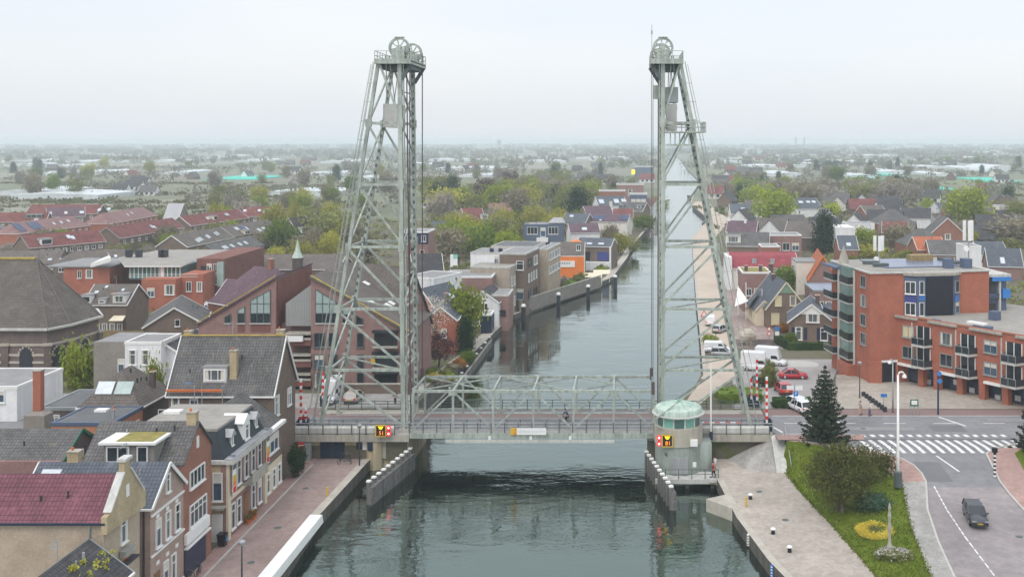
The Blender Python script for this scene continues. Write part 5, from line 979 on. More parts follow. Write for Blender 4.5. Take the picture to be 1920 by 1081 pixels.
# brick complex behind the left tower
bc = thing('brick_complex', 'mauve brick building with two mirrored half gables, tall windows and grey metal cladding between', 'building', (-46, 140, -.1)); mark('the half gabled brick building', -46, 146)
bx = lambda p: XA(p, 140)+46; bz = lambda p: ZA(p, 140)+.1
z0_ = -3
def slab_roof(m, pa, pb, d0, d1, o=.35):
    (xa, za), (xb, zb) = pa, pb; m.add([(xa,d0-o,za),(xb,d0-o,zb),(xb,d1,zb),(xa,d1,za),(xa,d0-o,za-.18),(xb,d0-o,zb-.18),(xb,d1,zb-.18),(xa,d1,za-.18)], [(0,1,2,3),(7,6,5,4),(0,4,5,1),(1,5,6,2),(2,6,7,3),(3,7,4,0)])
part('wall', bc, lambda m: m.extr([(bx(372), 0, z0_), (bx(372), 0, bz(608)), (bx(517), 0, bz(522)), (bx(517), 0, z0_)], (0, 16, 0)), 'brick_mauve'); part('wall', bc, lambda m: m.extr([(bx(583), 0, z0_), (bx(583), 0, bz(521)), (bx(765), 0, bz(624)), (bx(765), 0, z0_)], (0, 16, 0)), 'brick_mauve')
part('wing_face', bc, lambda m: m.box(bx(517), bx(517)+.06, .5, 15.9, 6, bz(522)-.2), 'brick_maroon'); part('roof', bc, lambda m: slab_roof(m, (bx(368), bz(611)+.2), (bx(517)+.15, bz(522)+.25), 0, 16), 'tile_plum'); part('roof', bc, lambda m: slab_roof(m, (bx(583)-.15, bz(521)+.25), (bx(770), bz(627)+.25), 0, 16), 'tile_brown')
part('recess_wall', bc, lambda m: m.box(bx(517), bx(583), 2.2, 15, z0_, bz(612)), 'brick_mauve'); part('metal_cladding', bc, lambda m: m.extr([(bx(533), .6, bz(612)), (bx(533), .6, bz(570)), (bx(583), .6, bz(533)), (bx(583), .6, bz(612))], (0, 12, 0)), 'metal_cladding'); part('cladding_seam', bc, lambda m: [m.box(x_-.025, x_+.025, .54, .6, bz(612), lerp(bz(570), bz(533), (x_-bx(533))/(bx(583)-bx(533)))) for x_ in [lerp(bx(533)+.1, bx(583)-.1, i/14) for i in range(15)]], 'grey_metal')
part('verge', bc, lambda m: (m.bar((bx(370), -.2, bz(609)+.35), (bx(517), -.2, bz(522)+.4), .25, .14), m.bar((bx(583), -.2, bz(521)+.4), (bx(768), -.2, bz(625)+.4), .25, .14)), 'ridge_moss')
def poly_win(par, pts, mat='window_pale', nx=3, split=None, lower='window_glass', fr='bridge_dark'):
    mb = MB(); mb.extr([(x_, -.06, z_) for x_, z_ in pts], (0, .1, 0)); w = mb.build('window', mat, par); xs = [p[0] for p in pts]; zs = [p[1] for p in pts]
    fb = MB()
    for i in range(len(pts)): a_, b_ = pts[i], pts[(i+1) % len(pts)]; fb.bar((a_[0], -.09, a_[1]), (b_[0], -.09, b_[1]), .09, .09, up=(0, 1, 0))
    def top(x_): 
        c_ = [lerp(a_[1], b_[1], (x_-a_[0])/(b_[0]-a_[0])) for a_, b_ in zip(pts, pts[1:]+pts[:1]) if abs(a_[0]-b_[0]) > .01 and min(a_[0], b_[0])-.001 <= x_ <= max(a_[0], b_[0])+.001]; return max(c_)
    for i in range(1, nx): x_ = lerp(min(xs), max(xs), i/nx); fb.box(x_-.045, x_+.045, -.12, -.061, min(zs), top(x_))
    if split:
        for s_ in split: fb.box(min(xs), max(xs), -.125, -.062, s_-.05, s_+.05)
        lb = MB(); lb.box(min(xs)+.04, max(xs)-.04, -.075, -.062, min(zs)+.04, split[0]-.06); lb.build('lower_pane', lower, w)
    fb.build('frame', fr, w); sb = MB(); sb.box(min(xs)-.1, max(xs)+.1, -.2, 0, min(zs)-.14, min(zs)-.01); sb.build('sill', 'concrete_pale', w)
poly_win(bc, [(bx(470), bz(605)), (bx(507), bz(605)), (bx(507), bz(543)), (bx(470), bz(563))], split=(bz(587), bz(569))); poly_win(bc, [(bx(446), bz(605)), (bx(459), bz(605)), (bx(459), bz(574)), (bx(446), bz(581))], nx=1, split=(bz(587),)); poly_win(bc, [(bx(422), bz(605)), (bx(433), bz(605)), (bx(433), bz(588)), (bx(422), bz(594))], 'window_glass', 1)
poly_win(bc, [(bx(592), bz(605)), (bx(631), bz(605)), (bx(631), bz(566)), (bx(592), bz(542))], split=(bz(587), bz(569))); poly_win(bc, [(bx(643), bz(605)), (bx(655), bz(605)), (bx(655), bz(581)), (bx(643), bz(574))], nx=1, split=(bz(589),)); poly_win(bc, [(bx(668), bz(608)), (bx(681), bz(608)), (bx(681), bz(598)), (bx(668), bz(591))], 'window_glass', 1)
for py in (637, 677, 713):
    for px, w_ in ((599, 1.5), (625, 1.3), (676, 1.0)): win(bc, bx(px), -.01, bz(py), 0, w_, 2.0 if py < 700 else 2.2, 2 if w_ > 1.1 else 1, 1, 'bridge_dark')
    b_ = part('balcony', bc, lambda m: (m.box(bx(702), bx(745), -.12, .0, bz(py+13), bz(py-15)), m.box(bx(700), bx(748), -.9, -.121, bz(py-15), bz(py-15)+.35)), 'window_glass'); part('balcony_slab', b_, lambda m: m.box(bx(700), bx(747), -.7, -.13, bz(py+14), bz(py+14)+.25), 'concrete')
    b_ = part('balcony', bc, lambda m: m.box(bx(538), bx(583), 1.4, 2.2, bz(py+9), bz(py-8)), 'window_glass'); part('balcony_slab', b_, lambda m: (m.box(bx(536), bx(584), -.3, 2.0, bz(py+10), bz(py+10)+1.0)), 'brick_maroon'); part('balcony_rim', b_, lambda m: m.box(bx(535), bx(584.5), -.45, -.31, bz(py+10)+.8, bz(py+10)+1.1), 'concrete'); part('sun_canopy', b_, lambda m: m.box(bx(536), bx(584), -.4, 1.5, bz(py-9)+.1, bz(py-9)+.35), 'concrete')
part('window_panel', bc, lambda m: [m.box(bx(p0), bx(p1), -.05, -.001, bz(622), bz(609)) for p0, p1 in ((470, 507), (446, 459))], 'brick_maroon')
part('white_awning', bc, lambda m: m.box(bx(539), bx(571), -.8, -.5, bz(638), bz(628)), 'white_paint'); part('garden_wall', bc, lambda m: m.box(bx(640), bx(765), -3.6, -3.3, -.2, 1.3), 'brick_brown'); part('wall_coping', bc, lambda m: m.box(bx(638), bx(767), -3.7, -3.2, 1.3, 1.45), 'concrete')
part('yellow_box', bc, lambda m: m.box(bx(696), bx(704), -.25, 0, bz(682), bz(672)), 'yellow_paint')
part('roof_light', bc, lambda m: [m.add([(x_, y_, lerp(bz(521), bz(624), (x_-bx(583))/(bx(765)-bx(583)))+.3), (x_+.9, y_, lerp(bz(521), bz(624), (x_+.9-bx(583))/(bx(765)-bx(583)))+.3), (x_+.9, y_+1.6, lerp(bz(521), bz(624), (x_+.9-bx(583))/(bx(765)-bx(583)))+.3), (x_, y_+1.6, lerp(bz(521), bz(624), (x_-bx(583))/(bx(765)-bx(583)))+.3)], [(0,1,2,3)]) for x_, y_ in ((bx(700), 6), (bx(700), 8.2), (bx(676), 3), (bx(640), 11))], 'white_paint')
house('rear_wing', 'brown tiled rear wing with dark ridge behind the half gabled brick building', 'the brown rear wing', at(655, 491, 158), at(772, 530, 152), 9, 6.3, -2.5, 'brick_mauve', 'tile_brown', trim='dark_metal', sky=[(-4.5, .5, .7, 1.5), (2.0, .4, .8, 1.2), (3.0, .4, .8, 1.2)], cat='building')
house('gabled_house', 'house with deep plum coloured hipped roof behind the left half gable', 'the plum roofed house', at(478, 498, 190), at(520, 500, 186), 13, 4.4, -3.2, 'brick_maroon', 'tile_plum', 'hip', trim='white_paint', hipi=5, rows=[('f', 5, 2.6, 1.1, 1.6)], chim=[(1.5, 0, 1.6, 'brick_red', 1.0)])
house('gabled_house', 'lower plum roofed brick annex beside the parked van', 'the plum roofed annex', at(428, 522, 196), at(462, 524, 194), 9, 3.0, -3.2, 'brick_maroon', 'tile_plum', trim='white_paint', rows=[('f', 4, 2.0, 1.2, 1.7)])
lc = house('chapel', 'long low chapel with brown grey tiled roof and a small green copper spire', 'the long chapel roof', at(402, 476, 262), at(648, 476, 262), 13, 1.7, -3.4, 'brick_brown', 'tile_brown', sky=[(-13.2, .6, 2.0, 1.6)], rows=[('f', 14, 2.4, 1.3, 1.3, 2, 1)], trim='white_paint', cat='church')
sp_ = thing('spire', 'brick turret with pointed mint green copper spire beside the chapel roof', 'spire', (XA(557, 254), 254.4, -3.4)); part('turret', sp_, lambda m: m.lathe([(1.35, -.5), (1.35, 7.7), (1.5, 7.75), (1.5, 8.1)], 8), 'brick_dark'); part('spire', sp_, lambda m: m.lathe([(1.45, 8.1), (.75, 9.7), (.0, 12.8)], 8), 'copper_green'); mark('the green copper spire', XA(557, 254), 254)
# ---------------------------------------------------------------- terraces on the left, beyond the church
def RZ(p, z):                                  # photo pixel of a ridge end at height z
    return P(p[0], p[1], z)
TR = 'terraces of the estate beyond the church'
def terrace(label, short, p1, p2, z, Wd, eave, roof, wall='brick_brown', kind='gable', n=6, group=TR, base=-3.6, **k):
    return house('terrace', label, short, RZ(p1, z), RZ(p2, z), Wd, eave, base, wall, roof, kind, cat='terrace', group=group, rows=[('f', n, (eave-base)*.72, 1.3, 1.2, 2, 1)]+k.pop('rows_', []), **k)
terrace('long red tiled terrace with a white triangular dormer, nearest the church roof', 'the white dormered red terrace', (40, 441), (182, 430), 5.4, 9, 1.9, 'tile_red', n=10, sky=[(1.5, .6, 1.2, 1.6), (2.6, .5, 1.2, 1.6)], dorm=[(-6.5, .1, 3.4, 1.9, 'white_paint', 1)], trim='grey_metal')
terrace('long red tiled terrace with one pair of skylights behind the mossy garden trees', 'the plain red terrace', (200, 426), (322, 408), 5.4, 9, 1.9, 'tile_red', n=9, sky=[(3, .5, 1.2, 1.6), (4.2, .4, 1.2, 1.6)], trim='grey_metal')
terrace('long red tiled terrace with white end wall and scattered roof windows', 'the white ended red terrace', (337, 405), (446, 392), 5.4, 9.5, 1.9, 'tile_red', n=8, sky=[(-6, .45, 1, 1.5), (-4.6, .5, 1, 1.5), (8, .6, 1, 1.5), (9.3, .6, 1, 1.5)], dorm=[(-2.3, .2, 2.6, 1.7, 'cream_paint', 1)], trim='white_paint')
terrace('red tiled terrace end with a framed white dormer and pale gable wall', 'the framed dormer terrace', (446, 388), (529, 387), 5.4, 9.5, 1.7, 'tile_red', n=6, dorm=[(3.5, .25, 3.6, 2.0, 'white_paint', 1)], sky=[(-6, .6, 1.4, 1.4), (0, .6, 1.4, 1.4)], trim='white_paint', rows_=[('r', 1, 2.6, 1.2, 1.4)])
terrace('rose tiled terrace with hipped brick end and blue solar panels along its slope', 'the solar panel rose terrace', (28, 416), (133, 405), 5.6, 10, 2.0, 'tile_rose', 'brick_orange', 'hip', n=10, panels=[(-7.5, .5, 5.5, 4.0), (-15, .5, 3.5, 4.5)], sky=[(2, .5, 1, 1.4), (6, .55, 1, 1.4), (10, .6, 1, 1.4)], trim='white_paint', hipi=4)
terrace('rose tiled terrace with hipped brick end and a dark roof end', 'the plain rose terrace', (189, 400), (267, 388), 5.6, 10, 2.0, 'tile_rose', 'brick_orange', 'hip', n=10, sky=[(-1, .5, 1.2, 1.4), (4, .6, 1.2, 1.4)], trim='white_paint', hipi=4)
terrace('dark red terrace with a navy dormer at the left edge behind the rose roofs', 'the navy dormered terrace', (-40, 399), (92, 397), 5.4, 9, 2.0, 'tile_red', n=9, dorm=[(8, .35, 6, 1.5, 'blue_dark', 3)], sky=[(9, .15, 1.6, 1.4)], trim='white_paint')
terrace('plum tiled terrace with three square white skylights', 'the plum terrace', (88, 389), (158, 387), 5.4, 10, 1.6, 'tile_plum', n=8, sky=[(-6, .4, 1.5, 1.6), (0, .4, 1.2, 1.6, 'curtain'), (6, .4, 1.7, 1.6)], trim='white_paint')
terrace('red tiled terrace at the back of the estate before the willow scrub', 'the rear red terrace', (60, 383), (192, 383), 5.4, 10, 1.6, 'tile_red', n=8, sky=[(16, .4, 1.5, 1.6), (20, .5, 1.5, 1.6)], trim='white_paint')
house('tall_house', 'tall grey pointed house with white verges standing above the red terraces', 'the pointed grey house', RZ((318, 381), 8.6), RZ((344, 381), 8.6), 11, 2.4, -3.6, 'brick_grey', 'zinc', trim='white_paint', wins=[('l', .5, 7.8, 1.6, 1.6), ('l', -1.5, 4.4, 1.4, 1.4)])
DK = 'dark roofed terraces behind the chapel'
terrace('brown tiled terrace with brick gable and rows of roof windows behind the curved apartments', 'the brick gabled brown terrace', (322, 441), (412, 425), 5.2, 10, 1.8, 'tile_brown', group=DK, n=8, sky=[(x, s, .9, 1.7) for x, s in ((-7, .25), (-5.8, .3), (-4.6, .34), (-3.4, .36), (1, .4), (2.2, .45), (7.6, .5), (9.2, .55))], trim='white_paint')
terrace('brown tiled terrace with many low skylights left of the bright green tree', 'the many skylight terrace', (412, 424), (503, 411), 5.2, 10, 1.8, 'tile_brown', group=DK, n=8, sky=[(x, s, .9, 1.7) for x, s in ((-9, .6), (-7.9, .6), (-3, .5), (2, .2), (3.1, .2), (5.4, .25), (6.5, .25))], panels=[(-4.6, .5, 2.2, 3.2)], dorm=[(-6.8, .0, 3, 1.4, 'cream_paint', 2)])
terrace('lower brown tiled terrace with pairs of skylights in front of the many skylight roof', 'the paired skylight terrace', (384, 459), (470, 441), 4.2, 9, 1.2, 'tile_grey', group=DK, n=8, sky=[(x, .5, .8, 1.5) for x in (-8, -7, -6, -3, -2, 2, 3, 6, 7)])
house('gabled_house', 'house with white edged steep roofs and white dormer behind the green spire', 'the white edged steep house', RZ((541, 408), 7), RZ((571, 405), 7), 10, 1.0, -3.6, 'brick_dark', 'tile_dark', trim='white_paint', dorm=[(0, .1, 5.5, 2, 'white_paint', 3)])
house('gabled_house', 'house with white edged slate roof right behind the steep white edged house', 'the slate roofed pair', RZ((571, 404), 6.6), RZ((590, 400), 6.6), 10, 1.0, -3.6, 'brick_dark', 'tile_blue', trim='white_paint', sky=[(1, .5, 1.4, 2)])
terrace('long low brown terrace just behind the mossy church ridge', 'the mossy ridged terrace', (0, 470), (120, 468), 3.4, 11, .2, 'tile_brown', group=DK, n=9, sky=[(x, .3, 1.1, .9) for x in (-12, -6, -3.5, 2, 6, 9)], base=-3.4)
terrace('brown hipped terrace between the church and the curved penthouse', 'the hipped brown terrace', (140, 470), (232, 466), 3.8, 10, .4, 'tile_brown', group=DK, kind='hip', n=7, sky=[(4, .5)], base=-3.4, chim=[(-6, 0, 1.3), (5, 0, 1.3)])
lm = lamp_('lamp_post', 'tall dark lamp post rising behind the church ridge', XA(73, 270), 270, -3.3, 10.6, 'dark_metal')
# ---------------------------------------------------------------- between the left tower and the canal
house('brick_house', 'orange brick house with white gable trim half hidden by white blossom', 'the orange gable house', at(826, 574, 176), at(838, 566, 185), 5.6, 3.0, -3.0, 'brick_orange', 'tile_blue', trim='white_paint', wins=[('l', .6, 3.6, .9, 1.6)], chim=[(2.5, 0, 1.2, 'brick_grey', .7)])
house('white_house', 'small white gabled house with dark windows and open porch by the canal wall', 'the small white canal house', at(905, 544, 203), at(922, 535, 213), 6.5, 1.8, -3.2, 'render_white', 'tile_dark', trim='white_paint', rows=[('f', 4, 3.4, .9, 1.7)], wins=[('l', .4, 3.8, 1.3, 1.8), ('l', 0, 1.2, 1.2, 1.8)])
house('porch', 'open sided white porch with dark flat roof beside the small white canal house', None, at(905, 586, 198), at(924, 586, 198), 4.5, -.1, -3.2, 'navy_box', 'zinc', 'flat', trim='white_paint', cat='porch')
house('flat_house', 'low flat roofed brown house with long white roof edge behind the green canal tree', 'the long white roof edge', at(838, 513, 216), at(928, 514, 216), 10, 4.6, -3.2, 'brick_mauve', 'felt_grey', 'flat', trim='white_paint', rows=[('f', 6, 5.0, 1.3, 1.3, 2, 1)])
house('annex', 'brick annex with wide arch on the canal side of the dark brick block', 'the arched annex', at(918, 548, 208), at(958, 541, 208), 8, 1.0, -3.2, 'brick_mauve', 'felt_grey', 'flat', trim='concrete_pale', wins=[('f', .8, 2.6, 1.6, 1.1, 2, 1, 'dark_metal')], cat='annex')
rot = R(-10)
def blk(name, label, short, px, Y, w, dep, pt, base, wall, trim, **k):
    """a flat block whose front left top corner is at pixel (px, pt), turned to follow the canal"""
    c = at(px, pt, Y); e = Vector((math.cos(rot), math.sin(rot), 0)); n = Vector((-math.sin(rot), math.cos(rot), 0)); a = c+n*dep/2; b = a+e*w
    return house(name, label, short, a, b, dep, c.z, base, wall, k.pop('roof', 'felt_grey'), 'flat', trim=trim, **k)
rot = R(-8)
blk('modern_block', 'tall dark brick flat roofed block with white windows overlooking the canal', 'the dark brick block', 937, 222, 5.9, 13, 475, -3.2, 'brick_brown', 'concrete_pale', wins=[('f', 1.6, 10.0, 1.6, 2.0, 1, 2), ('f', 1.6, 3.8, 1.7, 2.4, 1, 2, 'grey_metal', 'window_blue'), ('r', -3.2, 10.4, 3.2, 1.6, 1, 1, 'dark_metal'), ('r', 2.5, 10.2, 3.4, 2.0, 3, 1), ('r', -4, 7.0, 1.0, 1.9), ('r', -1.6, 7.0, 1.0, 1.9), ('r', .8, 7.0, 1.0, 1.9), ('r', 3.2, 7.0, 1.0, 1.9), ('r', -3.5, 3.4, 2.4, 1.8, 1, 1, 'blue_dark'), ('r', 2, 3.2, 3.0, 1.6, 1, 1, 'blue_dark')], cat='building')
blk('modern_block', 'paler brick continuation of the canal block with long window bands', 'the pale canal block', 1012, 236, 2.0, 14, 467, -3.2, 'brick_beige', 'concrete_pale', rows=[('r', 4, 10.2, 2.6, 1.8, 3, 1), ('r', 4, 6.9, 2.6, 1.6, 3, 1)], cat='building')
blk('modern_block', 'flat grey roofed upper block with white roof edges behind the dark brick block', 'the upper roof block', 921, 240, 10.5, 12, 462, -3.2, 'render_white', 'concrete_pale', cat='building', roof='felt_roof')
blk('modern_block', 'white clad upper storey on a beige block at the canal', 'the white clad block', 882, 224, 6.6, 10, 474, -3.2, 'render_white', 'concrete_pale', cat='building', wins=[('f', 2.6, 11, .9, 1.8)], chim=[(1, -3, .9, 'blue_dark', .8), (3, -3, .9, 'blue_dark', .8)])
blk('modern_block', 'beige panelled lower block with terrace in front of the white clad storey', 'the beige panelled block', 882, 217, 8.6, 7, 500, -3.2, 'render_beige', 'concrete_pale', cat='building', wins=[('f', -.6, 6.2, 1.9, 1.5, 2, 1), ('r', -1.6, 7.0, 1.0, 2.0), ('r', .6, 7.0, 1.0, 2.0), ('r', -1.6, 2.6, 1.0, 2.0), ('r', .6, 2.6, 1.0, 2.0)], roof='gravel_roof')
wl = thing('garden_wall', 'long brown garden wall along the canal path below the pale canal block', 'wall', (-16.5, 237, -3.2), R(68)); part('wall', wl, lambda m: m.box(-18, 26, -.15, .15, -.5, 2.5), 'brick_grey'); part('coping', wl, lambda m: m.box(-18, 26, -.22, .22, 2.5, 2.65), 'concrete')
sg = thing('sign_board', 'tall white sign board with green top standing on the flat roofs', 'sign', (XA(851, 212), 212, ZA(500, 212))); part('board', sg, lambda m: m.box(-.75, .75, -.1, .1, 0, 2.6), 'white_paint'); part('panel', sg, lambda m: m.box(-.1, .74, -.12, .101, 1.7, 2.6), 'copper_pale'); part('post', sg, lambda m: (m.box(-.85, -.72, -.1, .1, -6, 2.6)), 'grey_metal'); part('panel', sg, lambda m: m.box(-.2, .7, -.12, .101, -.2, .3), 'leaf_green')
o_ = house('restaurant', 'orange fronted building with brown tiled roof and a white lettered sign', 'the orange fronted building', at(1033, 453, 283), at(1097, 453, 283), 11, 2.6, -3.2, 'brick_brown', 'tile_brown', trim='white_paint', over=.2, verge=False, chim=[], wins=[('f', 3.2, 8.0, 1.2, 1.6)])
part('orange_front', o_, lambda m: m.box(-4.9, 4.9, -5.75, -5.5, -.5, 5.6), 'orange_paint'); part('sign_panel', o_, lambda m: m.box(-3.9, 2.2, -5.95, -5.76, 2.7, 4.4), 'white_paint'); part('lettering', o_, lambda m: [m.box(-3.2+i*.62, -2.85+i*.62, -5.99, -5.951, 3.5, 4.1) for i in range(7)], 'zinc'); part('corner_trim', o_, lambda m: m.box(4.7, 5.0, -5.85, -5.5, -.5, 5.7), 'cream_paint')
pr = thing('parasol', 'red orange parasol on the terrace behind the orange fronted building', 'parasol', (XA(1080, 290), 290, 3.2)); part('canopy', pr, lambda m: m.lathe([(1.9, 1.9), (.9, 2.4), (0, 2.75)], 12), 'orange_paint'); part('pole', pr, lambda m: m.tube([(0, 0, 0), (0, 0, 2.7)], .05, 6), 'grey_metal')
o_ = house('dark_house', 'dark roofed canal house with big blue glass panels and white side walls', 'the blue glazed house', at(1086, 445, 300), at(1152, 446, 298), 9, 3.4, -3.2, 'brick_brown', 'tile_blue', trim='white_paint', sky=[(-1.5, .3, 1.7, .9), (2.0, .3, 1.7, .9)], verge=False)
part('blue_glazing', o_, lambda m: m.box(1.2, 4.6, -4.75, -4.55, 2.6, 5.0), 'indigo_panel'); part('side_wall', o_, lambda m: m.box(4.9, 5.3, -5.2, 4.2, -1, 6.6), 'white_paint'); part('terrace_wall', o_, lambda m: m.box(-2.6, 5, -6.6, -4.7, -1, 2.2), 'render_white'); part('glass_door', o_, lambda m: m.box(-3.8, -1.0, -4.72, -4.55, 0, 5), 'window_glass')
h = house('dark_box_house', 'dark blue grey boxy house with a wide white window band', 'the blue grey box house', at(984, 419, 335), at(1056, 419, 335), 10, 7.2, -3.4, 'slate_blue', 'felt_grey', 'flat', trim='slate_blue', wins=[('f', -3.4, 8.2, 3.4, 2.4, 3, 1), ('f', 3.4, 8.2, 3.2, 2.4, 3, 1), ('f', .1, 7.7, 1.6, 3.0, 1, 1, 'white_paint', 'window_blue')], doors=())
part('balcony', h, lambda m: m.box(-1.9, 1.8, -6.6, -5.05, 4.6, 5.9), 'white_paint'); part('roof_lantern', h, lambda m: m.add([(1.5,-3,10.5),(7,-3,10.5),(7,3,10.5),(1.5,3,10.5),(3,-1.5,12),(6,-1.5,12),(6,1.5,12),(3,1.5,12)], [(0,1,5,4),(1,2,6,5),(2,3,7,6),(3,0,4,7),(4,5,6,7)]), 'zinc')
CB = 'houses along the far left bank'
for lab, sh, p1, p2, z, Wd, ev, rf, wl_, k in (
 ('house with dark roof, one square skylight and white gabled side', 'the white sided dark house', (1066, 419), (1120, 418), 5.2, 9, 2.4, 'tile_plum', 'render_white', dict(sky=[(0, .4, 1.8, 1.6)], rows=[('f', 3, 2.8, 1.6, 1.8)])),
 ('grey roofed house with an orange tiled lean-to edge', 'the orange edged grey roof', (1062, 399), (1105, 400), 5.4, 11, 1.8, 'tile_blue', 'brick_brown', dict(sky=[(-2, .7, 1.6, 1.2)])),
 ('dark roofed house with deep blue solar panels over the long white wall', 'the long white wall house', (1108, 400), (1180, 401), 5.0, 10, 2.2, 'tile_plum', 'render_cream', dict(panels=[(-4, .5, 5, 3), (6.4, .5, 3.4, 3.2)], sky=[(-3, .2, 1, 1)])),
 ('plum roofed house with pale chimney behind the solar roofs', 'the pale chimney plum house', (1094, 386), (1143, 385), 5.6, 11, 2.0, 'tile_plum', 'brick_brown', dict(chim=[(6.5, 0, 1.8, 'render_cream', 1.2)])),
 ('red tiled house with white end wall among the grey canal roofs', 'the red tiled canal house', (1150, 391), (1186, 391), 5.2, 9, 1.8, 'tile_red', 'render_cream', dict(sky=[(-3, .3, 2, 1)])),
 ('broad grey roofed house with two dark dormers near the canal', 'the broad grey canal roof', (1166, 378), (1212, 379), 5.4, 12, 1.6, 'tile_grey', 'brick_brown', dict(dorm=[(-5, .3, 2.4, 1.4, 'slate_blue', 1), (4, .3, 2.4, 1.4, 'slate_blue', 1)])),
 ('slate blue roofed house with three bright square skylights', 'the three skylight house', (1117, 368), (1169, 367), 6, 11, 1.6, 'tile_blue', 'render_white', dict(sky=[(-5.4, .45, 2.6, 3), (2.6, .45, 2.6, 3), (6.6, .45, 2.6, 3)])),
 ('rosy pink roofed house close to the water behind the hoisting rope', 'the pink canal roof', (1212, 370), (1236, 371), 5.4, 12, 1.4, 'tile_rose', 'render_white', {})):
    house('canal_house', lab, sh, RZ(p1, z), RZ(p2, z), Wd, ev, -3.5, wl_, rf, trim='white_paint', group=CB, **k)
for lab, sh, px0, px1, pt, Y, dep, z0, wl_, rw in (
 ('red brick flat roofed house with white roof edge and square white windows', 'the white edged red house', 1123, 1172, 358, 520, 14, -3.6, 'brick_red', [('f', 4, 8.0, 2.6, 2.4, 1, 1, 'white_paint', 'curtain')]),
 ('white walled canal house with wide grey window band', 'the white window band house', 1181, 1213, 364, 500, 14, -3.6, 'slate_blue', [('f', 3, 7.6, 2.2, 2.6, 1, 1, 'white_paint', 'curtain')]),
 ('broad brown brick flat block with pale roof edge', 'the broad brown block', 1156, 1207, 346, 620, 20, -3.6, 'brick_mauve', [('f', 1, 6.0, 2.6, 4, 1, 1)]),
 ('dark blue factory hall with pale roof edge and one yellow window', 'the dark blue factory hall', 1190, 1224, 313, 1050, 40, -3.8, 'slate_blue', [])):
    a, b = at(px0, pt, Y), at(px1, pt, Y); a.y += dep/2; b.y += dep/2; h = house('canal_house', lab, sh, a, b, dep, a.z, z0, wl_, 'felt_grey', 'flat', trim='white_paint', group=CB, rows=rw, cat='house' if Y < 900 else 'factory')
part('front_balcony', bpy.data.objects['canal_house.009'], lambda m: m.box(-4.5, 4, -8.4, -7.05, 2.2, 4.2), 'white_paint')
part('lit_window', bpy.data.objects['canal_house.011'], lambda m: m.box(-12.5, -9, -20.3, -20.02, 3, 8), 'lamp_yellow')
house('gabled_house', 'red roofed house with broad white verge behind the spring green trees', 'the white verged red house', RZ((866, 390), 6.4), RZ((902, 389), 6.4), 12, 1.6, -3.5, 'brick_red', 'tile_red', trim='white_paint', sky=[(-4, .3, 2, 1.6)], dorm=[(4, .1, 3, 1.8)])
house('gabled_house', 'plain rose red roofed house above the white verged red house', 'the plain rose house', RZ((908, 381), 6), RZ((956, 380), 6), 12, 1.6, -3.5, 'brick_red', 'tile_rose', sky=[(-6, .4, 2, 1.6)])
house('gabled_house', 'dusky grey roofed row house behind the round yellow green trees', 'the dusky grey row', RZ((808, 415), 5.6), RZ((858, 413), 5.6), 11, 1.6, -3.5, 'brick_brown', 'tile_blue', wins=[])
h = house('brick_house', 'brick house with dark boxed top storey just behind the left tower', 'the boxed top house', at(758, 432, 262), at(809, 434, 262), 9, 10.8, -3.4, 'brick_mauve', 'felt_grey', 'flat', trim='white_paint', wins=[('f', 2.4, 12.6, 1.2, 1.6), ('f', -1, 12.6, 1.6, 1.6), ('f', 2.0, 8.5, 1.1, 2.6), ('f', 3.0, 4.0, 1.1, 2.6)])
part('top_storey', h, lambda m: m.box(-3.6, 3.6, -4.58, -4.5, 11.2, 14), 'blue_dark')
house('row_house', 'grey tiled row with three slim skylights beside the tall white and green sign', 'the slim skylight row', at(772, 476, 212), at(826, 478, 214), 12, 3.6, -3.2, 'brick_brown', 'tile_dark', trim='white_paint', sky=[(1.3, .3, .7, 2.2), (2.8, .33, .7, 2.2), (4.3, .36, .7, 2.2)])
house('row_house', 'low white glazed row below the slim skylight roof', 'the white glazed row', at(785, 521, 196), at(838, 512, 205), 7, 5.4, -3.2, 'render_white', 'felt_grey', 'flat', trim='white_paint', rows=[('f', 8, 7.0, .9, 1.4, 1, 1, 'white_paint', 'window_blue')])
house('row_house', 'grey slate house with one skylight in front of the white glazed row', 'the slate skylight house', at(790, 540, 186), at(842, 535, 195), 8, 2.4, -3.2, 'brick_orange', 'tile_blue', trim='white_paint', sky=[(2.4, .5, 1.4, 1.2)])
# ---------------------------------------------------------------- right bank
h = house('white_house', 'white house with crimson gambrel roof and two grey skylights', 'the crimson roofed white house', P(1367, 472, 6.0), P(1489, 472, 6.0), 9, 2.6, -2.8, 'render_cream', 'tile_crimson', 'gambrel', break_=(5.2, 2.2), trim='white_paint', rows=[('f', 5, 4.2, 1.2, 1.4)])
part('skylight', h, lambda m: [m.cbox((x, -3.45, 6.9), 1.1, .5, 1.2) for x in (-2.3, 2.2)], 'zinc'); part('side_wall', h, lambda m: m.box(-9.2, -8.05, -5.6, 4.4, -1, 8.1), 'render_white')
house('white_house', 'white annex with grey flat roof joined to the crimson roofed white house', 'the grey roofed white annex', at(1489, 487, 246), at(1527, 487, 246), 8, 2.8, -2.8, 'render_cream', 'felt_grey', 'flat', trim='grey_metal')
house('flat_house', 'brown brick flat house with mossy roof before the crimson roofed white house', 'the mossy flat house', at(1388, 506, 222), at(1440, 508, 222), 9, 3.2, -2.6, 'brick_mauve', 'moss_roof', 'flat', trim='white_paint', rows=[('f', 3, 4.2, 1.2, 1.6)], chim=[(-2, -2, 1.2, 'brick_dark', .7), (1, -3, 1.4, 'brick_dark', .7), (3.4, -2, 1.6, 'brick_dark', .9)])
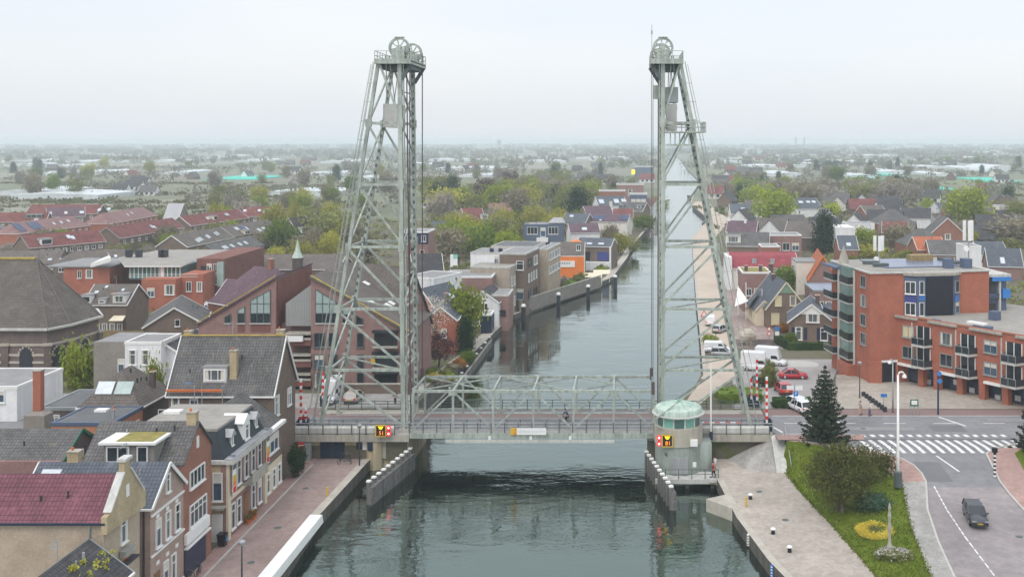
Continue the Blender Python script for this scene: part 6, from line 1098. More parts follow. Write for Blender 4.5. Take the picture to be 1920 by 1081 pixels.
h = house('gabled_house', 'brown brick house with steep grey roof, cream verges and sage green gable top', 'the sage gabled house', (31.2, 198, 6.5), (30.3, 213, 6.5), 8.0, 1.4, -2.6, 'brick_brown', 'tile_blue', trim='cream_paint', wins=[('l', -1.6, 5.4, 1.3, 2.0, 1, 1, 'cream_paint', 'blind'), ('l', 1.3, 5.4, 1.3, 2.0, 2, 1, 'cream_paint'), ('l', -2.2, 1.9, 1.6, 2.2, 1, 1, 'cream_paint', 'blind')], over=.4, dorm=[], chim=[(2, .6, 1.0, 'brick_dark', .8)])
part('gable_panel', h, lambda m: m.extr([(-7.62, -1.7, 6.9), (-7.62, 1.7, 6.9), (-7.62, 0, 9.0)], (.1, 0, 0)), 'sage_panel')
h = house('side_wing', 'cream posted side wing with dormer left of the sage gabled house', 'the cream posted wing', (27.2, 200, 2.6), (26.7, 210, 2.6), 3.6, .7, -2.6, 'cream_paint', 'tile_blue', trim='cream_paint', rows=[('b', 4, 1.6, .9, 1.8, 1, 1, 'cream_paint')], cat='wing')
aw = thing('awning', 'white sail awnings on poles beside the sage gabled house', 'awning', (25.3, 203, -2.4)); part('cloth', aw, lambda m: (m.add([(-1.8,-2,3.2),(2.2,3,6.2),(-.5,4,1.8)], [(0,1,2)]), m.add([(-3.2,4,2.6),(-2,9,6),(-.2,6,3.4)], [(0,1,2)])), 'white_paint'); part('pole', aw, lambda m: [m.tube([(x, y, 0), (x, y, z)], .09, 6) for x, y, z in ((2.2, 3, 6.3), (-.9, 4.2, 7.5), (-2, 9, 6.1))], 'white_paint')
h = house('gabled_house', 'brown brick house with white gable triangle and dark blue shutters', 'the shuttered white gable house', (33.4, 183, 4.6), (35.0, 193, 4.6), 8.2, 1.4, -2.3, 'brick_brown', 'tile_blue', trim='white_paint', gut='white_paint', wins=[('l', .2, 4.35, 2.4, 1.6, 2, 1), ('l', -2.3, 1.5, 1.3, 2.3, 1, 2), ('l', 2.2, 1.5, 1.3, 2.3, 1, 2)], over=.5, chim=[(.8, -1.2, 1.6, 'brick_dark', .9)])
part('gable_panel', h, lambda m: m.extr([(-5.12, -2.4, 5.0), (-5.12, 2.4, 5.0), (-5.12, 0, 6.7)], (.1, 0, 0)), 'white_paint'); part('shutter', h, lambda m: [m.box(-5.15, -5.06, y-.28, y+.28, .4, 2.6) for y in (-3.4, -1.2, 1.1, 3.3)], 'blue_dark')
h = house('cross_wing', 'grey roofed cross wing joined to the shuttered white gable house', 'the grey cross wing', (36.5, 189, 3.6), (42.5, 190, 3.6), 7, .8, -2.3, 'brick_brown', 'tile_blue', trim='white_paint', cat='wing')
house('flat_house', 'pale blue grey flat roofed houses behind the shuttered white gable', 'the pale blue grey flat roofs', at(1517, 538, 206), at(1588, 540, 206), 10, 3.6, -2.6, 'brick_mauve', 'roof_solar', 'flat', trim='grey_metal', rows=[('f', 4, 4, 1.4, 1.6)])
house('gabled_house', 'small brick house with bright orange verge peeking beside the big dark conifer', 'the orange verged gable', at(1543, 479, 236), at(1533, 470, 252), 6.6, 1.8, -2.8, 'brick_mauve', 'tile_orange', trim='orange_paint')
RB = 'houses behind the right bank'
for nm, lab, sh, p1, p2, z, Wd, ev, rf, wl_, k in (
 ('gabled_house', 'grey roofed house with a wide white dormer behind the crimson roof', 'the wide dormer grey house', (1365, 434), (1442, 435), 5.4, 12, 1.6, 'tile_grey', 'brick_brown', dict(dorm=[(-4.6, .2, 4.6, 2.2, 'white_paint', 3)])),
 ('gabled_house', 'plum roofed house with white chimneys above the wide dormer house', 'the white chimney plum house', (1366, 413), (1420, 414), 5.4, 11, 1.8, 'tile_plum', 'brick_brown', dict(chim=[(-5, 0, 1.5, 'render_white', 1), (1, -1, 1.4, 'render_white', .8)])),
 ('gabled_house', 'grey roofed house with a round white skylight by the bright green tree', 'the round skylight house', (1368, 382), (1425, 382), 5.6, 13, 1.8, 'tile_blue', 'render_cream', dict(sky=[(-1, .45, 2.2, 2)])),
 ('meeting_hall', 'dark brick hall with arched gable window beside the big dark conifer', 'the arched window hall', (1478, 414), (1541, 416), 6.2, 13, 1.4, 'tile_brown', 'brick_dark', {}),
 ('gabled_house', 'navy roofed house with white lower walls beyond the yellow green willow', 'the navy roofed white house', (1478, 371), (1528, 370), 6.4, 14, 1.6, 'tile_blue', 'render_white', dict(sky=[(-2, .6, 2.4, 1.6), (2, .6, 2, 1.6), (5, .6, 2, 1.6)])),
 ('gabled_house', 'dark slate roofed house with a bright skylight right of the big conifer', 'the slate skylight cottage', (1569, 441), (1603, 441), 5.2, 9, 1.4, 'tile_blue', 'brick_red', dict(sky=[(.2, .35, 1.4, 1.4)])),
 ('gabled_house', 'wide grey roofed house with white framed porch behind the apartment roof', 'the white porch house', (1738, 449), (1813, 450), 5.0, 13, 1.4, 'tile_grey', 'brick_red', dict(rows=[('f', 5, 3, 2, 2, 2, 1)])),
 ('gabled_house', 'vivid orange roofed house behind the wide grey porch roof', 'the vivid orange roof', (1712, 443), (1763, 443), 5.2, 11, 1.8, 'tile_orange', 'brick_red', {}),
 ('gabled_house', 'red roofed house with white end wall among grey roofs', 'the white ended red roof', (1655, 414), (1702, 415), 5.2, 10, 1.6, 'tile_red', 'brick_red', dict(rows=[('f', 3, 3, 1.6, 1.6)])),
 ('gabled_house', 'dark blue roofed house with one slim skylight at the frame edge behind the apartments', 'the dark blue edge house', (1848, 464), (1911, 465), 5.0, 9, .6, 'tile_blue', 'brick_mauve', dict(sky=[(-.6, .3, 1.2, 2.2)])),
 ('gabled_house', 'grey roofed house beside the white telecom mast', 'the mast side grey roof', (1826, 452), (1878, 452), 5.2, 10, 2, 'tile_blue', 'render_white', {}),
 ('gabled_house', 'long brown roof with brick side left of the grey hipped house', 'the long brown side roof', (1614, 385), (1652, 384), 6, 12, 1.5, 'tile_brown', 'brick_red', {}),
 ('gabled_house', 'white framed flat grey roof between the grey hip and the tall willow', 'the white framed grey roof', (1690, 389), (1745, 390), 5.4, 12, 1.4, 'tile_dark', 'render_white', {}),
 ('gabled_house', 'navy roofed house with white gable right of the white framed roof', 'the white gabled navy roof', (1752, 380), (1790, 379), 6, 13, 1.4, 'tile_blue', 'render_white', {})):
    house(nm, lab, sh, RZ(p1, z), RZ(p2, z), Wd, ev, -3.4, wl_, rf, trim='white_paint', group=RB if nm == 'gabled_house' else None, **k)
hh = bpy.data.objects['meeting_hall']; mb = MB(); gothic(mb, .9, 1.2, 5.4, -.12); mb.build('window', 'window_pale', hh, (hh.children[0].dimensions.x/2+.05, .6, 0), PI/2)
house('gabled_house', 'brick gable house with white edged grey roof and tall chimney by the tall willow', 'the tall chimney brick gable', RZ((1777, 408), 7.2), RZ((1763, 403), 7.2), 12, 1.6, -3.4, 'brick_red', 'tile_grey', trim='white_paint', chim=[(1, 0, 1.6, 'brick_red', .9)], wins=[('l', 0, 4, 2, 2)], group=RB)
house('gabled_house', 'grey hipped house with white dormer between the brown roof and the white framed roof', 'the grey hipped house', RZ((1668, 392), 6.4), RZ((1678, 392), 6.4), 13, 1.4, -3.4, 'brick_red', 'tile_grey', 'hip', trim='white_paint', group=RB)
house('gabled_house', 'grey hipped house just left of the vivid orange roof', 'the dull hipped house', RZ((1722, 428), 6), RZ((1733, 428), 6), 12, 1.4, -3.4, 'brick_red', 'tile_grey', 'hip', group=RB)
for lab, sh, px0, px1, pt, Y, dep, wl_, rw in (
 ('flat brown and white row with yellow shrub in front', 'the flat brown and white row', 1445, 1503, 441, 320, 10, 'brick_mauve', [('f', 3, 4.0, 2.2, 2.4, 2, 1)]),
 ('white roofed shed hall right of the big conifer', 'the white roofed hall', 1567, 1603, 427, 330, 12, 'render_white', []),
 ('white flat roofed house with slim white roof edge beside the crimson roof', 'the slim white roof edge', 1428, 1462, 462, 275, 7, 'brick_red', []),
 ('cluster of white flat roofed sheds by the yellow green tree', 'the white flat sheds', 1590, 1640, 420, 350, 10, 'render_white', [('f', 3, 4, 2, 1.6, 2, 1)]),
 ('cream flat roofed bungalow right of the tall willow', 'the cream bungalow', 1860, 1903, 387, 480, 12, 'render_cream', [('f', 4, 4, 2, 2, 2, 1)]),
 ('white walled house with terrace beside the telecom mast', 'the white terrace house', 1812, 1840, 462, 255, 8, 'render_white', [('f', 2, 4, 1.6, 2, 2, 1)])):
    a, b = at(px0, pt, Y), at(px1, pt, Y); a.y += dep/2; b.y += dep/2; house('flat_house', lab, sh, a, b, dep, a.z, -3.4, wl_, 'felt_grey' if 'white roofed' not in lab else 'white_paint', 'flat', trim='white_paint', group=RB, rows=rw)
# apartments
AZ = -.5
ap = thing('apartment_block', 'orange brick apartment block with blue bays, dark glass panel and shop arcade', 'apartments', (34.6, 144, AZ)); mark('the orange apartment block', 43, 150)
e1 = Vector((math.cos(R(9.5)), math.sin(R(9.5)), 0)); n1 = Vector((-e1.y, e1.x, 0))
ZT1 = 15.6
mbx = lambda fn, name, mat: part(name, ap, fn, mat).__setattr__('rotation_euler', (0, 0, R(9.5)))
mbx(lambda m: m.box(0, 18.2, 0, 15, -1, ZT1), 'wall', 'brick_orange'); mbx(lambda m: m.box(-.2, 18.4, -.2, 15.3, ZT1, ZT1+.22), 'roof_edge', 'concrete_pale'); mbx(lambda m: m.box(.25, 17.9, .3, 14.8, ZT1+.1, ZT1+.28), 'roof', 'gravel_roof')
mbx(lambda m: m.box(4, 15.5, 3.5, 13.5, ZT1+.3, ZT1+.45), 'roof_solar_field', 'roof_solar'); mbx(lambda m: [m.cbox((x, y, ZT1+.9), 1.3, 1.3, 1.5) for x, y in ((12.5, 4.5), (15.8, 2.2))], 'roof_box', 'slate_blue'); mbx(lambda m: m.box(11, 14.5, 10, 12, ZT1+.3, ZT1+1.3), 'roof_shed', 'fence_wood')
mbx(lambda m: m.lathe([(1.0, ZT1), (.5, ZT1+1.6), (0, ZT1+3.0)], 4, (.4, 11, 0)), 'roof_pyramid', 'concrete'); mbx(lambda m: [m.cbox((x, y, ZT1+.55), 2.2, 1, .5) for x, y in ((3, 6), (2.2, 9), (15, 9), (17, 11))], 'roof_duct', 'bridge_dark')
mbx(lambda m: (m.extr([(5.1, -.05, 8.9), (6.6, -1.1, 8.9), (12.2, -1.1, 8.9), (13.5, -.05, 8.9)], (0, 0, 6.4))), 'blue_bay', 'slate_blue'); mbx(lambda m: m.box(7.9, 12.0, -1.25, -1.11, 9.4, 15.1), 'dark_glass_panel', 'black_panel'); mbx(lambda m: m.extr([(4.9, -.2, 15.3), (6.5, -1.4, 15.3), (12.4, -1.4, 15.3), (13.8, -.2, 15.3), (13.8, 0.2, 15.3), (4.9, .2, 15.3)], (0, 0, .4)), 'bay_roof', 'concrete')
for z in (13.6, 10.6):
    for x, w_ in ((7.25, .7),):
        w = win(ap, 0, 0, 0, R(9.5), w_, 1.9, 1, 1); w.location = e1*x+n1*-1.13+Vector((0, 0, z))
    a_ = math.atan2(-1.05, 1.5); w = win(ap, 0, 0, 0, R(9.5)+a_, 1.5, 1.8, 2, 1); w.location = e1*5.8+n1*-.62+Vector((0, 0, z))
    w = win(ap, 0, 0, 0, R(9.5)-a_, 1.2, 1.7, 1, 1, 'grey_metal'); w.location = e1*12.9+n1*-.62+Vector((0, 0, z)); 
    mbx(lambda m: (m.box(6.9, 7.8, -1.16, -1.11, z-1.75, z-1.1)), 'blue_panel', 'blue_panel')
mbx(lambda m: m.extr([(5.2, -.12, 11.4), (6.55, -1.1, 11.4), (6.55, -1.2, 11.4), (5.15, -.2, 11.4)], (0, 0, 1.1)), 'indigo_panel', 'indigo_panel'); mbx(lambda m: m.extr([(12.3, -1.2, 11.5), (13.5, -.15, 11.5), (13.5, -.05, 11.5), (12.3, -1.1, 11.5)], (0, 0, .9)), 'blue_panel', 'blue_panel')
# the west side: windows and glazed balconies
wa = math.atan2(15, -.5)-PI/2
def side(fn, name, mat): o = part(name, ap, fn, mat); o.rotation_euler = (0, 0, R(9.5)); return o
for k in range(5):
    z = 2.9+k*2.75
    if k: w = win(ap, 0, 0, 0, R(9.5)-PI/2, 1.8, 1.7, 2, 1, 'grey_metal'); w.location = n1*2.4-e1*.01+Vector((0, 0, z+.3))
    b = side(lambda m: (m.box(-1.1, 0, 5.5, 8.9, z-.75, z-.5), m.box(-1.6, 0, 10.2, 14.2, z-.75, z-.5)), 'balcony', 'concrete_pale')
    for fn, nm, mt in ((lambda m: (m.box(-1.15, -1.05, 5.5, 8.9, z-.5, z+.45), m.box(-1.66, -1.56, 10.2, 14.2, z-.5, z+.4), m.box(-1.1, -.02, 5.42, 5.5, z-.5, z+.45), m.box(-1.6, 0, 10.12, 10.2, z-.5, z+.4)), 'balustrade', 'window_glass'), (lambda m: (m.box(-1.0, -.9, 5.6, 8.8, z+.5, z+1.95), m.box(-.9, -.02, 5.55, 5.62, z+.5, z+1.95)), 'glazing', 'window_green')): part(nm, b, fn, mt)
side(lambda m: [m.box(-1.25, -.95, y-.12, y+.12, 0, 15.4) for y in (5.3, 9.2)], 'column', 'concrete_pale'); side(lambda m: m.box(-1.8, 0, 9.0, 14.4, 15.2, 15.5), 'canopy', 'slate_blue'); side(lambda m: (m.box(-1.3, .0, 5.2, 9.1, -1, 1.6)), 'plinth', 'brick_orange'); side(lambda m: m.box(.2, 5, -.1, -.02, 0, 3.0), 'arcade_opening', 'black_panel'); side(lambda m: (m.box(-.25, 1.6, -.35, .6, -.8, 3.2), m.box(4.2, 5.0, -.3, .3, -.8, 3.2)), 'pillar', 'brick_orange'); side(lambda m: m.box(1.6, 4.3, -.25, -.11, 3.0, 3.3), 'arcade_lintel', 'white_paint')
# rear east part in blue
mbx(lambda m: m.box(18.2, 21.8, 1.5, 14, -1, 14.6), 'rear_wall', 'slate_blue'); mbx(lambda m: m.box(18.2, 22.2, .9, 14.3, 14.6, 15.0), 'rear_roof', 'concrete_pale'); mbx(lambda m: m.box(19.2, 22.2, .82, .9, 14.0, 14.6), 'blue_fascia', 'blue_panel')
for z in (12.4, 9.2): mbx(lambda m: (m.box(18.5, 20.1, 1.38, 1.5, z-.5, z+1.5)), 'recess', 'window_glass'); mbx(lambda m: (m.box(20.9, 22.1, .85, 1.4, z-.9, z+.4)), 'blue_balcony', 'blue_panel'); mbx(lambda m: m.box(18.2, 20.4, .95, 1.2, z-.9, z-.2), 'balcony_front', 'window_blue')
mbx(lambda m: m.box(20.4, 20.65, .95, 1.45, -1, 14.6), 'post', 'concrete_pale')
# low wing with the arcade
wg = thing('shop_wing', 'three storey orange brick wing with grey balconies over a shop arcade', 'apartments', (38.2, 145.0, AZ)); mark('the shop arcade wing', 46, 138)
dv = Vector((8.5, -11.4, 0)).normalized(); wang = math.atan2(dv.y, dv.x); wg.rotation_euler = (0, 0, wang)
# local x runs along the facade towards the camera, -y faces the street
WZ = 9.5
part('wall', wg, lambda m: m.box(0, 34, 0, 12, 3.0, WZ), 'brick_orange'); part('roof', wg, lambda m: m.box(.2, 33.8, .2, 22, WZ, WZ+.12), 'gravel_roof'); part('roof_edge', wg, lambda m: [m.box(a, b, -.35, .2, WZ-.1, WZ+.22) for a, b in ((.4, 4.2), (6.0, 10.6), (12.6, 17.4), (19.4, 24), (26, 34))], 'concrete'); part('roof_coping', wg, lambda m: [m.box(a, b, .0, .3, WZ+.14, WZ+.34) for a, b in ((.4, 34),)], 'brick_orange')
part('shop_back', wg, lambda m: m.box(0, 34, 1.8, 12, -1, 3.0), 'blue_dark'); part('shop_window', wg, lambda m: [m.box(a, a+2.2, 1.62, 1.79, .4, 2.7) for a in (1.2, 4.3, 8.4, 11.3, 15, 18, 22)], 'window_blue')
part('shop_poster', wg, lambda m: [m.box(a, a+.8, 1.5, 1.61, z, z+.7) for a, z in ((4.4, .4), (8.9, 1.2), (11.4, .6), (15.3, .4), (18.2, .9), (13.0, 1.5))], 'render_white'); part('yellow_column', wg, lambda m: [m.box(a, a+.55, 1.3, 1.6, 0, 2.9) for a in (6.2, 13.8, 20.2)], 'yellow_paint')
part('pillar', wg, lambda m: [m.box(a, a+.9, -.15, .75, -1, 3.0) for a in (.0, 4.3, 6.9, 10.6, 14.0, 17.4, 20.6, 24)], 'brick_orange'); part('arcade_canopy', wg, lambda m: [m.box(a, b, -.5, .05, 2.75, 3.05) for a, b in ((1, 4.3), (7.8, 10.6), (14.9, 17.4), (21.5, 24))], 'white_paint')
for c in (5.1, 12.2, 19.0, 25.6):
    for z in (3.35, 6.3):
        b = part('balcony', wg, lambda m: m.extr([(c-1.3, 0, z-.25), (c-.9, -1.5, z-.25), (c+1.2, -1.5, z-.25), (c+1.5, 0, z-.25)], (0, 0, .28)), 'concrete_pale'); part('balustrade', b, lambda m: (m.bar((c-1.28, -.05, z+.5), (c-.9, -1.45, z+.5), .06, .8), m.bar((c-.9, -1.45, z+.5), (c+1.2, -1.45, z+.5), .06, .8), m.bar((c+1.2, -1.45, z+.5), (c+1.48, -.05, z+.5), .06, .8)), 'window_glass'); part('handrail', b, lambda m: (m.bar((c-.9, -1.47, z+1.0), (c+1.2, -1.47, z+1.0), .08), m.bar((c-1.28, -.05, z+1.0), (c-.9, -1.45, z+1.0), .08), [m.bar((x, -1.47, z), (x, -1.47, z+1), .06) for x in (c-.9, c+.15, c+1.2)]), 'grey_metal')
        part('balcony_door', wg, lambda m: m.box(c-1.0, c+1.2, -.05, -.01, z+.05, z+2.4), 'window_glass'); part('door_frame', wg, lambda m: [m.box(x-.06, x+.06, -.1, -.051, z+.05, z+2.4) for x in (c-1.0, c+.1, c+1.2)], 'white_paint')
    part('balcony_post', wg, lambda m: [m.bar((c-.85, -1.4, 3.2), (c-.85, -1.4, 9.3), .12)], 'concrete_pale')
for c in (2.6, 8.9, 15.7, 22.4):
    for z in (4.7, 7.6): win(wg, c, -.02, z, 0, 2.0, 1.7, 2, 1, 'grey_metal', 'blind' if (c < 3 and z > 7) else 'window_blue' if c > 15 else 'window_glass'); 
part('roof_box', wg, lambda m: (m.cbox((11, 8, WZ+.7), 1.2, 1.2, 1.3), m.box(12.6, 15, .6, 1.6, WZ+.15, WZ+.5), m.box(5.9, 7.2, .3, 1.2, WZ+.12, WZ+.3)), 'slate_blue'); part('white_roof_light', wg, lambda m: m.box(11.5, 14.2, .7, 1.6, WZ+.52, WZ+.8), 'white_paint')
def mast(label, px, py0, py1, Y, n):
    x = XA(px, Y); z0, z1 = ZA(py1, Y), ZA(py0, Y); t = thing('antenna_mast', label, 'antenna mast', (x, Y, z0), 0, 'telecom masts'); part('mast', t, lambda m: m.tube([(0, 0, -3.5), (0, 0, (z1-z0)*.8)], .12, 8), 'grey_metal'); 
    for i in range(n): a = 2*PI*i/n+.5; part('antenna_panel', t, lambda m: m.box(math.cos(a)*.65-.22, math.cos(a)*.65+.22, math.sin(a)*.5-.14, math.sin(a)*.5+.14, 0, z1-z0), 'white_paint')
    part('dish', t, lambda m: m.tube([(-.5, -.3, -1.2), (-.5, -.6, -1.2)], .4, 12), 'white_paint')
mast('telecom mast with bright white antenna panels on the apartment roof', 1816, 413, 451, 156, 3); mast('telecom mast with cream antenna panels above the green bushes', 1648, 442, 470, 154, 3)
# ---------------------------------------------------------------- vehicles
def carpaint(k, c):
    m, t, b = _new(k); b.inputs['Base Color'].default_value = c4(c); b.inputs['Roughness'].default_value = .3; b.inputs['Coat Weight'].default_value = .6; b.inputs['Coat Roughness'].default_value = .06; return m
for k, c in (('paint_black', (.018, .022, .03)), ('paint_red', (.42, .02, .03)), ('paint_white', (.75, .76, .77)), ('paint_silver', (.40, .42, .44)), ('paint_dark', (.04, .05, .06)), ('paint_sand', (.42, .38, .33))): carpaint(k, c)
def loft(m, secs, mi=0):                      # sections: lists of equally many points
    n = len(secs[0]); o = []
    for s_ in secs: o += s_
    m.add(o, [(i*n+k, i*n+(k+1) % n, (i+1)*n+(k+1) % n, (i+1)*n+k) for i in range(len(secs)-1) for k in range(n)]+[tuple(range(n-1, -1, -1)), tuple(range((len(secs)-1)*n, len(secs)*n))], mi)
def car(label, x, y, z, rz, paint, kind='hatch', group=None, cat='car', plate='yellow_paint', **_):
    """local x points forward; the body is lofted from cross-sections"""
    t = thing({'van': 'van', 'camper': 'camper_van'}.get(kind, 'parked_car'), label, cat, (x, y, z), rz, group)
    van = kind in ('van', 'camper')
    Ln, Wd, hb = (5.0, 1.9, 1.15) if van else (4.2, 1.76, .92)
    H = {'hatch': 1.46, 'estate': 1.5, 'van': 1.95, 'camper': 2.9, 'sedan': 1.44}[kind]; h = Ln/2; w = Wd/2
    def sec(x_, w_, z0, z1, c=.12): return [(x_, -w_+c, z0), (x_, w_-c, z0), (x_, w_, z0+c*1.4), (x_, w_, lerp(z0, z1, .6)), (x_, w_-c, z1), (x_, -w_+c, z1), (x_, -w_, lerp(z0, z1, .6)), (x_, -w_, z0+c*1.4)]
    hood = .92 if not van else 1.1
    part('body', t, lambda m: loft(m, [sec(-h, w*.84, .38, hb*.86), sec(-h+.12, w*.95, .25, hb*.98), sec(-h*.55, w, .22, hb), sec(0, w, .22, hb), sec(h*.38, w, .22, hood), sec(h*.7, w*.98, .22, hood*.9), sec(h-.18, w*.92, .24, hood*.78), sec(h, w*.78, .34, hood*.62)]), paint, True)
    ca, cb, cc, cd = (-h+.06, -h+.18, h*.28, h*.58) if van else {'estate': (-h+.06, -h+.3, h*.1, h*.46), 'hatch': (-h+.1, -h+.5, h*.1, h*.45), 'sedan': (-h*.75, -h*.38, h*.08, h*.45)}[kind]
    if kind == 'camper': ca, cb, cc, cd = -h+.02, -h+.06, h*.45, h*.62
    def cs(x_, w_, z_): return [(x_, -w_, z_), (x_, w_, z_)]
    wt = w*.78 if not van else w*.9
    part('cabin', t, lambda m: (m.add([(ca,-w*.93,hb-.06),(cd,-w*.93,hb-.06),(cd,w*.93,hb-.06),(ca,w*.93,hb-.06),(cb,-wt,H-.05),(cc,-wt,H-.05),(cc,wt,H-.05),(cb,wt,H-.05)], [(0,1,5,4),(1,2,6,5),(2,3,7,6),(3,0,4,7),(4,5,6,7)])), 'car_glass' if kind not in ('van', 'camper') else paint)
    part('roof', t, lambda m: m.add([(cb+.02,-wt,H-.06),(cc-.02,-wt,H-.06),(cc-.02,wt,H-.06),(cb+.02,wt,H-.06),(cb+.2,-wt*.9,H+.02),(cc-.2,-wt*.9,H+.02),(cc-.2,wt*.9,H+.02),(cb+.2,wt*.9,H+.02)], [(0,1,5,4),(1,2,6,5),(2,3,7,6),(3,0,4,7),(4,5,6,7)]), paint)
    if not van: part('pillar', t, lambda m: [m.bar((a, s_*w*.93, hb-.05), (b, s_*wt, H-.04), .09) for s_ in (-1, 1) for a, b in ((ca, cb), (cd, cc), (lerp(ca, cd, .48), lerp(cb, cc, .5)))], paint)
    else:
        part('windscreen', t, lambda m: m.add([(cd+.012,-w*.8,hb+.02),(cd+.012,w*.8,hb+.02),(cc+.03,wt*.85,min(H, 1.95)-.15),(cc+.03,-wt*.85,min(H, 1.95)-.15)], [(0,1,2,3)]), 'car_glass'); part('side_window', t, lambda m: [m.add([(h*.05, s_*(w*.935), hb+.05), (cd-.25, s_*(w*.935), hb+.05), (cc-.15, s_*(w*.925), min(H, 1.95)-.25), (h*.05, s_*(w*.925), min(H, 1.95)-.25)], [(0,1,2,3)]) for s_ in (-1, 1)], 'car_glass')
    for sx in (-.6, .62):
        for sy in (-1, 1):
            wmb_ = MB(); wmb_.lathe([(.0, -.1), (.31, -.1), (.33, -.06), (.33, .06), (.31, .1), (0, .1)], 18); wo = wmb_.build('wheel', 'rubber', t, (sx*h, sy*(w-.1), .33)); wo.rotation_euler = (PI/2, 0, 0)
            rm = MB(); rm.lathe([(.2, 0), (.18, .015), (0, .02)], 12); rr = rm.build('rim', 'chrome', wo, (0, 0, -sy*.105)); rr.rotation_euler = (PI if sy > 0 else 0, 0, 0)
    for s_ in (-1, 1):
        part('headlight', t, lambda m: m.cbox((h-.14, s_*w*.66, hood*.66), .2, .34, .14), 'chrome'); part('tail_light', t, lambda m: m.cbox((-h+.05, s_*w*.76, hb*.78), .12, .2, .28), 'red_paint'); part('mirror', t, lambda m: m.cbox((cd-.25, s_*(w+.08), hb+.06), .14, .16, .12), paint)
    part('front_plate', t, lambda m: m.cbox((h+.0, 0, .42), .04, .5, .12), plate); part('rear_plate', t, lambda m: m.cbox((-h-.01, 0, .62), .04, .5, .12), plate); part('bumper', t, lambda m: (m.cbox((h-.03, 0, .34), .1, Wd*.78, .16), m.cbox((-h+.03, 0, .36), .1, Wd*.84, .18)), 'dark_metal')
    return t
def Pz(px, py):
    z = 0
    for _ in range(8): p = P(px, py, z); z = zr(p.y)-.07
    return P(px, py, z)
p = Pz(1829, 975); car('black estate car driving along the mauve brick side street', p.x, p.y, p.z, R(-97), 'paint_black', 'estate'); bpy.data.objects['parked_car'].name = 'car'
CP = 'vehicles on the right bank car park'
def hz(px, py):
    z = 0
    for _ in range(8): p = P(px, py, z); z = hR(p.x, p.y)+.03
    return P(px, py, z)
for lab, px, py, rz_, pt_, kd in (('white delivery van beside the silver car near the canal', 1346, 661, R(172-180), 'paint_white', 'van'), ('silver estate car in front of the white delivery van', 1356, 667, R(-8), 'paint_silver', 'estate'), ('big white camper with tall body beside the right tower leg', 1420, 694, R(-14), 'paint_white', 'camper'), ('second white camper nearer to the road junction', 1446, 684, R(-20), 'paint_white', 'camper'), ('red saloon car turning sideways in the car park', 1487, 709, R(-3), 'paint_red', 'sedan'), ('small red car seen from behind with dark rear window', 1468, 735, R(96), 'paint_red', 'hatch'), ('white estate car parked by the low hedge', 1487, 762, R(120), 'paint_white', 'estate'), ('small white car nearest to the road by the parking sign', 1499, 769, R(112), 'paint_white', 'hatch'), ('white car parked on the towpath beside the green bush', 1332, 608, R(85), 'paint_white', 'van'), ('silver car behind the white towpath car', 1350, 622, R(60), 'paint_silver', 'hatch'), ('dark car between the campers and the tower leg', 1436, 722, R(20), 'paint_dark', 'hatch')):
    q_ = hz(px, py); car(lab, q_.x, q_.y, q_.z, rz_, pt_, kd, CP, 'van' if kd == 'van' else 'camper van' if kd == 'camper' else 'car')
car('dark van with white front parked beside the plum roofed annex', XA(391, 222), 222, -3.3, R(-70), 'paint_silver', 'van', None, 'van')
car('white camper van behind the left bridge barrier', XA(622, 132.5), 132.5, .02, R(-92), 'paint_white', 'camper', None, 'camper van'); car('sand coloured car seen from behind on the side road under the left tower', XA(664, 132.5), 132.5, .02, R(88), 'paint_sand', 'hatch')
# ---------------------------------------------------------------- people
plain('skin', (.50, .30, .22), .6, .05); plain('hair', (.05, .03, .02), .7, .1); plain('cloth_blue', (.05, .10, .18), .85, .1); plain('cloth_dark', (.025, .025, .03), .85, .1); plain('cloth_white', (.70, .70, .70), .85, .05); plain('cloth_grey', (.35, .36, .36), .85, .1); plain('cloth_red', (.35, .04, .04), .85, .1); plain('cloth_jeans', (.06, .09, .16), .85, .1)
def skinned(name, pts, edges, rad, mat, par, root=0):
    me = bpy.data.meshes.new(name); me.from_pydata(pts, edges, []); me.materials.append(M(mat)); o = link(name, me, par); md_ = o.modifiers.new('Skin', 'SKIN'); sv = me.skin_vertices[0].data if me.skin_vertices else None
    if sv is not None:
        for i, r in enumerate(rad): sv[i].radius = (r, r); sv[i].use_root = i == root
    s_ = o.modifiers.new('Smooth', 'SUBSURF'); s_.levels = 1; s_.render_levels = 1; return o
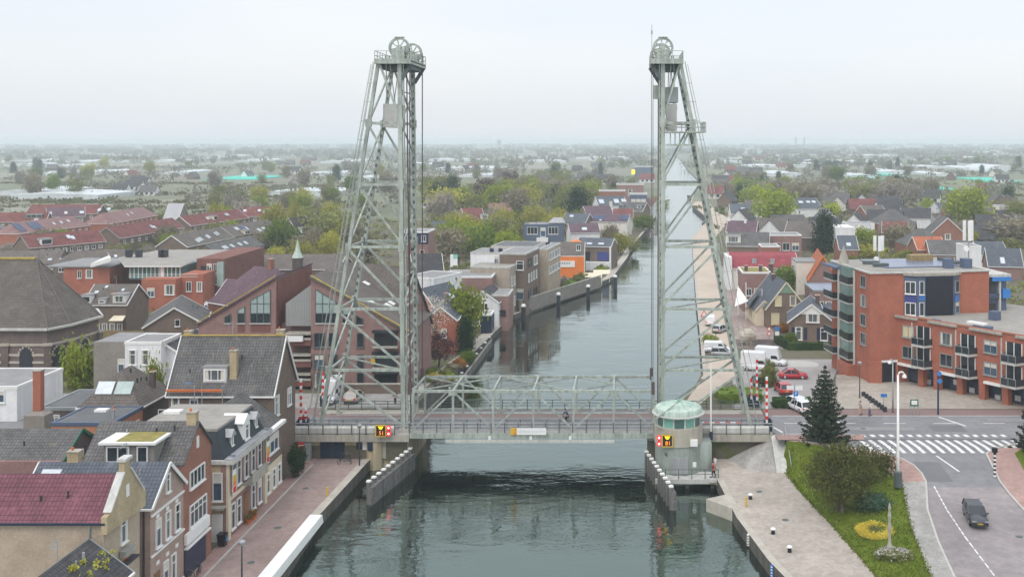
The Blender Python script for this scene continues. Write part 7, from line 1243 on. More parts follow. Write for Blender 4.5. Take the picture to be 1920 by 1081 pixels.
def person(label, x, y, z, rz, top, legs, hair='hair', pose='stand', group=None):
    t = thing('person', label, 'person', (x, y, z), rz, group); B = []; E = []; RD = []
    def v(p_, r, par=None):
        B.append(p_); RD.append(r)
        if par is not None: E.append((par, len(B)-1))
        return len(B)-1
    sit = pose == 'ride'; hz_ = .92 if not sit else .98
    pel = v((0, 0, hz_), .14); lean = .28 if sit else .02
    wa_ = v((lean*.3, 0, hz_+.18), .125, pel); chs = v((lean*.75, 0, hz_+.40), .15, wa_); nk = v((lean+.02, 0, hz_+.57), .055, chs); hd = v((lean+.06, 0, hz_+.66), .085, nk); tp = v((lean+.07, 0, hz_+.79), .08, hd); v((lean+.17, 0, hz_+.69), .02, hd)
    hands = []
    for s_ in (-1, 1):
        sh = v((lean*.85, s_*.19, hz_+.50), .06, chs); el = v((lean+(.24 if sit else .02), s_*.25, hz_+(.24 if sit else .22)), .045, sh); wr = v(((lean+.42) if sit else .08, s_*.24, hz_+(.12 if sit else -.02)), .03, el); pm = v(((lean+.49) if sit else .11, s_*.23, hz_+(.11 if sit else -.09)), .035, wr); hands.append((pm, s_))
        st = .0 if sit else s_*.16
        k = v(((.34 if s_ > 0 else .26) if sit else st*.6+.03, s_*.1, hz_-(.28 if s_ > 0 else .42) if sit else .5), .075, pel); an = v(((.16 if s_ > 0 else .1) if sit else st-.04, s_*.1, (hz_-.66 if s_ > 0 else hz_-.84) if sit else .09), .045, k); v(((.34 if s_ > 0 else .28) if sit else st+.14, s_*.1, (hz_-.70 if s_ > 0 else hz_-.88) if sit else .03), .035, an)
    for pm, s_ in hands:
        b_ = B[pm]
        for i, l_ in enumerate((.07, .085, .08, .06)): a_ = v((b_[0]+.02, b_[1]-.03+i*.02, b_[2]-l_*.6), .009, pm); v((b_[0]+.035, b_[1]-.03+i*.02, b_[2]-l_), .008, a_)
        v((b_[0]+.05, b_[1]-s_*.03, b_[2]-.03), .01, pm)
    body = skinned('body', B, E, RD, 'skin', t)
    def sub(name, ids, mat, k=1.14, extra=0):
        mp_ = {i: j for j, i in enumerate(ids)}; ed = [(mp_[a], mp_[b]) for a, b in E if a in mp_ and b in mp_]; return skinned(name, [B[i] for i in ids], ed, [RD[i]*k+extra for i in ids], mat, t)
    o_ = 7; arms = [7, 8, 9, 14, 15, 16][:0]
    nv = 7; L_ = []
    sub('jacket', [0, 1, 2, 7, 8, 9, 14, 15, 16] if True else [], top, 1.12, .012) if len(B) > 16 else None
    sub('trousers', [0, 11, 12, 18, 19], legs, 1.12, .01)
    mb = MB(); mb.lathe([(.0, .0), (.105, .03), (.115, .09), (.09, .15), (0, .175)], 14); mb.build('hair', hair, t, (lean+.045, 0, hz_+.66))
    sb = MB(); [sb.cbox((B[i][0]-.02, B[i][1], B[i][2]+.005), .27, .1, .085) for i in (13, 20)]; sb.build('shoes', 'cloth_dark', t)
    eb = MB(); [eb.cbox((lean+.142, s_*.032, hz_+.705), .015, .022, .014) for s_ in (-1, 1)]; eb.build('eyes', 'hair', t)
    return t
def bicycle(label, x, y, z, rz, mat='dark_metal', group=None):
    t = thing('bicycle', label, 'bicycle', (x, y, z), rz, group)
    for cx in (-.54, .54):
        w = part('wheel', t, lambda m: [m.bar((cx+.33*math.cos(a), 0, .35+.33*math.sin(a)), (cx+.33*math.cos(b), 0, .35+.33*math.sin(b)), .035, .035, up=(0, 1, 0)) for a, b in [(2*PI*k/20, 2*PI*(k+1)/20) for k in range(20)]], 'rubber'); part('spokes', w, lambda m: [m.bar((cx, 0, .35), (cx+.32*math.cos(k*PI/4), 0, .35+.32*math.sin(k*PI/4)), .012) for k in range(8)], 'chrome')
    part('frame', t, lambda m: [m.bar(a, b, .04) for a, b in (((-.54,0,.35),(-.1,0,.32)), ((-.1,0,.32),(-.22,0,.85)), ((-.1,0,.32),(.36,0,.8)), ((-.2,0,.75),(.34,0,.85)), ((.54,0,.35),(.33,0,.98)), ((-.54,0,.35),(-.2,0,.72)))], mat); part('saddle', t, lambda m: m.cbox((-.24, 0, .9), .26, .14, .06), 'rubber'); part('handlebar', t, lambda m: m.bar((.3, -.28, 1.02), (.3, .28, 1.02), .035), 'chrome'); return t
bicycle('bicycle ridden by the blue jacketed cyclist across the bridge', XA(1062, 122), 122, -.0, R(180), 'blue_dark'); person('cyclist in a blue jacket leaning forward while riding over the bridge', XA(1062, 122)+.2, 122, -.0, R(180), 'cloth_blue', 'cloth_dark', 'hair', 'ride')
person('walker in a pale top and shorts on the plaza, further from the road sign', 29.0, 125.9, .0, R(20), 'cloth_grey', 'skin'); person('walker in a white shirt and jeans on the plaza beside the other walker', 30.1, 125.6, .0, R(15), 'cloth_white', 'cloth_jeans')
person('person in dark clothes standing by the railing under the left tower', XA(741, 131), 131, .02, R(-90), 'cloth_dark', 'cloth_dark'); person('person in a white top bending by the keeper house railing', XA(1341, 113.5), 113.5, -3.0, R(200), 'cloth_white', 'cloth_grey'); person('person in red at the quay steps beside the keeper house', XA(1338, 111.6), 111.6, -3.0, R(160), 'cloth_red', 'cloth_dark')
q_ = hz(1561, 668); bicycle('dark bicycle ridden past the apartment plinth', q_.x, q_.y, q_.z, R(60)); person('cyclist in dark clothes riding past the apartment plinth', q_.x+.1, q_.y, q_.z, R(60), 'cloth_dark', 'cloth_jeans', 'hair', 'ride')
for i, (px, lab) in enumerate(((641, 'bicycle leaning left of the dark lamp pole by the abutment'), (655, 'bicycle parked right of the dark lamp pole by the abutment'))): bicycle(lab, XA(px, 116.6), 116.6, -3, R(70+50*i), 'dark_metal', 'bicycles by the abutment')
bicycle('dark bicycle leaning at the door of the white bargeboard house', -36.6, 84.6, -2.93, R(80)); bicycle('black bicycle in front of the red brick gateway', -36.4, 86.2, -2.93, R(100))
# ---------------------------------------------------------------- street furniture
def striped(mb_, x, y, z0, z1, r, n):
    for i in range(n): a, b = lerp(z0, z1, i/n), lerp(z0, z1, (i+1)/n); mb_.box(x-r, x+r, y-r, y+r, a, b, i % 2)
def barrier(label, x, y, z, h, n, dx=.25):
    t = thing('bridge_barrier', label, 'barrier', (x, y, z), 0, 'red and white bridge barriers'); part('drive_box', t, lambda m: (m.box(-.45, .45, -.4, .4, 0, 1.25), m.box(-.3, .3, -.3, .3, 1.25, 1.5)), 'navy_box'); mb = MB(); striped(mb, dx, -.35, 1.0, h, .12, n); mb.build('boom', ['white_paint', 'red_paint'], t); part('lamp_head', t, lambda m: m.box(-.14, 0, -.42, -.3, 1.55, 1.8), 'red_paint'); part('base', t, lambda m: m.box(-.6, .6, -.5, .5, -.3, 0), 'concrete')
barrier('raised striped barrier at the front left end of the bridge', -38.2, 118.9, 0, 6.2, 13, .1); barrier('short striped barrier stub beside the front left barrier', -38.0, 119.6, 0, 2.6, 5); barrier('striped barrier behind the left tower in front of the white camper', XA(608, 130.2), 130.2, 0, 4.4, 8, -.05)
barrier('tall raised striped barrier at the front right end of the bridge', XA(1440, 119), 119, 0, 6.4, 13, -.2); barrier('raised striped barrier at the back right end of the bridge', XA(1417, 129.5), 129.5, 0, 6.6, 13, .1); barrier('short striped barrier stub beside the back right barrier', XA(1408, 130), 130, 0, 3.6, 6, .0)
sg = thing('lowered_boom', 'red and white hand barrier beside the keeper house on the bridge rail', 'barrier', (XA(1350, 119), 119, .9)); mb = MB(); [mb.box(-2.5+i*.62, -2.5+(i+1)*.62, -.06, .06, -.1, .1, i % 2) for i in range(8)]; mb.build('boom', ['white_paint', 'red_paint'], sg); part('post', sg, lambda m: [m.box(x-.05, x+.05, -.05, .05, -.9, -.1) for x in (-2.2, 2.2)], 'navy_box')
fl = thing('flag_pole', 'slim white mast beside the bridge keeper house', 'mast', (XA(1333, 116.6), 116.6, -.3)); part('pole', fl, lambda m: m.tube([(0, 0, 0), (0, 0, 8.7)], [.12, .07], 8), 'white_paint'); part('foot', fl, lambda m: m.box(-.2, .2, -.2, .2, 0, .9), 'blue_dark')
lamp_('street_lamp', 'tall white lamp post with curved arm and dark base on the lawn', 27.5, 102.7, -1.0, 11.3, 'white_paint', .65, .14, base='bridge_dark'); lamp_('street_lamp', 'tall grey plaza lamp post before the arcade beside the bollard blocks', XA(1674, 127), 127, 0, 6.4, 'grey_metal', -.4, .1); lamp_('street_lamp', 'short black lamp post on the pink brick quay', -31.9, 84, -3, 3.5, 'dark_metal'); lamp_('street_lamp', 'white lamp post with curved arm at the lower right edge of the street', 38.9, 86, -2.4, 4.6, 'white_paint', .6, .08); lamp_('street_lamp', 'dark lamp pole standing before the abutment doors', XA(674, 115.5), 115.5, -3, 4.3, 'dark_metal'); lamp_('street_lamp', 'slim dark lamp post left of the plaza bollard blocks', XA(1612, 134), 134, 0, 4.4, 'dark_metal')
def sign(name, label, x, y, z, h, panels, mat='grey_metal', w=.05, group=None):
    t = thing(name, label, 'sign', (x, y, z), 0, group); part('post', t, lambda m: m.tube([(0, 0, 0), (0, 0, h)], w, 8), mat)
    for k, (sh, px_, pz_, sx_, sz_, mt) in enumerate(panels):
        if sh == 'o': mb = MB(); mb.lathe([(sx_, 0), (sx_, .03), (0, .035)], 20); o = mb.build('panel', mt, t, (px_, -w-.02-.012*k, pz_)); o.rotation_euler = (PI/2, 0, 0)
        elif sh == 't': part('panel', t, lambda m: m.extr([(px_-sx_, -w-.02-.012*k, pz_-sz_), (px_+sx_, -w-.02-.012*k, pz_-sz_), (px_, -w-.02-.012*k, pz_+sz_)], (0, .02, 0)), mt)
        else: part('panel', t, lambda m: m.box(px_-sx_, px_+sx_, -w-.05-.012*k, -w-.02-.012*k, pz_-sz_, pz_+sz_), mt)
    return t
s_ = sign('road_sign', 'red round no entry style sign with white plate before the left abutment', XA(565, 116.6), 116.6, -3, 2.3, [('o', 0, 2.0, .42, 0, 'red_paint'), ('b', 0, 1.35, .36, .2, 'white_paint'), ('b', 0, 2.02, .3, .07, 'white_paint')])
part('cabinet', thing('utility_cabinet', 'grey utility cabinet behind the red round sign', 'cabinet', (XA(574, 117.3), 117.3, -3)), lambda m: m.box(-.55, .55, -.3, .3, 0, 2.0), 'grey_metal')
s_ = sign('parking_sign', 'blue parking sign with two white plates by the white cars', 27.6*0+XA(1491, 127), 127.5, 0, 3.4, [('b', -.55, 3.0, .45, .28, 'white_paint'), ('b', .55, 3.0, .45, .28, 'white_paint'), ('b', .15, 2.25, .3, .32, 'blue_panel')]); text_mesh('letter', 'P', .5, 'white_paint', s_, (.15, -.125, 2.25))
sign('road_sign', 'dark post with two blue round signs before the shop arcade', XA(1759, 126), 126, 0, 5.4, [('o', .1, 5.1, .3, 0, 'blue_panel'), ('o', .15, 4.2, .3, 0, 'blue_panel')], 'blue_dark', .12); sign('road_sign', 'small blue and white sign on the plaza before the low arcade pillars', XA(1657, 130), 130, 0, 1.6, [('b', 0, 1.4, .42, .22, 'blue_panel')]); s_ = sign('information_board', 'green framed information board on two legs on the plaza', XA(1714, 125.6), 125.6, 0, 1.9, [('b', 0, 1.6, .5, .42, 'green_paint'), ('b', 0, 1.62, .36, .26, 'white_paint')], 'grey_metal', .05); part('leg', s_, lambda m: [m.box(x-.04, x+.04, -.04, .04, 0, 1.6) for x in (-.5, .5)], 'grey_metal')
sign('road_sign', 'white bordered no entry signs by the hedge corner of the shuttered house', XA(1442, 178), 178, -2.2, 3.6, [('o', 0, 3.2, .36, 0, 'red_paint'), ('o', 0, 3.2, .25, 0, 'white_paint'), ('o', 0, 2.4, .36, 0, 'red_paint'), ('o', 0, 2.4, .25, 0, 'white_paint')]); sign('road_sign', 'blue and white direction sign in front of the hedge', XA(1457, 176), 176, -2.2, 4.0, [('b', 0, 3.6, .4, .4, 'blue_panel'), ('b', 0, 2.8, .36, .35, 'white_paint')], 'dark_metal'); sign('road_sign', 'red triangle warning signs on the lawn at the right edge', 44.2, 108, -.4, 2.7, [('t', 0, 1.9, .48, .42, 'red_paint'), ('t', 0, 1.86, .28, .24, 'white_paint'), ('b', 0, 2.6, .4, .22, 'red_paint'), ('b', 0, 2.6, .32, .14, 'white_paint')]); sign('road_sign', 'orange bordered roadwork sign on the towpath', XA(1320, 205), 205, -2.4, 2.2, [('t', 0, 1.5, .8, .7, 'red_paint'), ('t', 0, 1.45, .5, .45, 'white_paint')])
st = thing('beacon_post', 'black and white striped post with black lamp by the crossing', 'beacon', (XA(1865, 105.2), 105.2, zr(105)+.03)); mb = MB(); striped(mb, 0, 0, 0, 2.5, .11, 12); mb.build('post', ['white_paint', 'black_panel'], st); part('lamp_head', st, lambda m: m.lathe([(0, 2.5), (.3, 2.55), (.3, 3.0), (0, 3.1)], 12), 'black_panel')
mb = MB(); mb.box(-.2, .2, -.2, .2, 0, .55); bm = mb.mesh('bollard', 'dark_metal')
for i in range(8): p = P(lerp(1619, 1659, i/7), lerp(742, 771, i/7), 0); o = link('bollard_block', bm, None, (p.x, p.y, .03), .3); tag(o, 'dark square bollard block in the diagonal row on the plaza', 'bollard', 'row of dark bollard blocks')
for i, (px, py, w_) in enumerate(((1407, 935, 'closest to the stone pier'), (1449.5, 1000, 'between the other two white capped bollards'), (1480.5, 1034, 'lowest on the paver quay'))):
    p = P(px, py, -3); t = thing('mooring_bollard', f'short black mooring bollard with white cap, {w_}', 'bollard', (p.x, p.y, -3), 0, 'mooring bollards on the paver quay'); part('post', t, lambda m: m.lathe([(.2, 0), (.17, .3), (.24, .42)], 14), 'black_panel'); part('cap', t, lambda m: m.lathe([(.25, .42), (.26, .5), (.15, .58), (0, .6)], 14), 'white_paint')
for nm, lab, x, y in (('marker_post', 'yellow marker post on the edge of the pink brick quay', *P(614, 930, -3)[:2]), ('marker_post', 'yellow marker post on the coping of the paver quay', *P(1399, 949, -3)[:2])): mb = MB(); mb.tube([(0, 0, 0), (0, 0, .9)], .1, 8); o = mb.build(nm, 'yellow_paint', None, (x, y, -2.95)); tag(o, lab, 'marker post')
for lab, px, py, mt in (('white vertical gauge board on the quay wall', 1409, 1008, 'white_paint'), ('blue and white gauge board lower on the quay wall', 1456, 1066, 'blue_panel')):
    Y = P(px, py, -3.3).y; mb = MB(); mb.box(-.12, .12, -.06, .06, -1.0, .1, 0); [mb.box(-.08, .08, -.075, -.06, -.9+i*.25, -.8+i*.25, 1) for i in range(4)]; o = mb.build('gauge_board', [mt, 'black_panel' if mt == 'white_paint' else 'white_paint'], None, (interp(Y, [(y, x) for y, x in RIGHT])-.05 if False else XRc(Y)-.1, Y, -3.0), R(-40)); tag(o, lab, 'gauge board')
bi = thing('wheelie_bin', 'black wheeled bin with blue label by the alley of the mansard house', 'bin', (-36.9, 92.5, -2.93)); part('body', bi, lambda m: m.add([(-.32,-.3,.1),(.32,-.3,.1),(.32,.3,.1),(-.32,.3,.1),(-.38,-.36,1.05),(.38,-.36,1.05),(.38,.36,1.05),(-.38,.36,1.05)], [(0,1,5,4),(1,2,6,5),(2,3,7,6),(3,0,4,7),(3,2,1,0)]), 'black_panel'); part('lid', bi, lambda m: m.box(-.4, .4, -.4, .4, 1.05, 1.15), 'black_panel'); part('label', bi, lambda m: m.box(.385, .4, -.2, .2, .5, .8), 'blue_panel'); part('wheel', bi, lambda m: m.tube([(-.3, .3, .1), (.3, .3, .1)], .1, 10), 'rubber')
for i, (y, m_) in enumerate(((97.9, 'leaf_olive'), (98.9, 'leaf_rust'), (99.4, 'leaf_green'))):
    t = thing('flower_pot', ('terracotta pot with bronze foliage by the mansard house door', 'terracotta pot with rusty blooms by the mansard house door', 'small terracotta pot with green plant by the mansard house door')[i], 'flower pot', (-36.5, y, -2.93)); part('pot', t, lambda m: m.lathe([(.18, 0), (.26, .4), (.22, .4)], 12), 'terracotta'); rng = np.random.default_rng(i); V = crown(i, 10, 16, lambda r: r.normal(size=3)*.13+np.array([0, 0, .62]), .07); link('foliage', crown_obj_mesh('foliage', V, m_), t)
bn = thing('canal_boat', 'small dark open boat moored at the far left bank', 'boat', (XA(1196, 372), 372, -4.15), R(75)); part('hull', bn, lambda m: m.add([(-2.4,-.7,.5),(1.4,-.8,.5),(3,0,.7),(1.4,.8,.5),(-2.4,.7,.5),(-2.2,-.45,-.2),(1.2,-.5,-.2),(2.3,0,-.1),(1.2,.5,-.2),(-2.2,.45,-.2)], [(0,1,6,5),(1,2,7,6),(2,3,8,7),(3,4,9,8),(4,0,5,9),(5,6,7,8,9)]), 'dark_metal'); part('thwart', bn, lambda m: [m.box(x-.15, x+.15, -.7, .7, .3, .36) for x in (-1.4, .4)], 'wood')
for lab, a, b in (('long white houseboat at the far bend of the canal', (66, 900), 60), ('second pale houseboat moored before the far bend', (60.5, 830), 60)):
    t = thing('houseboat', lab, 'houseboat', (a[0], a[1], -4.1), R(83), 'houseboats at the far bend'); part('hull', t, lambda m: m.box(-14, 14, -2.6, 2.6, -.3, .9), 'dark_metal'); part('cabin', t, lambda m: m.box(-12, 12, -2.2, 2.2, .9, 3.6), 'render_white'); part('window', t, lambda m: [m.box(-11+i*2.6, -9.6+i*2.6, 2.2, 2.24, 1.7, 2.8) for i in range(9)], 'window_glass'); part('roof', t, lambda m: m.box(-12.4, 12.4, -2.5, 2.5, 3.6, 3.8), 'felt_grey')
wf = thing('jetty', 'dark timber landing wall curving at the far towpath bend', 'jetty', (38, 520, -4)); part('planking', wf, lambda m: [m.bar((a[0]-38-.25, a[1]-520, -.2), (b[0]-38-.25, b[1]-520, -.2), .5, 2.8) for a, b in (((34,451),(38.4,480)), ((38.4,480),(37.3,567)))], 'dark_metal'); part('capping', wf, lambda m: [m.bar((a[0]-38-.25, a[1]-520, 1.3), (b[0]-38-.25, b[1]-520, 1.3), .8, .2) for a, b in (((34,451),(38.4,480)), ((38.4,480),(37.3,567)))], 'quay_wall')
# statue and beds on the lawn
def G(px, py):
    z = -2
    for _ in range(10): p = P(px, py, z); z = gz(p.x, p.y)
    return P(px, py, z)
p = G(1642, 995); rng = np.random.default_rng(5); V = []
for k in range(170): a_ = rng.uniform(0, 2*PI); r_ = rng.normal(1.38, .17); V.append(crown(k, 1, 44, lambda r: [r_*math.cos(a_), r_*math.sin(a_), .16], .07, spread=.17))
part_ring = MB().lathe([(1.0, -.1), (1.12, .16), (1.38, .22), (1.62, .15), (1.75, -.1)], 40); V = np.concatenate(V); V[:, 2] = np.maximum(V[:, 2], .0); o = link('flower_bed', crown_obj_mesh('flower_bed', V, 'flower_yellow'), None, (p.x, p.y, p.z-.05)); tag(o, 'ring shaped bed of yellow flowers on the lawn', 'flower bed'); part_ring.build('flower_ring', 'flower_yellow', o); link('centre_plant', crown_obj_mesh('centre_plant', crown(3, 26, 30, lambda r: [r.normal()*.35, r.normal()*.35, .15], .08, spread=.14), 'leaf_olive'), o)
p = G(1668, 1038); sta = thing('sculpture', 'slender grey stone sculpture rising from white flowers on the lawn', 'sculpture', (p.x, p.y, p.z)); part('figure', sta, lambda m: m.lathe([(.4, 0), (.32, .5), (.15, 1.0), (.11, 1.8), (.19, 2.4), (.12, 2.9), (.16, 3.4), (.09, 3.8), (.13, 4.1), (.05, 4.5), (0, 4.6)], 9), 'concrete'); part('plinth', sta, lambda m: m.lathe([(.7, -.2), (.65, .35), (.4, .45), (0, .45)], 10), 'concrete')
o = bush('flower_bed', 'mound of white flowers around the slender sculpture', p.x+.25, p.y-.6, p.z-.1, 3.4, 2.3, .8, 'leaf_olive', 60, 30, .08, 21, 'flower bed')
o2 = link('blossom', crown_obj_mesh('blossom', np.concatenate([crown(900+k, 1, 7, lambda r, a_=rng.uniform(0, 6.28), r_=math.sqrt(rng.uniform(.02, 1)): [r_*1.75*math.cos(a_), r_*1.2*math.sin(a_), .2+.62*math.sqrt(max(0, 1-r_*r_))], .075, spread=.06) for k in range(130)]), 'flower_white'), o)
V = []; rng = np.random.default_rng(17)
for _ in range(9000):
    y_ = rng.uniform(82, 114.5); a_, b_ = interp(y_, GL), max(interp(y_, GL)+.2, interp(y_, GU)); x_ = rng.uniform(a_, b_) if rng.random() < .8 else rng.choice((a_, b_))+rng.normal()*.12; z_ = gz(x_, y_); h_ = rng.uniform(.06, .17); dx, dy = rng.normal(size=2)*.08; w_ = rng.uniform(.03, .07); V.append([(x_-w_, y_, z_-.01), (x_+w_, y_+w_, z_-.01), (x_+w_*.4+dx, y_+dy, z_+h_), (x_-w_*.4+dx, y_+dy, z_+h_)])
leafy('grass_blades', (.075, .105, .016), (.165, .19, .042), 1.2); o = link('grass', crown_obj_mesh('grass', np.array(V).reshape(-1, 3), 'grass_blades')); tag(o, 'rough grass tufts and weeds on the sloping lawn', 'grass', kind='stuff')
# ---------------------------------------------------------------- planting near the bridge
def spruce(label, x, y, z, h, rad, seed=1, tiers=17):
    t = bpy.data.objects.new('spruce', None); COL.objects.link(t); t.location = (x, y, z); tag(t, label, 'tree'); rng = np.random.default_rng(seed); part('trunk', t, lambda m: m.tube([(0, 0, -.3), (0, 0, h*.5), (0, 0, h*.97)], [h*.018, h*.012, .02], 8), 'bark'); V = []
    for i in range(tiers):
        f = i/(tiers-1); zb = h*lerp(.07, .97, f**.92); rr = rad*(1-f)**.78*rng.uniform(.88, 1.1)+.12; nb = int(lerp(15, 5, f))
        for j in range(nb):
            a_ = 2*PI*j/nb+rng.uniform(-.2, .2)+i; L_ = rr*rng.uniform(.72, 1.12); ns = max(3, int(L_*9))
            for s_ in range(ns):
                u = (s_+.6)/ns; r_ = L_*u; dz = -.30*L_*u+.34*L_*u*u*u; wd_ = .34*(1-u*.6)*min(1, L_)
                c = np.array([math.cos(a_)*r_, math.sin(a_)*r_, zb+dz]); q = c+rng.normal(size=(7, 3))*np.array([wd_*.5, wd_*.5, .07]); d = np.array([math.cos(a_), math.sin(a_), -.25]); aa = d+rng.normal(size=(7, 3))*.55; aa /= np.linalg.norm(aa, axis=1)[:, None]; bb = np.cross(aa, rng.normal(size=(7, 3))); bb /= np.linalg.norm(bb, axis=1)[:, None]; sz = .15*rng.uniform(.7, 1.3, (7, 1)); V.append(np.stack([q-aa*sz, q+bb*sz*.4, q+aa*sz, q-bb*sz*.4], 1))
    link('crown', crown_obj_mesh('crown', np.concatenate(V).reshape(-1, 3), 'leaf_spruce'), t); return t
p = G(1546, 862); spruce('tall dark spruce with tiered branches on the lawn beside the road', p.x+.2, p.y+.8, p.z, 10.6, 3.1, 3, 19); mark('the tall lawn spruce', p.x, p.y)
spruce('dark spruce cut by the right frame edge beside the crossing', 45.3, 111, -.3, 8.4, 2.6, 8, 16)
def bigtree(name, label, x, y, z, h, w, d, mat, seed, n=120, per=34, leaf=.13, trunks=2, lo=.3):
    t = bpy.data.objects.new(name, None); COL.objects.link(t); t.location = (x, y, z); tag(t, label, 'tree'); rng = np.random.default_rng(seed); r2 = random.Random(seed)
    for k in range(trunks): a_ = k*2.2+.4; part('trunk', t, lambda m: (m.tube([(math.cos(a_)*.35*k, math.sin(a_)*.3*k, -.4), (math.cos(a_)*.3, math.sin(a_)*.2, h*.35), (math.cos(a_)*w*.22, math.sin(a_)*d*.2, h*.8)], [.2, .15, .05], 8), [m.tube([(math.cos(a_)*.3, math.sin(a_)*.2, h*r2.uniform(.25, .5)), (r2.uniform(-.4, .4)*w, r2.uniform(-.4, .4)*d, h*r2.uniform(.5, .9))], [.09, .02], 6) for _ in range(5)]), 'bark')
    V = []
    for _ in range(n):
        while True:
            p_ = rng.uniform(-1, 1, 3)
            if .45 < np.linalg.norm(p_) < 1: break
        lump = 1+.18*math.sin(p_[0]*5+seed)*math.cos(p_[1]*4+p_[2]*3); c = np.array([p_[0]*w/2*lump, p_[1]*d/2*lump, h*(lo+(1-lo)*(p_[2]+1)/2)]); rad = rng.uniform(.25, .5)*(w/4.5)*(1.25 if per > 100 else 1); q = c+rng.normal(size=(per, 3))*rad*np.array([1, 1, .6]); aa = rng.normal(size=(per, 3)); aa /= np.linalg.norm(aa, axis=1)[:, None]; bb = np.cross(aa, rng.normal(size=(per, 3))); bb /= np.linalg.norm(bb, axis=1)[:, None]; s_ = leaf*rng.uniform(.6, 1.3, (per, 1)); V.append(np.stack([q-aa*s_, q+bb*s_*.6, q+aa*s_, q-bb*s_*.6], 1))
    link('crown', crown_obj_mesh('crown', np.concatenate(V).reshape(-1, 3), mat), t); return t
p = G(1575, 962); bigtree('pine_tree', 'broad bronze green tree with two stems on the lawn in front of the spruce', p.x+.2, p.y+.6, p.z, 6.4, 6.1, 4.6, 'leaf_bronze', 4, 62, 190, .12, 3, .16); p = G(1625, 900); bigtree('pine_tree', 'smaller bronze shrubby tree right behind the broad bronze tree', p.x+.2, p.y, p.z-.2, 3.6, 5.4, 3.4, 'leaf_bronze', 6, 30, 160, .11, 1, .15)
p = G(1640, 962); bush('shrub', 'blue green low shrub at the foot of the broad bronze tree', p.x, p.y+.8, p.z, 3.6, 2.6, 1.7, 'leaf_blue', 70, 36, .11, 9)
bush('ivy_bush', 'dense dark green ivy bush at the street corner of the big grey roof', -36.4, 111.8, -3, 1.7, 2.4, 3.9, 'leaf_ivy', 80, 40, .1, 3)
p = at(146, 664, 140); tree('spring', p.x, 141, -3, 8.6, 4.4, 'yellow green tree standing before the brick church wall'); bush('shrub', 'dark evergreen shrub between the church and the hip roofed house', XA(197, 140), 140, -3, 2.6, 2.6, 5, 'leaf_ivy', 50, 30, .14, 14); tree('spring', XA(290, 132), 132, -3, 8.2, 2.2, 'slim light green tree before the narrow white gable')
bush('hedge', 'curved clipped dark green hedge around the shuttered white gable house', 33.0, 176.0, -2.35, 10.5, 1.3, 1.5, 'leaf_ivy', 130, 36, .1, 31, 'hedge', box=True); o = bush('hedge', 'short end of the clipped hedge at the corner by the blue sign', 27.6, 180.4, -2.35, 1.2, 7.5, 1.5, 'leaf_ivy', 80, 36, .1, 32, 'hedge', box=True); o.rotation_euler = (0, 0, R(8)); bush('hedge', 'low green shrub hedge along the road behind the front right barrier', 21.2, 129.9, .0, 5.2, 1.8, 1.2, 'leaf_ivy', 80, 36, .1, 33, 'hedge', box=True); bush('hedge', 'green shrubs filling the corner under the right tower', 14.8, 133.6, -.3, 6.0, 4.6, 1.6, 'leaf_green', 140, 34, .11, 34, 'hedge', box=True)
bush('shrub', 'yellowish green shrub behind the barrier at the right tower foot', 19.8, 141.5, -.6, 2.6, 2.2, 4.2, 'leaf_olive', 60, 30, .12, 35); bush('shrub', 'tall green shrub on the canal edge by the white delivery van', XA(1331, 178), 178, -2.4, 2.8, 3, 2.6, 'leaf_spring', 60, 34, .12, 36); bush('blossom_shrub', 'white blossoming shrub in front of the sage gabled house', 21.5, 181, -2.4, 4.6, 3.4, 3.6, 'blossom', 46, 18, .1, 37); bush('shrub', 'rusty shrub at the wall of the sage gabled house', 30.0, 192.6, -2.5, 4.4, 1.6, 2.0, 'leaf_rust', 50, 24, .12, 38); bush('shrub', 'green shrubs before the shuttered windows behind the hedge', 29.2, 179.6, -2.3, 2.4, 2.4, 2.4, 'leaf_green', 40, 26, .12, 39)
bigtree('blossom_tree', 'white blossoming tree beside the orange gable house', XA(812, 170), 170, -2.6, 10.6, 5.4, 5, 'blossom', 41, 95, 20, .11, 1, .3); bigtree('purple_tree', 'dark purple leaved small tree by the left tower foot', XA(822, 161), 161, -1.9, 5.6, 4.6, 4, 'leaf_purple', 42, 95, 34, .12, 1, .15); bush('shrub', 'clipped round green bush on the garden bank', XA(876, 168), 168, -2.9, 2.7, 2.6, 2.3, 'leaf_green', 60, 40, .1, 43); bush('shrub', 'rusty orange rounded bush beside the clipped green bush', XA(862, 163), 163, -2.6, 2.5, 2.4, 1.8, 'leaf_rust', 54, 34, .1, 44); tree('column', XA(873, 176), 176, -3.1, 5.8, 3.4, 'dark evergreen behind the clipped round green bush'); tree('spring', XA(866, 184), 184, -3.2, 9.8, 6.6, 'leafy green tree in front of the small white canal house'); bush('shrub', 'low yellow flowering patch in the bank garden', XA(815, 150), 150, -1.0, 2.0, 1.0, .7, 'flower_yellow', 30, 30, .1, 46)
for i, (px, Y, m_, w_) in enumerate(((800, 146, 'leaf_olive', 2.6), (835, 152, 'leaf_olive', 3), (850, 158, 'leaf_brown', 2.6), (805, 153, 'leaf_green', 2.4), (826, 145, 'leaf_grey', 2.4), (845, 147, 'leaf_spring', 1.6))): bush('garden_shrub', ('low olive shrub nearest the span end', 'olive shrub in the middle of the bank garden', 'brown shrub at the bank path', 'green shrub below the purple tree', 'grey shrub behind the span chord', 'small bright shrub at the bank wall')[i], XA(px, Y), Y, hL(0, Y), w_, 2, 1.1, m_, 30, 26, .1, 50+i, 'shrub', group='bank garden shrubs')
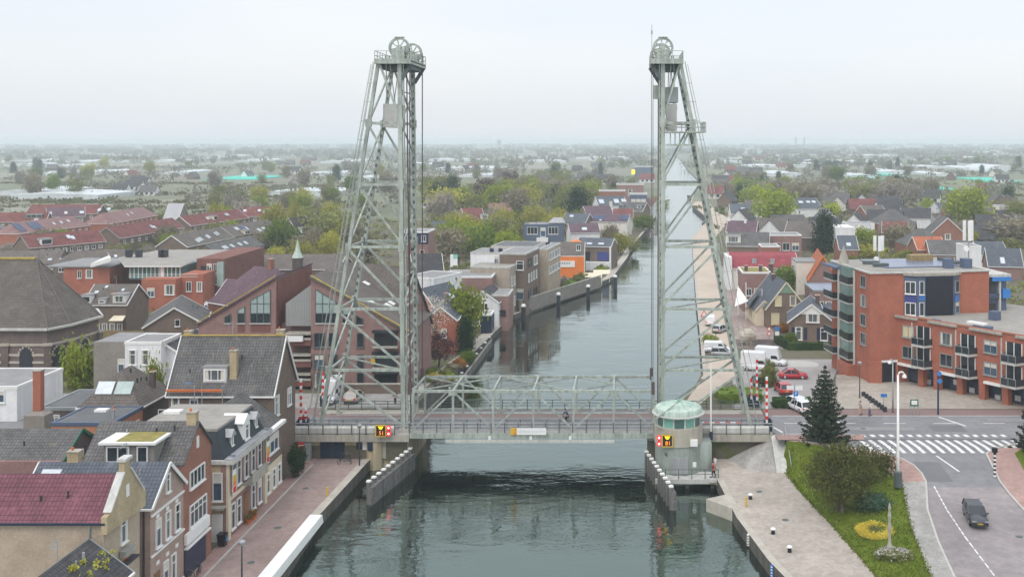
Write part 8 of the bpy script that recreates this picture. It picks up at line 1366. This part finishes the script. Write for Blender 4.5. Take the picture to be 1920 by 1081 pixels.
for i, (px, Y) in enumerate(((1072, 250), (1055, 256), (1090, 262), (1128, 285), (1140, 300))): bush('terrace_shrub', ('leafy tree shrub before the orange front', 'dull shrub at the long garden wall', 'green shrub below the white lettered sign', 'yellow green hedge plant before the blue glazed house', 'rounded hedge plant beside the blue glazed house')[i], XA(px, Y), Y, -3.4, 5.0, 4, 3.6 if i < 3 else 2.6, ('leaf_green', 'leaf_grey', 'leaf_olive', 'leaf_spring', 'leaf_green')[i], 46, 26, .18, 70+i, 'shrub', group='shrubs on the canal terraces')
for x, y, lab in ((XA(1113, 262), 262, 'cream awning sheltering the terrace by the water'), (XA(1128, 268), 268, 'second cream awning on the terrace by the water')):
    t = thing('awning', lab, 'awning', (x, y, -3.2), 0, 'cream terrace awnings'); part('cloth', t, lambda m: m.add([(-2.2,-2,2.3),(2.2,-2,2.3),(2.2,2,2.9),(-2.2,2,2.9),(-2.2,-2,2.2),(2.2,-2,2.2),(2.2,2,2.8),(-2.2,2,2.8)], [(0,1,2,3),(7,6,5,4),(0,4,5,1)]), 'cream_paint'); part('post', t, lambda m: [m.tube([(sx*2.1, sy*1.9, 0), (sx*2.1, sy*1.9, 2.4)], .06, 6) for sx in (-1, 1) for sy in (-1, 1)], 'white_paint')
# ---------------------------------------------------------------- named trees farther off
for k, px, py, pw, h, lab in (('column', 1547, 405, 50, 12.5, 'big dark conifer behind the crimson roofed house'), ('lime', 1560, 381, 30, 7.5, 'bright lime green tree above the big dark conifer'), ('spring', 1813, 355, 66, 17, 'tall yellow green willow behind the apartment roof'), ('spring', 1449, 360, 66, 16.5, 'large yellow green tree right of the round skylight house'), ('green', 1416, 336, 48, 11, 'fresh green round tree behind the grey canal roofs'), ('column', 1575, 358, 12, 9, 'slim dark cypress beside the lime green tree'), ('green', 1474, 502, 50, 6.5, 'green tree behind the sage gabled house roof'), ('spring', 1622, 430, 40, 8, 'spring green tree left of the cream telecom mast'), ('yellow', 1618, 460, 60, 5.5, 'low yellow green trees behind the apartment roof corner'), ('brown', 1688, 425, 44, 9, 'bare brown tree behind the cream telecom mast'), ('spring', 1706, 470, 40, 4, 'bright low bush beside the white porch house'), ('round_dark', 1558, 301, 32, 11, 'broad dark evergreen before the white greenhouse hall'), ('brown', 1686, 332, 40, 13, 'tall bare conifer shaped tree beyond the hipped roofs'), ('dark', 1680, 333, 26, 13, 'dark spire topped evergreen beyond the hipped roofs'), ('round_dark', 1890, 349, 20, 10, 'round dark evergreen near the frame edge past the willow'),
 ('green', 526, 414, 50, 10.8, 'bright green tree left of the green copper spire'), ('olive', 602, 388, 76, 13.7, 'yellow green trees behind the left tower foot of the wood'), ('olive', 640, 400, 50, 10, 'olive tree seen through the left tower'), ('yellow', 940, 396, 44, 12, 'yellow green tree behind the pink canal houses'), ('spring', 858, 418, 74, 10, 'round yellow green tree left of the upper roof block'), ('green', 905, 425, 50, 10, 'fresh green tree behind the white clad block'), ('yellow', 838, 356, 60, 13, 'golden green tree at the edge of the wood'), ('yellow', 1164, 438, 30, 7, 'golden shrub tree at the far left bank'), ('olive', 1185, 446, 26, 5, 'olive bush by the far left bank'), ('green', 1206, 406, 34, 6, 'green bush hanging over the far left bank'), ('brown', 1146, 425, 30, 9, 'bare tree among the far canal houses'), ('olive', 1235, 370, 30, 9, 'olive tree beside the hoisting ropes at the far bank'),
 ('brown', 1900, 415, 70, 9, 'bare russet tree at the frame edge behind the apartments'), ('olive', 1890, 450, 40, 5, 'dull bush behind the apartment block corner'), ('green', 1598, 482, 30, 4.5, 'dark bush behind the orange verged gable')): T(k, px, py, pw, h, label=lab)
# ---------------------------------------------------------------- woods of separate trees
rng = random.Random(12)
def wood(n, px0, px1, py0, py1, kinds, h0, h1, group, aspect=.75):
    c = 0; tries = 0
    while c < n and tries < n*40:
        tries += 1; px, py, h = rng.uniform(px0, px1), rng.uniform(py0, py1), rng.uniform(h0, h1); k = rng.choice(kinds.split()); Y = F*(CZ-(h-3.5))/(py-PY0); x = XA(px, Y); cl, cr = XLc(Y), XRc(Y)
        if cl-3 < x < cr+9: continue
        if any(abs(mx-x) < 7 and abs(my-Y) < 7 for _, mx, my in MARKS): continue
        z0 = hL(x, Y) if x < cl else hR(x, Y); tree(k, x, Y, z0-.2, h, h*aspect*rng.uniform(.8, 1.25), group=group); c += 1
W1, W2, W3, W4 = 'trees of the wood left of the canal', 'trees behind the houses of the right bank', 'garden trees between the terraces', 'scattered trees in the far nursery fields'
wood(54, 800, 1110, 318, 372, 'brown olive yellow spring dark olive olive spring grey purple', 10, 15, W1, .8); wood(18, 960, 1100, 372, 410, 'olive brown dark yellow spring', 7, 10, W1, .6); wood(18, 800, 970, 396, 440, 'spring yellow brown olive spring', 8, 11, W1, .85); wood(8, 1090, 1200, 322, 350, 'olive grey brown dark', 8, 12, W1, .6)
wood(30, 1380, 1720, 330, 352, 'brown grey olive spring', 9, 13, W2, .85); wood(12, 1330, 1460, 320, 350, 'brown grey dark olive', 8, 12, W2, .6); wood(6, 1400, 1900, 352, 392, 'brown olive grey dark', 6, 9, W2, .7)
wood(9, 1700, 1920, 330, 400, 'olive brown spring yellow', 6, 11, W2, .7); wood(10, 1600, 1920, 395, 440, 'olive brown yellow', 4, 7, W2, .7)
wood(34, 0, 530, 385, 452, 'olive brown yellow spring brown', 4.5, 7.5, W3, .9); wood(8, 330, 530, 440, 470, 'olive brown grey yellow', 3.5, 5.5, W3, .8); wood(14, 0, 300, 440, 482, 'brown grey olive', 3, 5, W3, .9); wood(24, 380, 680, 345, 385, 'olive grey yellow spring brown', 7, 11, W3, .8); wood(12, 540, 700, 395, 455, 'yellow brown olive dark', 6, 9, W3, .7)
for k_ in range(3): pass
wood(36, 0, 760, 290, 330, 'brown grey olive dark green yellow', 9, 15, W4, .7); wood(18, 1330, 1920, 288, 322, 'grey brown olive dark green', 9, 15, W4, .7); wood(12, 780, 1200, 292, 320, 'grey olive green dark', 9, 14, W4, .7)
# ---------------------------------------------------------------- far nurseries, halls and cottages
GH = 'far white nursery halls'
glass('greenhouse', (.62, .66, .68), .3, .12)
halls = [(0, 96, 352, 366, 'w'), (18, 184, 359, 374, 'w'), (496, 632, 345, 368, 'w'), (378, 480, 330, 337, 't'), (640, 735, 325, 340, 'w'), (1523, 1590, 291, 304, 'w'), (1490, 1528, 293, 302, 'd'), (1568, 1642, 303, 311, 'w'), (1583, 1646, 324, 335, 'w'), (1440, 1504, 319, 331, 'w'), (1650, 1715, 318, 327, 'w'), (1684, 1712, 324, 333, 't'), (1700, 1748, 336, 344, 'w'), (1764, 1818, 291, 299, 'w'), (1818, 1848, 292, 298, 'w'), (1722, 1796, 346, 356, 't'), (1850, 1914, 306, 322, 'o'), (1804, 1850, 311, 319, 'w'), (1748, 1796, 323, 331, 'w'), (1080, 1184, 288, 298, 'w'), (965, 1032, 290, 297, 'w'), (990, 1060, 297, 305, 'w'), (795, 890, 292, 302, 'w'), (815, 940, 312, 320, 'w'), (860, 928, 326, 332, 'w'), (265, 330, 297, 304, 'w'), (95, 130, 320, 328, 'w'), (140, 180, 316, 328, 'w'), (30, 90, 322, 328, 'w'), (290, 340, 320, 327, 'w'), (560, 660, 322, 330, 'w'), (600, 680, 300, 306, 'w'), (1330, 1372, 280, 285, 'w'), (1392, 1440, 283, 287, 'w'), (1602, 1690, 300, 306, 'w'), (1600, 1660, 330, 336, 't'), (440, 500, 297, 302, 'w'), (100, 170, 300, 305, 'w'), (190, 245, 299, 304, 'w'), (1850, 1920, 336, 341, 't'), (700, 745, 346, 356, 'w'), (1660, 1700, 288, 292, 'w')]
hr = random.Random(5)
for _ in range(34):
    x_ = hr.choice((hr.uniform(0, 1180), hr.uniform(1300, 1900))); y_ = hr.uniform(281, 316); w_ = hr.uniform(30, 90)*(y_-264)/45; halls.append((x_, x_+w_, y_-max(2.5, (y_-264)*.12), y_, 'w'))
for i, (x0, x1, y0, y1, k) in enumerate(halls):
    dk = {'w': 4.5, 't': .8, 'd': 5, 'o': 6}[k]; Y = F*(CZ+3.6)/(y1-PY0); a = XA(x0, Y); b = XA(x1, Y); hh_ = min(dk, max(.6, (y1-y0)*Y/F*.85)); dep = min(90, max(14, Y*.08)) if k != 't' else Y*.1
    what = {'w': 'pale long nursery greenhouse', 't': 'turquoise netting field', 'd': 'dark shed hall', 'o': 'rounded white plastic tunnel dome'}[k]; lab = placed(what, (a+b)/2, Y)
    if lab is None: lab = what+' far out in the fields'
    t = thing({'w': 'greenhouse', 't': 'netting_field', 'd': 'shed_hall', 'o': 'greenhouse_dome'}[k], lab, 'greenhouse' if k in 'wo' else 'netting' if k == 't' else 'shed', ((a+b)/2, Y+dep/2, -3.8), 0, GH if k == 'w' else None); hw = (b-a)/2
    if k == 't': part('netting', t, lambda m: (m.add([(-hw, -dep/2, .1), (hw, -dep/2, .1), (hw, dep/2, .5), (-hw, dep/2, .5), (-hw, -dep/2, hh_), (hw, -dep/2, hh_), (hw, dep/2, hh_+.4), (-hw, dep/2, hh_+.4)], [(0,1,5,4),(1,2,6,5),(2,3,7,6),(3,0,4,7),(4,5,6,7)])), 'netting')
    elif k == 'o': part('shell', t, lambda m: m.extr([(-hw*math.cos(PI*j/10), -dep/2, hh_*1.4*math.sin(PI*j/10)) for j in range(11)], (0, dep, 0)), 'greenhouse')
    else:
        nb = max(1, int((b-a)/45)); part('wall', t, lambda m: m.box(-hw, hw, -dep/2, dep/2, -.5, hh_*.72), 'greenhouse' if k == 'w' else 'slate_blue'); part('roof', t, lambda m: [m.extr([(lerp(-hw, hw, j/nb), -dep/2-.2, hh_*.7), (lerp(-hw, hw, (j+.5)/nb), -dep/2-.2, hh_), (lerp(-hw, hw, (j+1)/nb), -dep/2-.2, hh_*.7)], (0, dep+.4, 0)) for j in range(nb)], 'greenhouse' if k == 'w' else 'slate')
plain('hazel', (.3, .3, .3)); FC = 'far cottages among the nurseries'
wb = MB(); wb.extr([(-6, -4, -1), (-6, -4, 3.2), (-6, 0, 7.2), (-6, 4, 3.2), (-6, 4, -1)], (12, 0, 0)); cwm = {m_: wb.mesh('wall', m_) for m_ in ('render_white', 'brick_brown', 'render_cream')}
rb = MB(); rb.add([(-6.4,-4.5,2.7),(6.4,-4.5,2.7),(6.4,0,7.35),(-6.4,0,7.35),(-6.4,4.5,2.7),(6.4,4.5,2.7)], [(0,1,2,3),(3,2,5,4)]); crm = {m_: rb.mesh('roof', m_) for m_ in ('tile_grey', 'tile_red', 'tile_dark', 'tile_orange', 'tile_brown')}
cb = MB(); cb.box(-.9, .9, -4.06, -4.0, .8, 2.4); cwin = cb.mesh('window', 'window_glass')
words_w = {'render_white': 'white', 'brick_brown': 'brick', 'render_cream': 'cream'}; words_r = {'tile_grey': 'grey', 'tile_red': 'red', 'tile_dark': 'dark', 'tile_orange': 'orange', 'tile_brown': 'brown'}
def cottage(x, y, rz, wm, rm, sc=1.0, group=FC):
    z = hL(x, y) if x < XLc(y) else hR(x, y); what = f'{words_w[wm]} cottage with {words_r[rm]} roof'; lab = placed(what, x, y) or what+' far out in the fields'; t = thing('cottage', lab, 'house', (x, y, z), rz, group); t.scale = (sc, sc, sc); link('wall', cwm[wm], t); link('roof', crm[rm], t); [link('window', cwin, t, (x_, 0, 0)) for x_ in (-3.6, 0, 3.6)]; return t
rng = random.Random(7)
def village(n, px0, px1, py0, py1, wms, rms, group):
    c = 0; tries = 0
    while c < n and tries < 2000:
        tries += 1; px, py = rng.uniform(px0, px1), rng.uniform(py0, py1); Y = F*(CZ+3.6)/(py-PY0); x = XA(px, Y)
        if XLc(Y)-9 < x < XRc(Y)+14: continue
        if any(abs(mx-x) < 12 and abs(my-Y) < 11 for _, mx, my in MARKS+VIL): continue
        cottage(x, Y, rng.choice((0, 0, PI/2, .4, -.4, 1.2)), rng.choice(wms), rng.choice(rms), rng.uniform(.85, 1.2), group); VIL.append(('', x, Y)); c += 1
VIL = []
wA, rA = ['render_white', 'brick_brown', 'render_cream', 'brick_brown'], ['tile_grey', 'tile_red', 'tile_dark', 'tile_dark', 'tile_brown', 'tile_grey', 'tile_dark']
village(26, 1330, 1440, 320, 435, wA, rA, 'cottages along the far right bank'); village(40, 1440, 1920, 380, 470, wA, rA, 'cottages behind the apartments'); village(12, 1560, 1920, 330, 385, wA, rA, FC); village(9, 0, 740, 302, 350, ['render_white', 'render_white', 'render_cream', 'brick_brown'], ['tile_dark', 'tile_grey', 'tile_red'], FC); village(9, 1080, 1225, 300, 345, wA, rA, 'cottages along the far left bank'); village(5, 1330, 1800, 292, 318, ['render_white', 'render_cream'], ['tile_grey', 'tile_red'], FC); village(4, 800, 1080, 300, 330, wA, rA, FC); village(10, 800, 960, 380, 440, wA, rA, 'cottages in the wood left of the canal')
village(34, 0, 1180, 284, 312, ['render_white', 'render_cream', 'brick_brown'], ['tile_grey', 'tile_red', 'tile_dark', 'tile_brown'], FC); village(24, 1310, 1920, 284, 312, ['render_white', 'render_cream', 'brick_brown'], ['tile_grey', 'tile_red', 'tile_dark'], FC)
village(8, 225, 300, 340, 372, ['render_white'], ['tile_dark', 'tile_grey'], 'white farmhouses beyond the terraces')
for lab, px, py, Y in (('water tower shape on the horizon, left one of the pair', 1492, 258, 5200), ('slim horizon tower, right one of the pair', 1508, 258, 5200), ('square apartment tower on the horizon', 936, 263, 4800)):
    t = thing('distant_tower', lab, 'tower', (XA(px, Y), Y, -4)); part('shaft', t, lambda m: m.box(-9, 9, -9, 9, 0, ZA(py, Y)+4) if 'square' in lab else m.box(-4, 4, -4, 4, 0, ZA(py, Y)+4), 'render_grey'); part('top', t, lambda m: m.box(-9.5, 9.5, -9.5, 9.5, ZA(py, Y)+4, ZA(py, Y)+6) if 'square' in lab else m.box(-6, 6, -6, 6, ZA(py, Y), ZA(py, Y)+4.5), 'render_grey')
# distant woods that read as one mass
npr = np.random.default_rng(3); V = []
def belt(n, y0, y1, h0, h1, x0=-.62, x1=.42, sz=2.2):
    for _ in range(n):
        Y = npr.uniform(y0, y1); X = npr.uniform(x0, x1)*Y
        if XLc(Y)-25 < X < XRc(Y)+25 and Y < 3100: continue
        L_ = npr.uniform(20, 90); h = npr.uniform(h0, h1); m = int(L_*2.2); nb = max(2, int(L_/9)); bx_ = npr.uniform(-L_/2, L_/2, nb); bh_ = h*npr.uniform(.55, 1, nb); wi = npr.integers(0, nb, m)
        q = np.stack([X+bx_[wi]+npr.normal(0, 1, m)*bh_[wi]*.3, Y+npr.normal(0, 5, m), -4+bh_[wi]*npr.uniform(.05, 1, m)**.75], 1); a = npr.normal(size=(m, 3)); a /= np.linalg.norm(a, axis=1)[:, None]; b = np.cross(a, npr.normal(size=(m, 3))); b /= np.linalg.norm(b, axis=1)[:, None]; s = sz*npr.uniform(.6, 1.4, (m, 1)); V.append(np.stack([q-a*s, q+b*s*.7, q+a*s, q-b*s*.7], 1))
belt(170, 520, 1400, 4, 9, sz=1.1); belt(230, 1400, 2600, 8, 14, sz=1.7); belt(400, 2600, 4500, 10, 17, sz=2.6); belt(420, 4500, 9000, 12, 22, sz=4)
leafy('leaf_far', (.105, .11, .075), (.18, .17, .13), .02); o = link('distant_wood', crown_obj_mesh('distant_wood', np.concatenate(V).reshape(-1, 3), 'leaf_far')); tag(o, 'belts of far woodland merging into haze along the horizon', 'woodland', kind='stuff')
V = []
belt(110, 380, 900, 1.2, 3.2, -.62, -.27, 1.0); belt(60, 420, 900, 1.2, 3, .1, .42, 1.0); leafy('leaf_scrub', (.075, .085, .03), (.14, .125, .07), .03); o = link('scrub', crown_obj_mesh('scrub', np.concatenate(V).reshape(-1, 3), 'leaf_scrub')); tag(o, 'low brown green scrub and hedgerows filling the fields beyond the terraces', 'scrub', kind='stuff')
V = []
def yards(n, xf, y0, y1):
    for _ in range(n):
        Y = npr.uniform(y0, y1); X = xf(Y); w = npr.uniform(.8, 2.2); m = 26; z = hL(X, Y) if X < XLc(Y) else hR(X, Y)
        q = np.array([X, Y, z+w*.4])+npr.normal(size=(m, 3))*np.array([w*.5, w*.5, w*.28]); a = npr.normal(size=(m, 3)); a /= np.linalg.norm(a, axis=1)[:, None]; b = np.cross(a, npr.normal(size=(m, 3))); b /= np.linalg.norm(b, axis=1)[:, None]; s = .22*npr.uniform(.6, 1.4, (m, 1))*(1+Y/500); V.append(np.stack([q-a*s, q+b*s*.7, q+a*s, q-b*s*.7], 1))
yards(1100, lambda y: XLc(y)-4-npr.uniform(0, 1)*.52*y, 178, 480); yards(900, lambda y: XRc(y)+15+npr.uniform(0, 1)*.34*y, 205, 520); o = link('undergrowth', crown_obj_mesh('undergrowth', np.concatenate(V).reshape(-1, 3), 'leaf_olive')); tag(o, 'garden undergrowth and shrubs between the houses of the town', 'undergrowth', kind='stuff')
# ---------------------------------------------------------------- labels for the many trees
for t, phrase, x, y, group, h in TREES:
    t['category'] = 'tree'; l = None
    for a in ('', 'tall ' if h > 9 else 'low ', 'slender ' if t.scale[0] < h*.62 else 'spreading '):
        l = placed(a+phrase, x, y)
        if l: break
    tag(t, l or phrase+' within a group of similar trees', 'tree', (group or 'scattered trees') if l else phrase+'s, '+(group or 'scattered'))
# ---------------------------------------------------------------- the hazy air
hm = bpy.data.materials.new('haze'); hm.use_nodes = True; tt = hm.node_tree; tt.nodes.clear(); ho = tt.nodes.new('ShaderNodeOutputMaterial'); hv = tt.nodes.new('ShaderNodeVolumePrincipled'); hv.inputs['Color'].default_value = (.85, .95, 1.0, 1); hv.inputs['Density'].default_value = HAZE; hv.inputs['Anisotropy'].default_value = .0; tt.links.new(hv.outputs[0], ho.inputs['Volume']); MATS['haze'] = hm
mb = MB(); mb.box(-9900, 9900, -400, 13500, -8, 48.4); o = mb.build('haze', 'haze', uv=False); o['kind'] = 'stuff'; o['label'] = 'pale blue spring haze lying over the whole town'
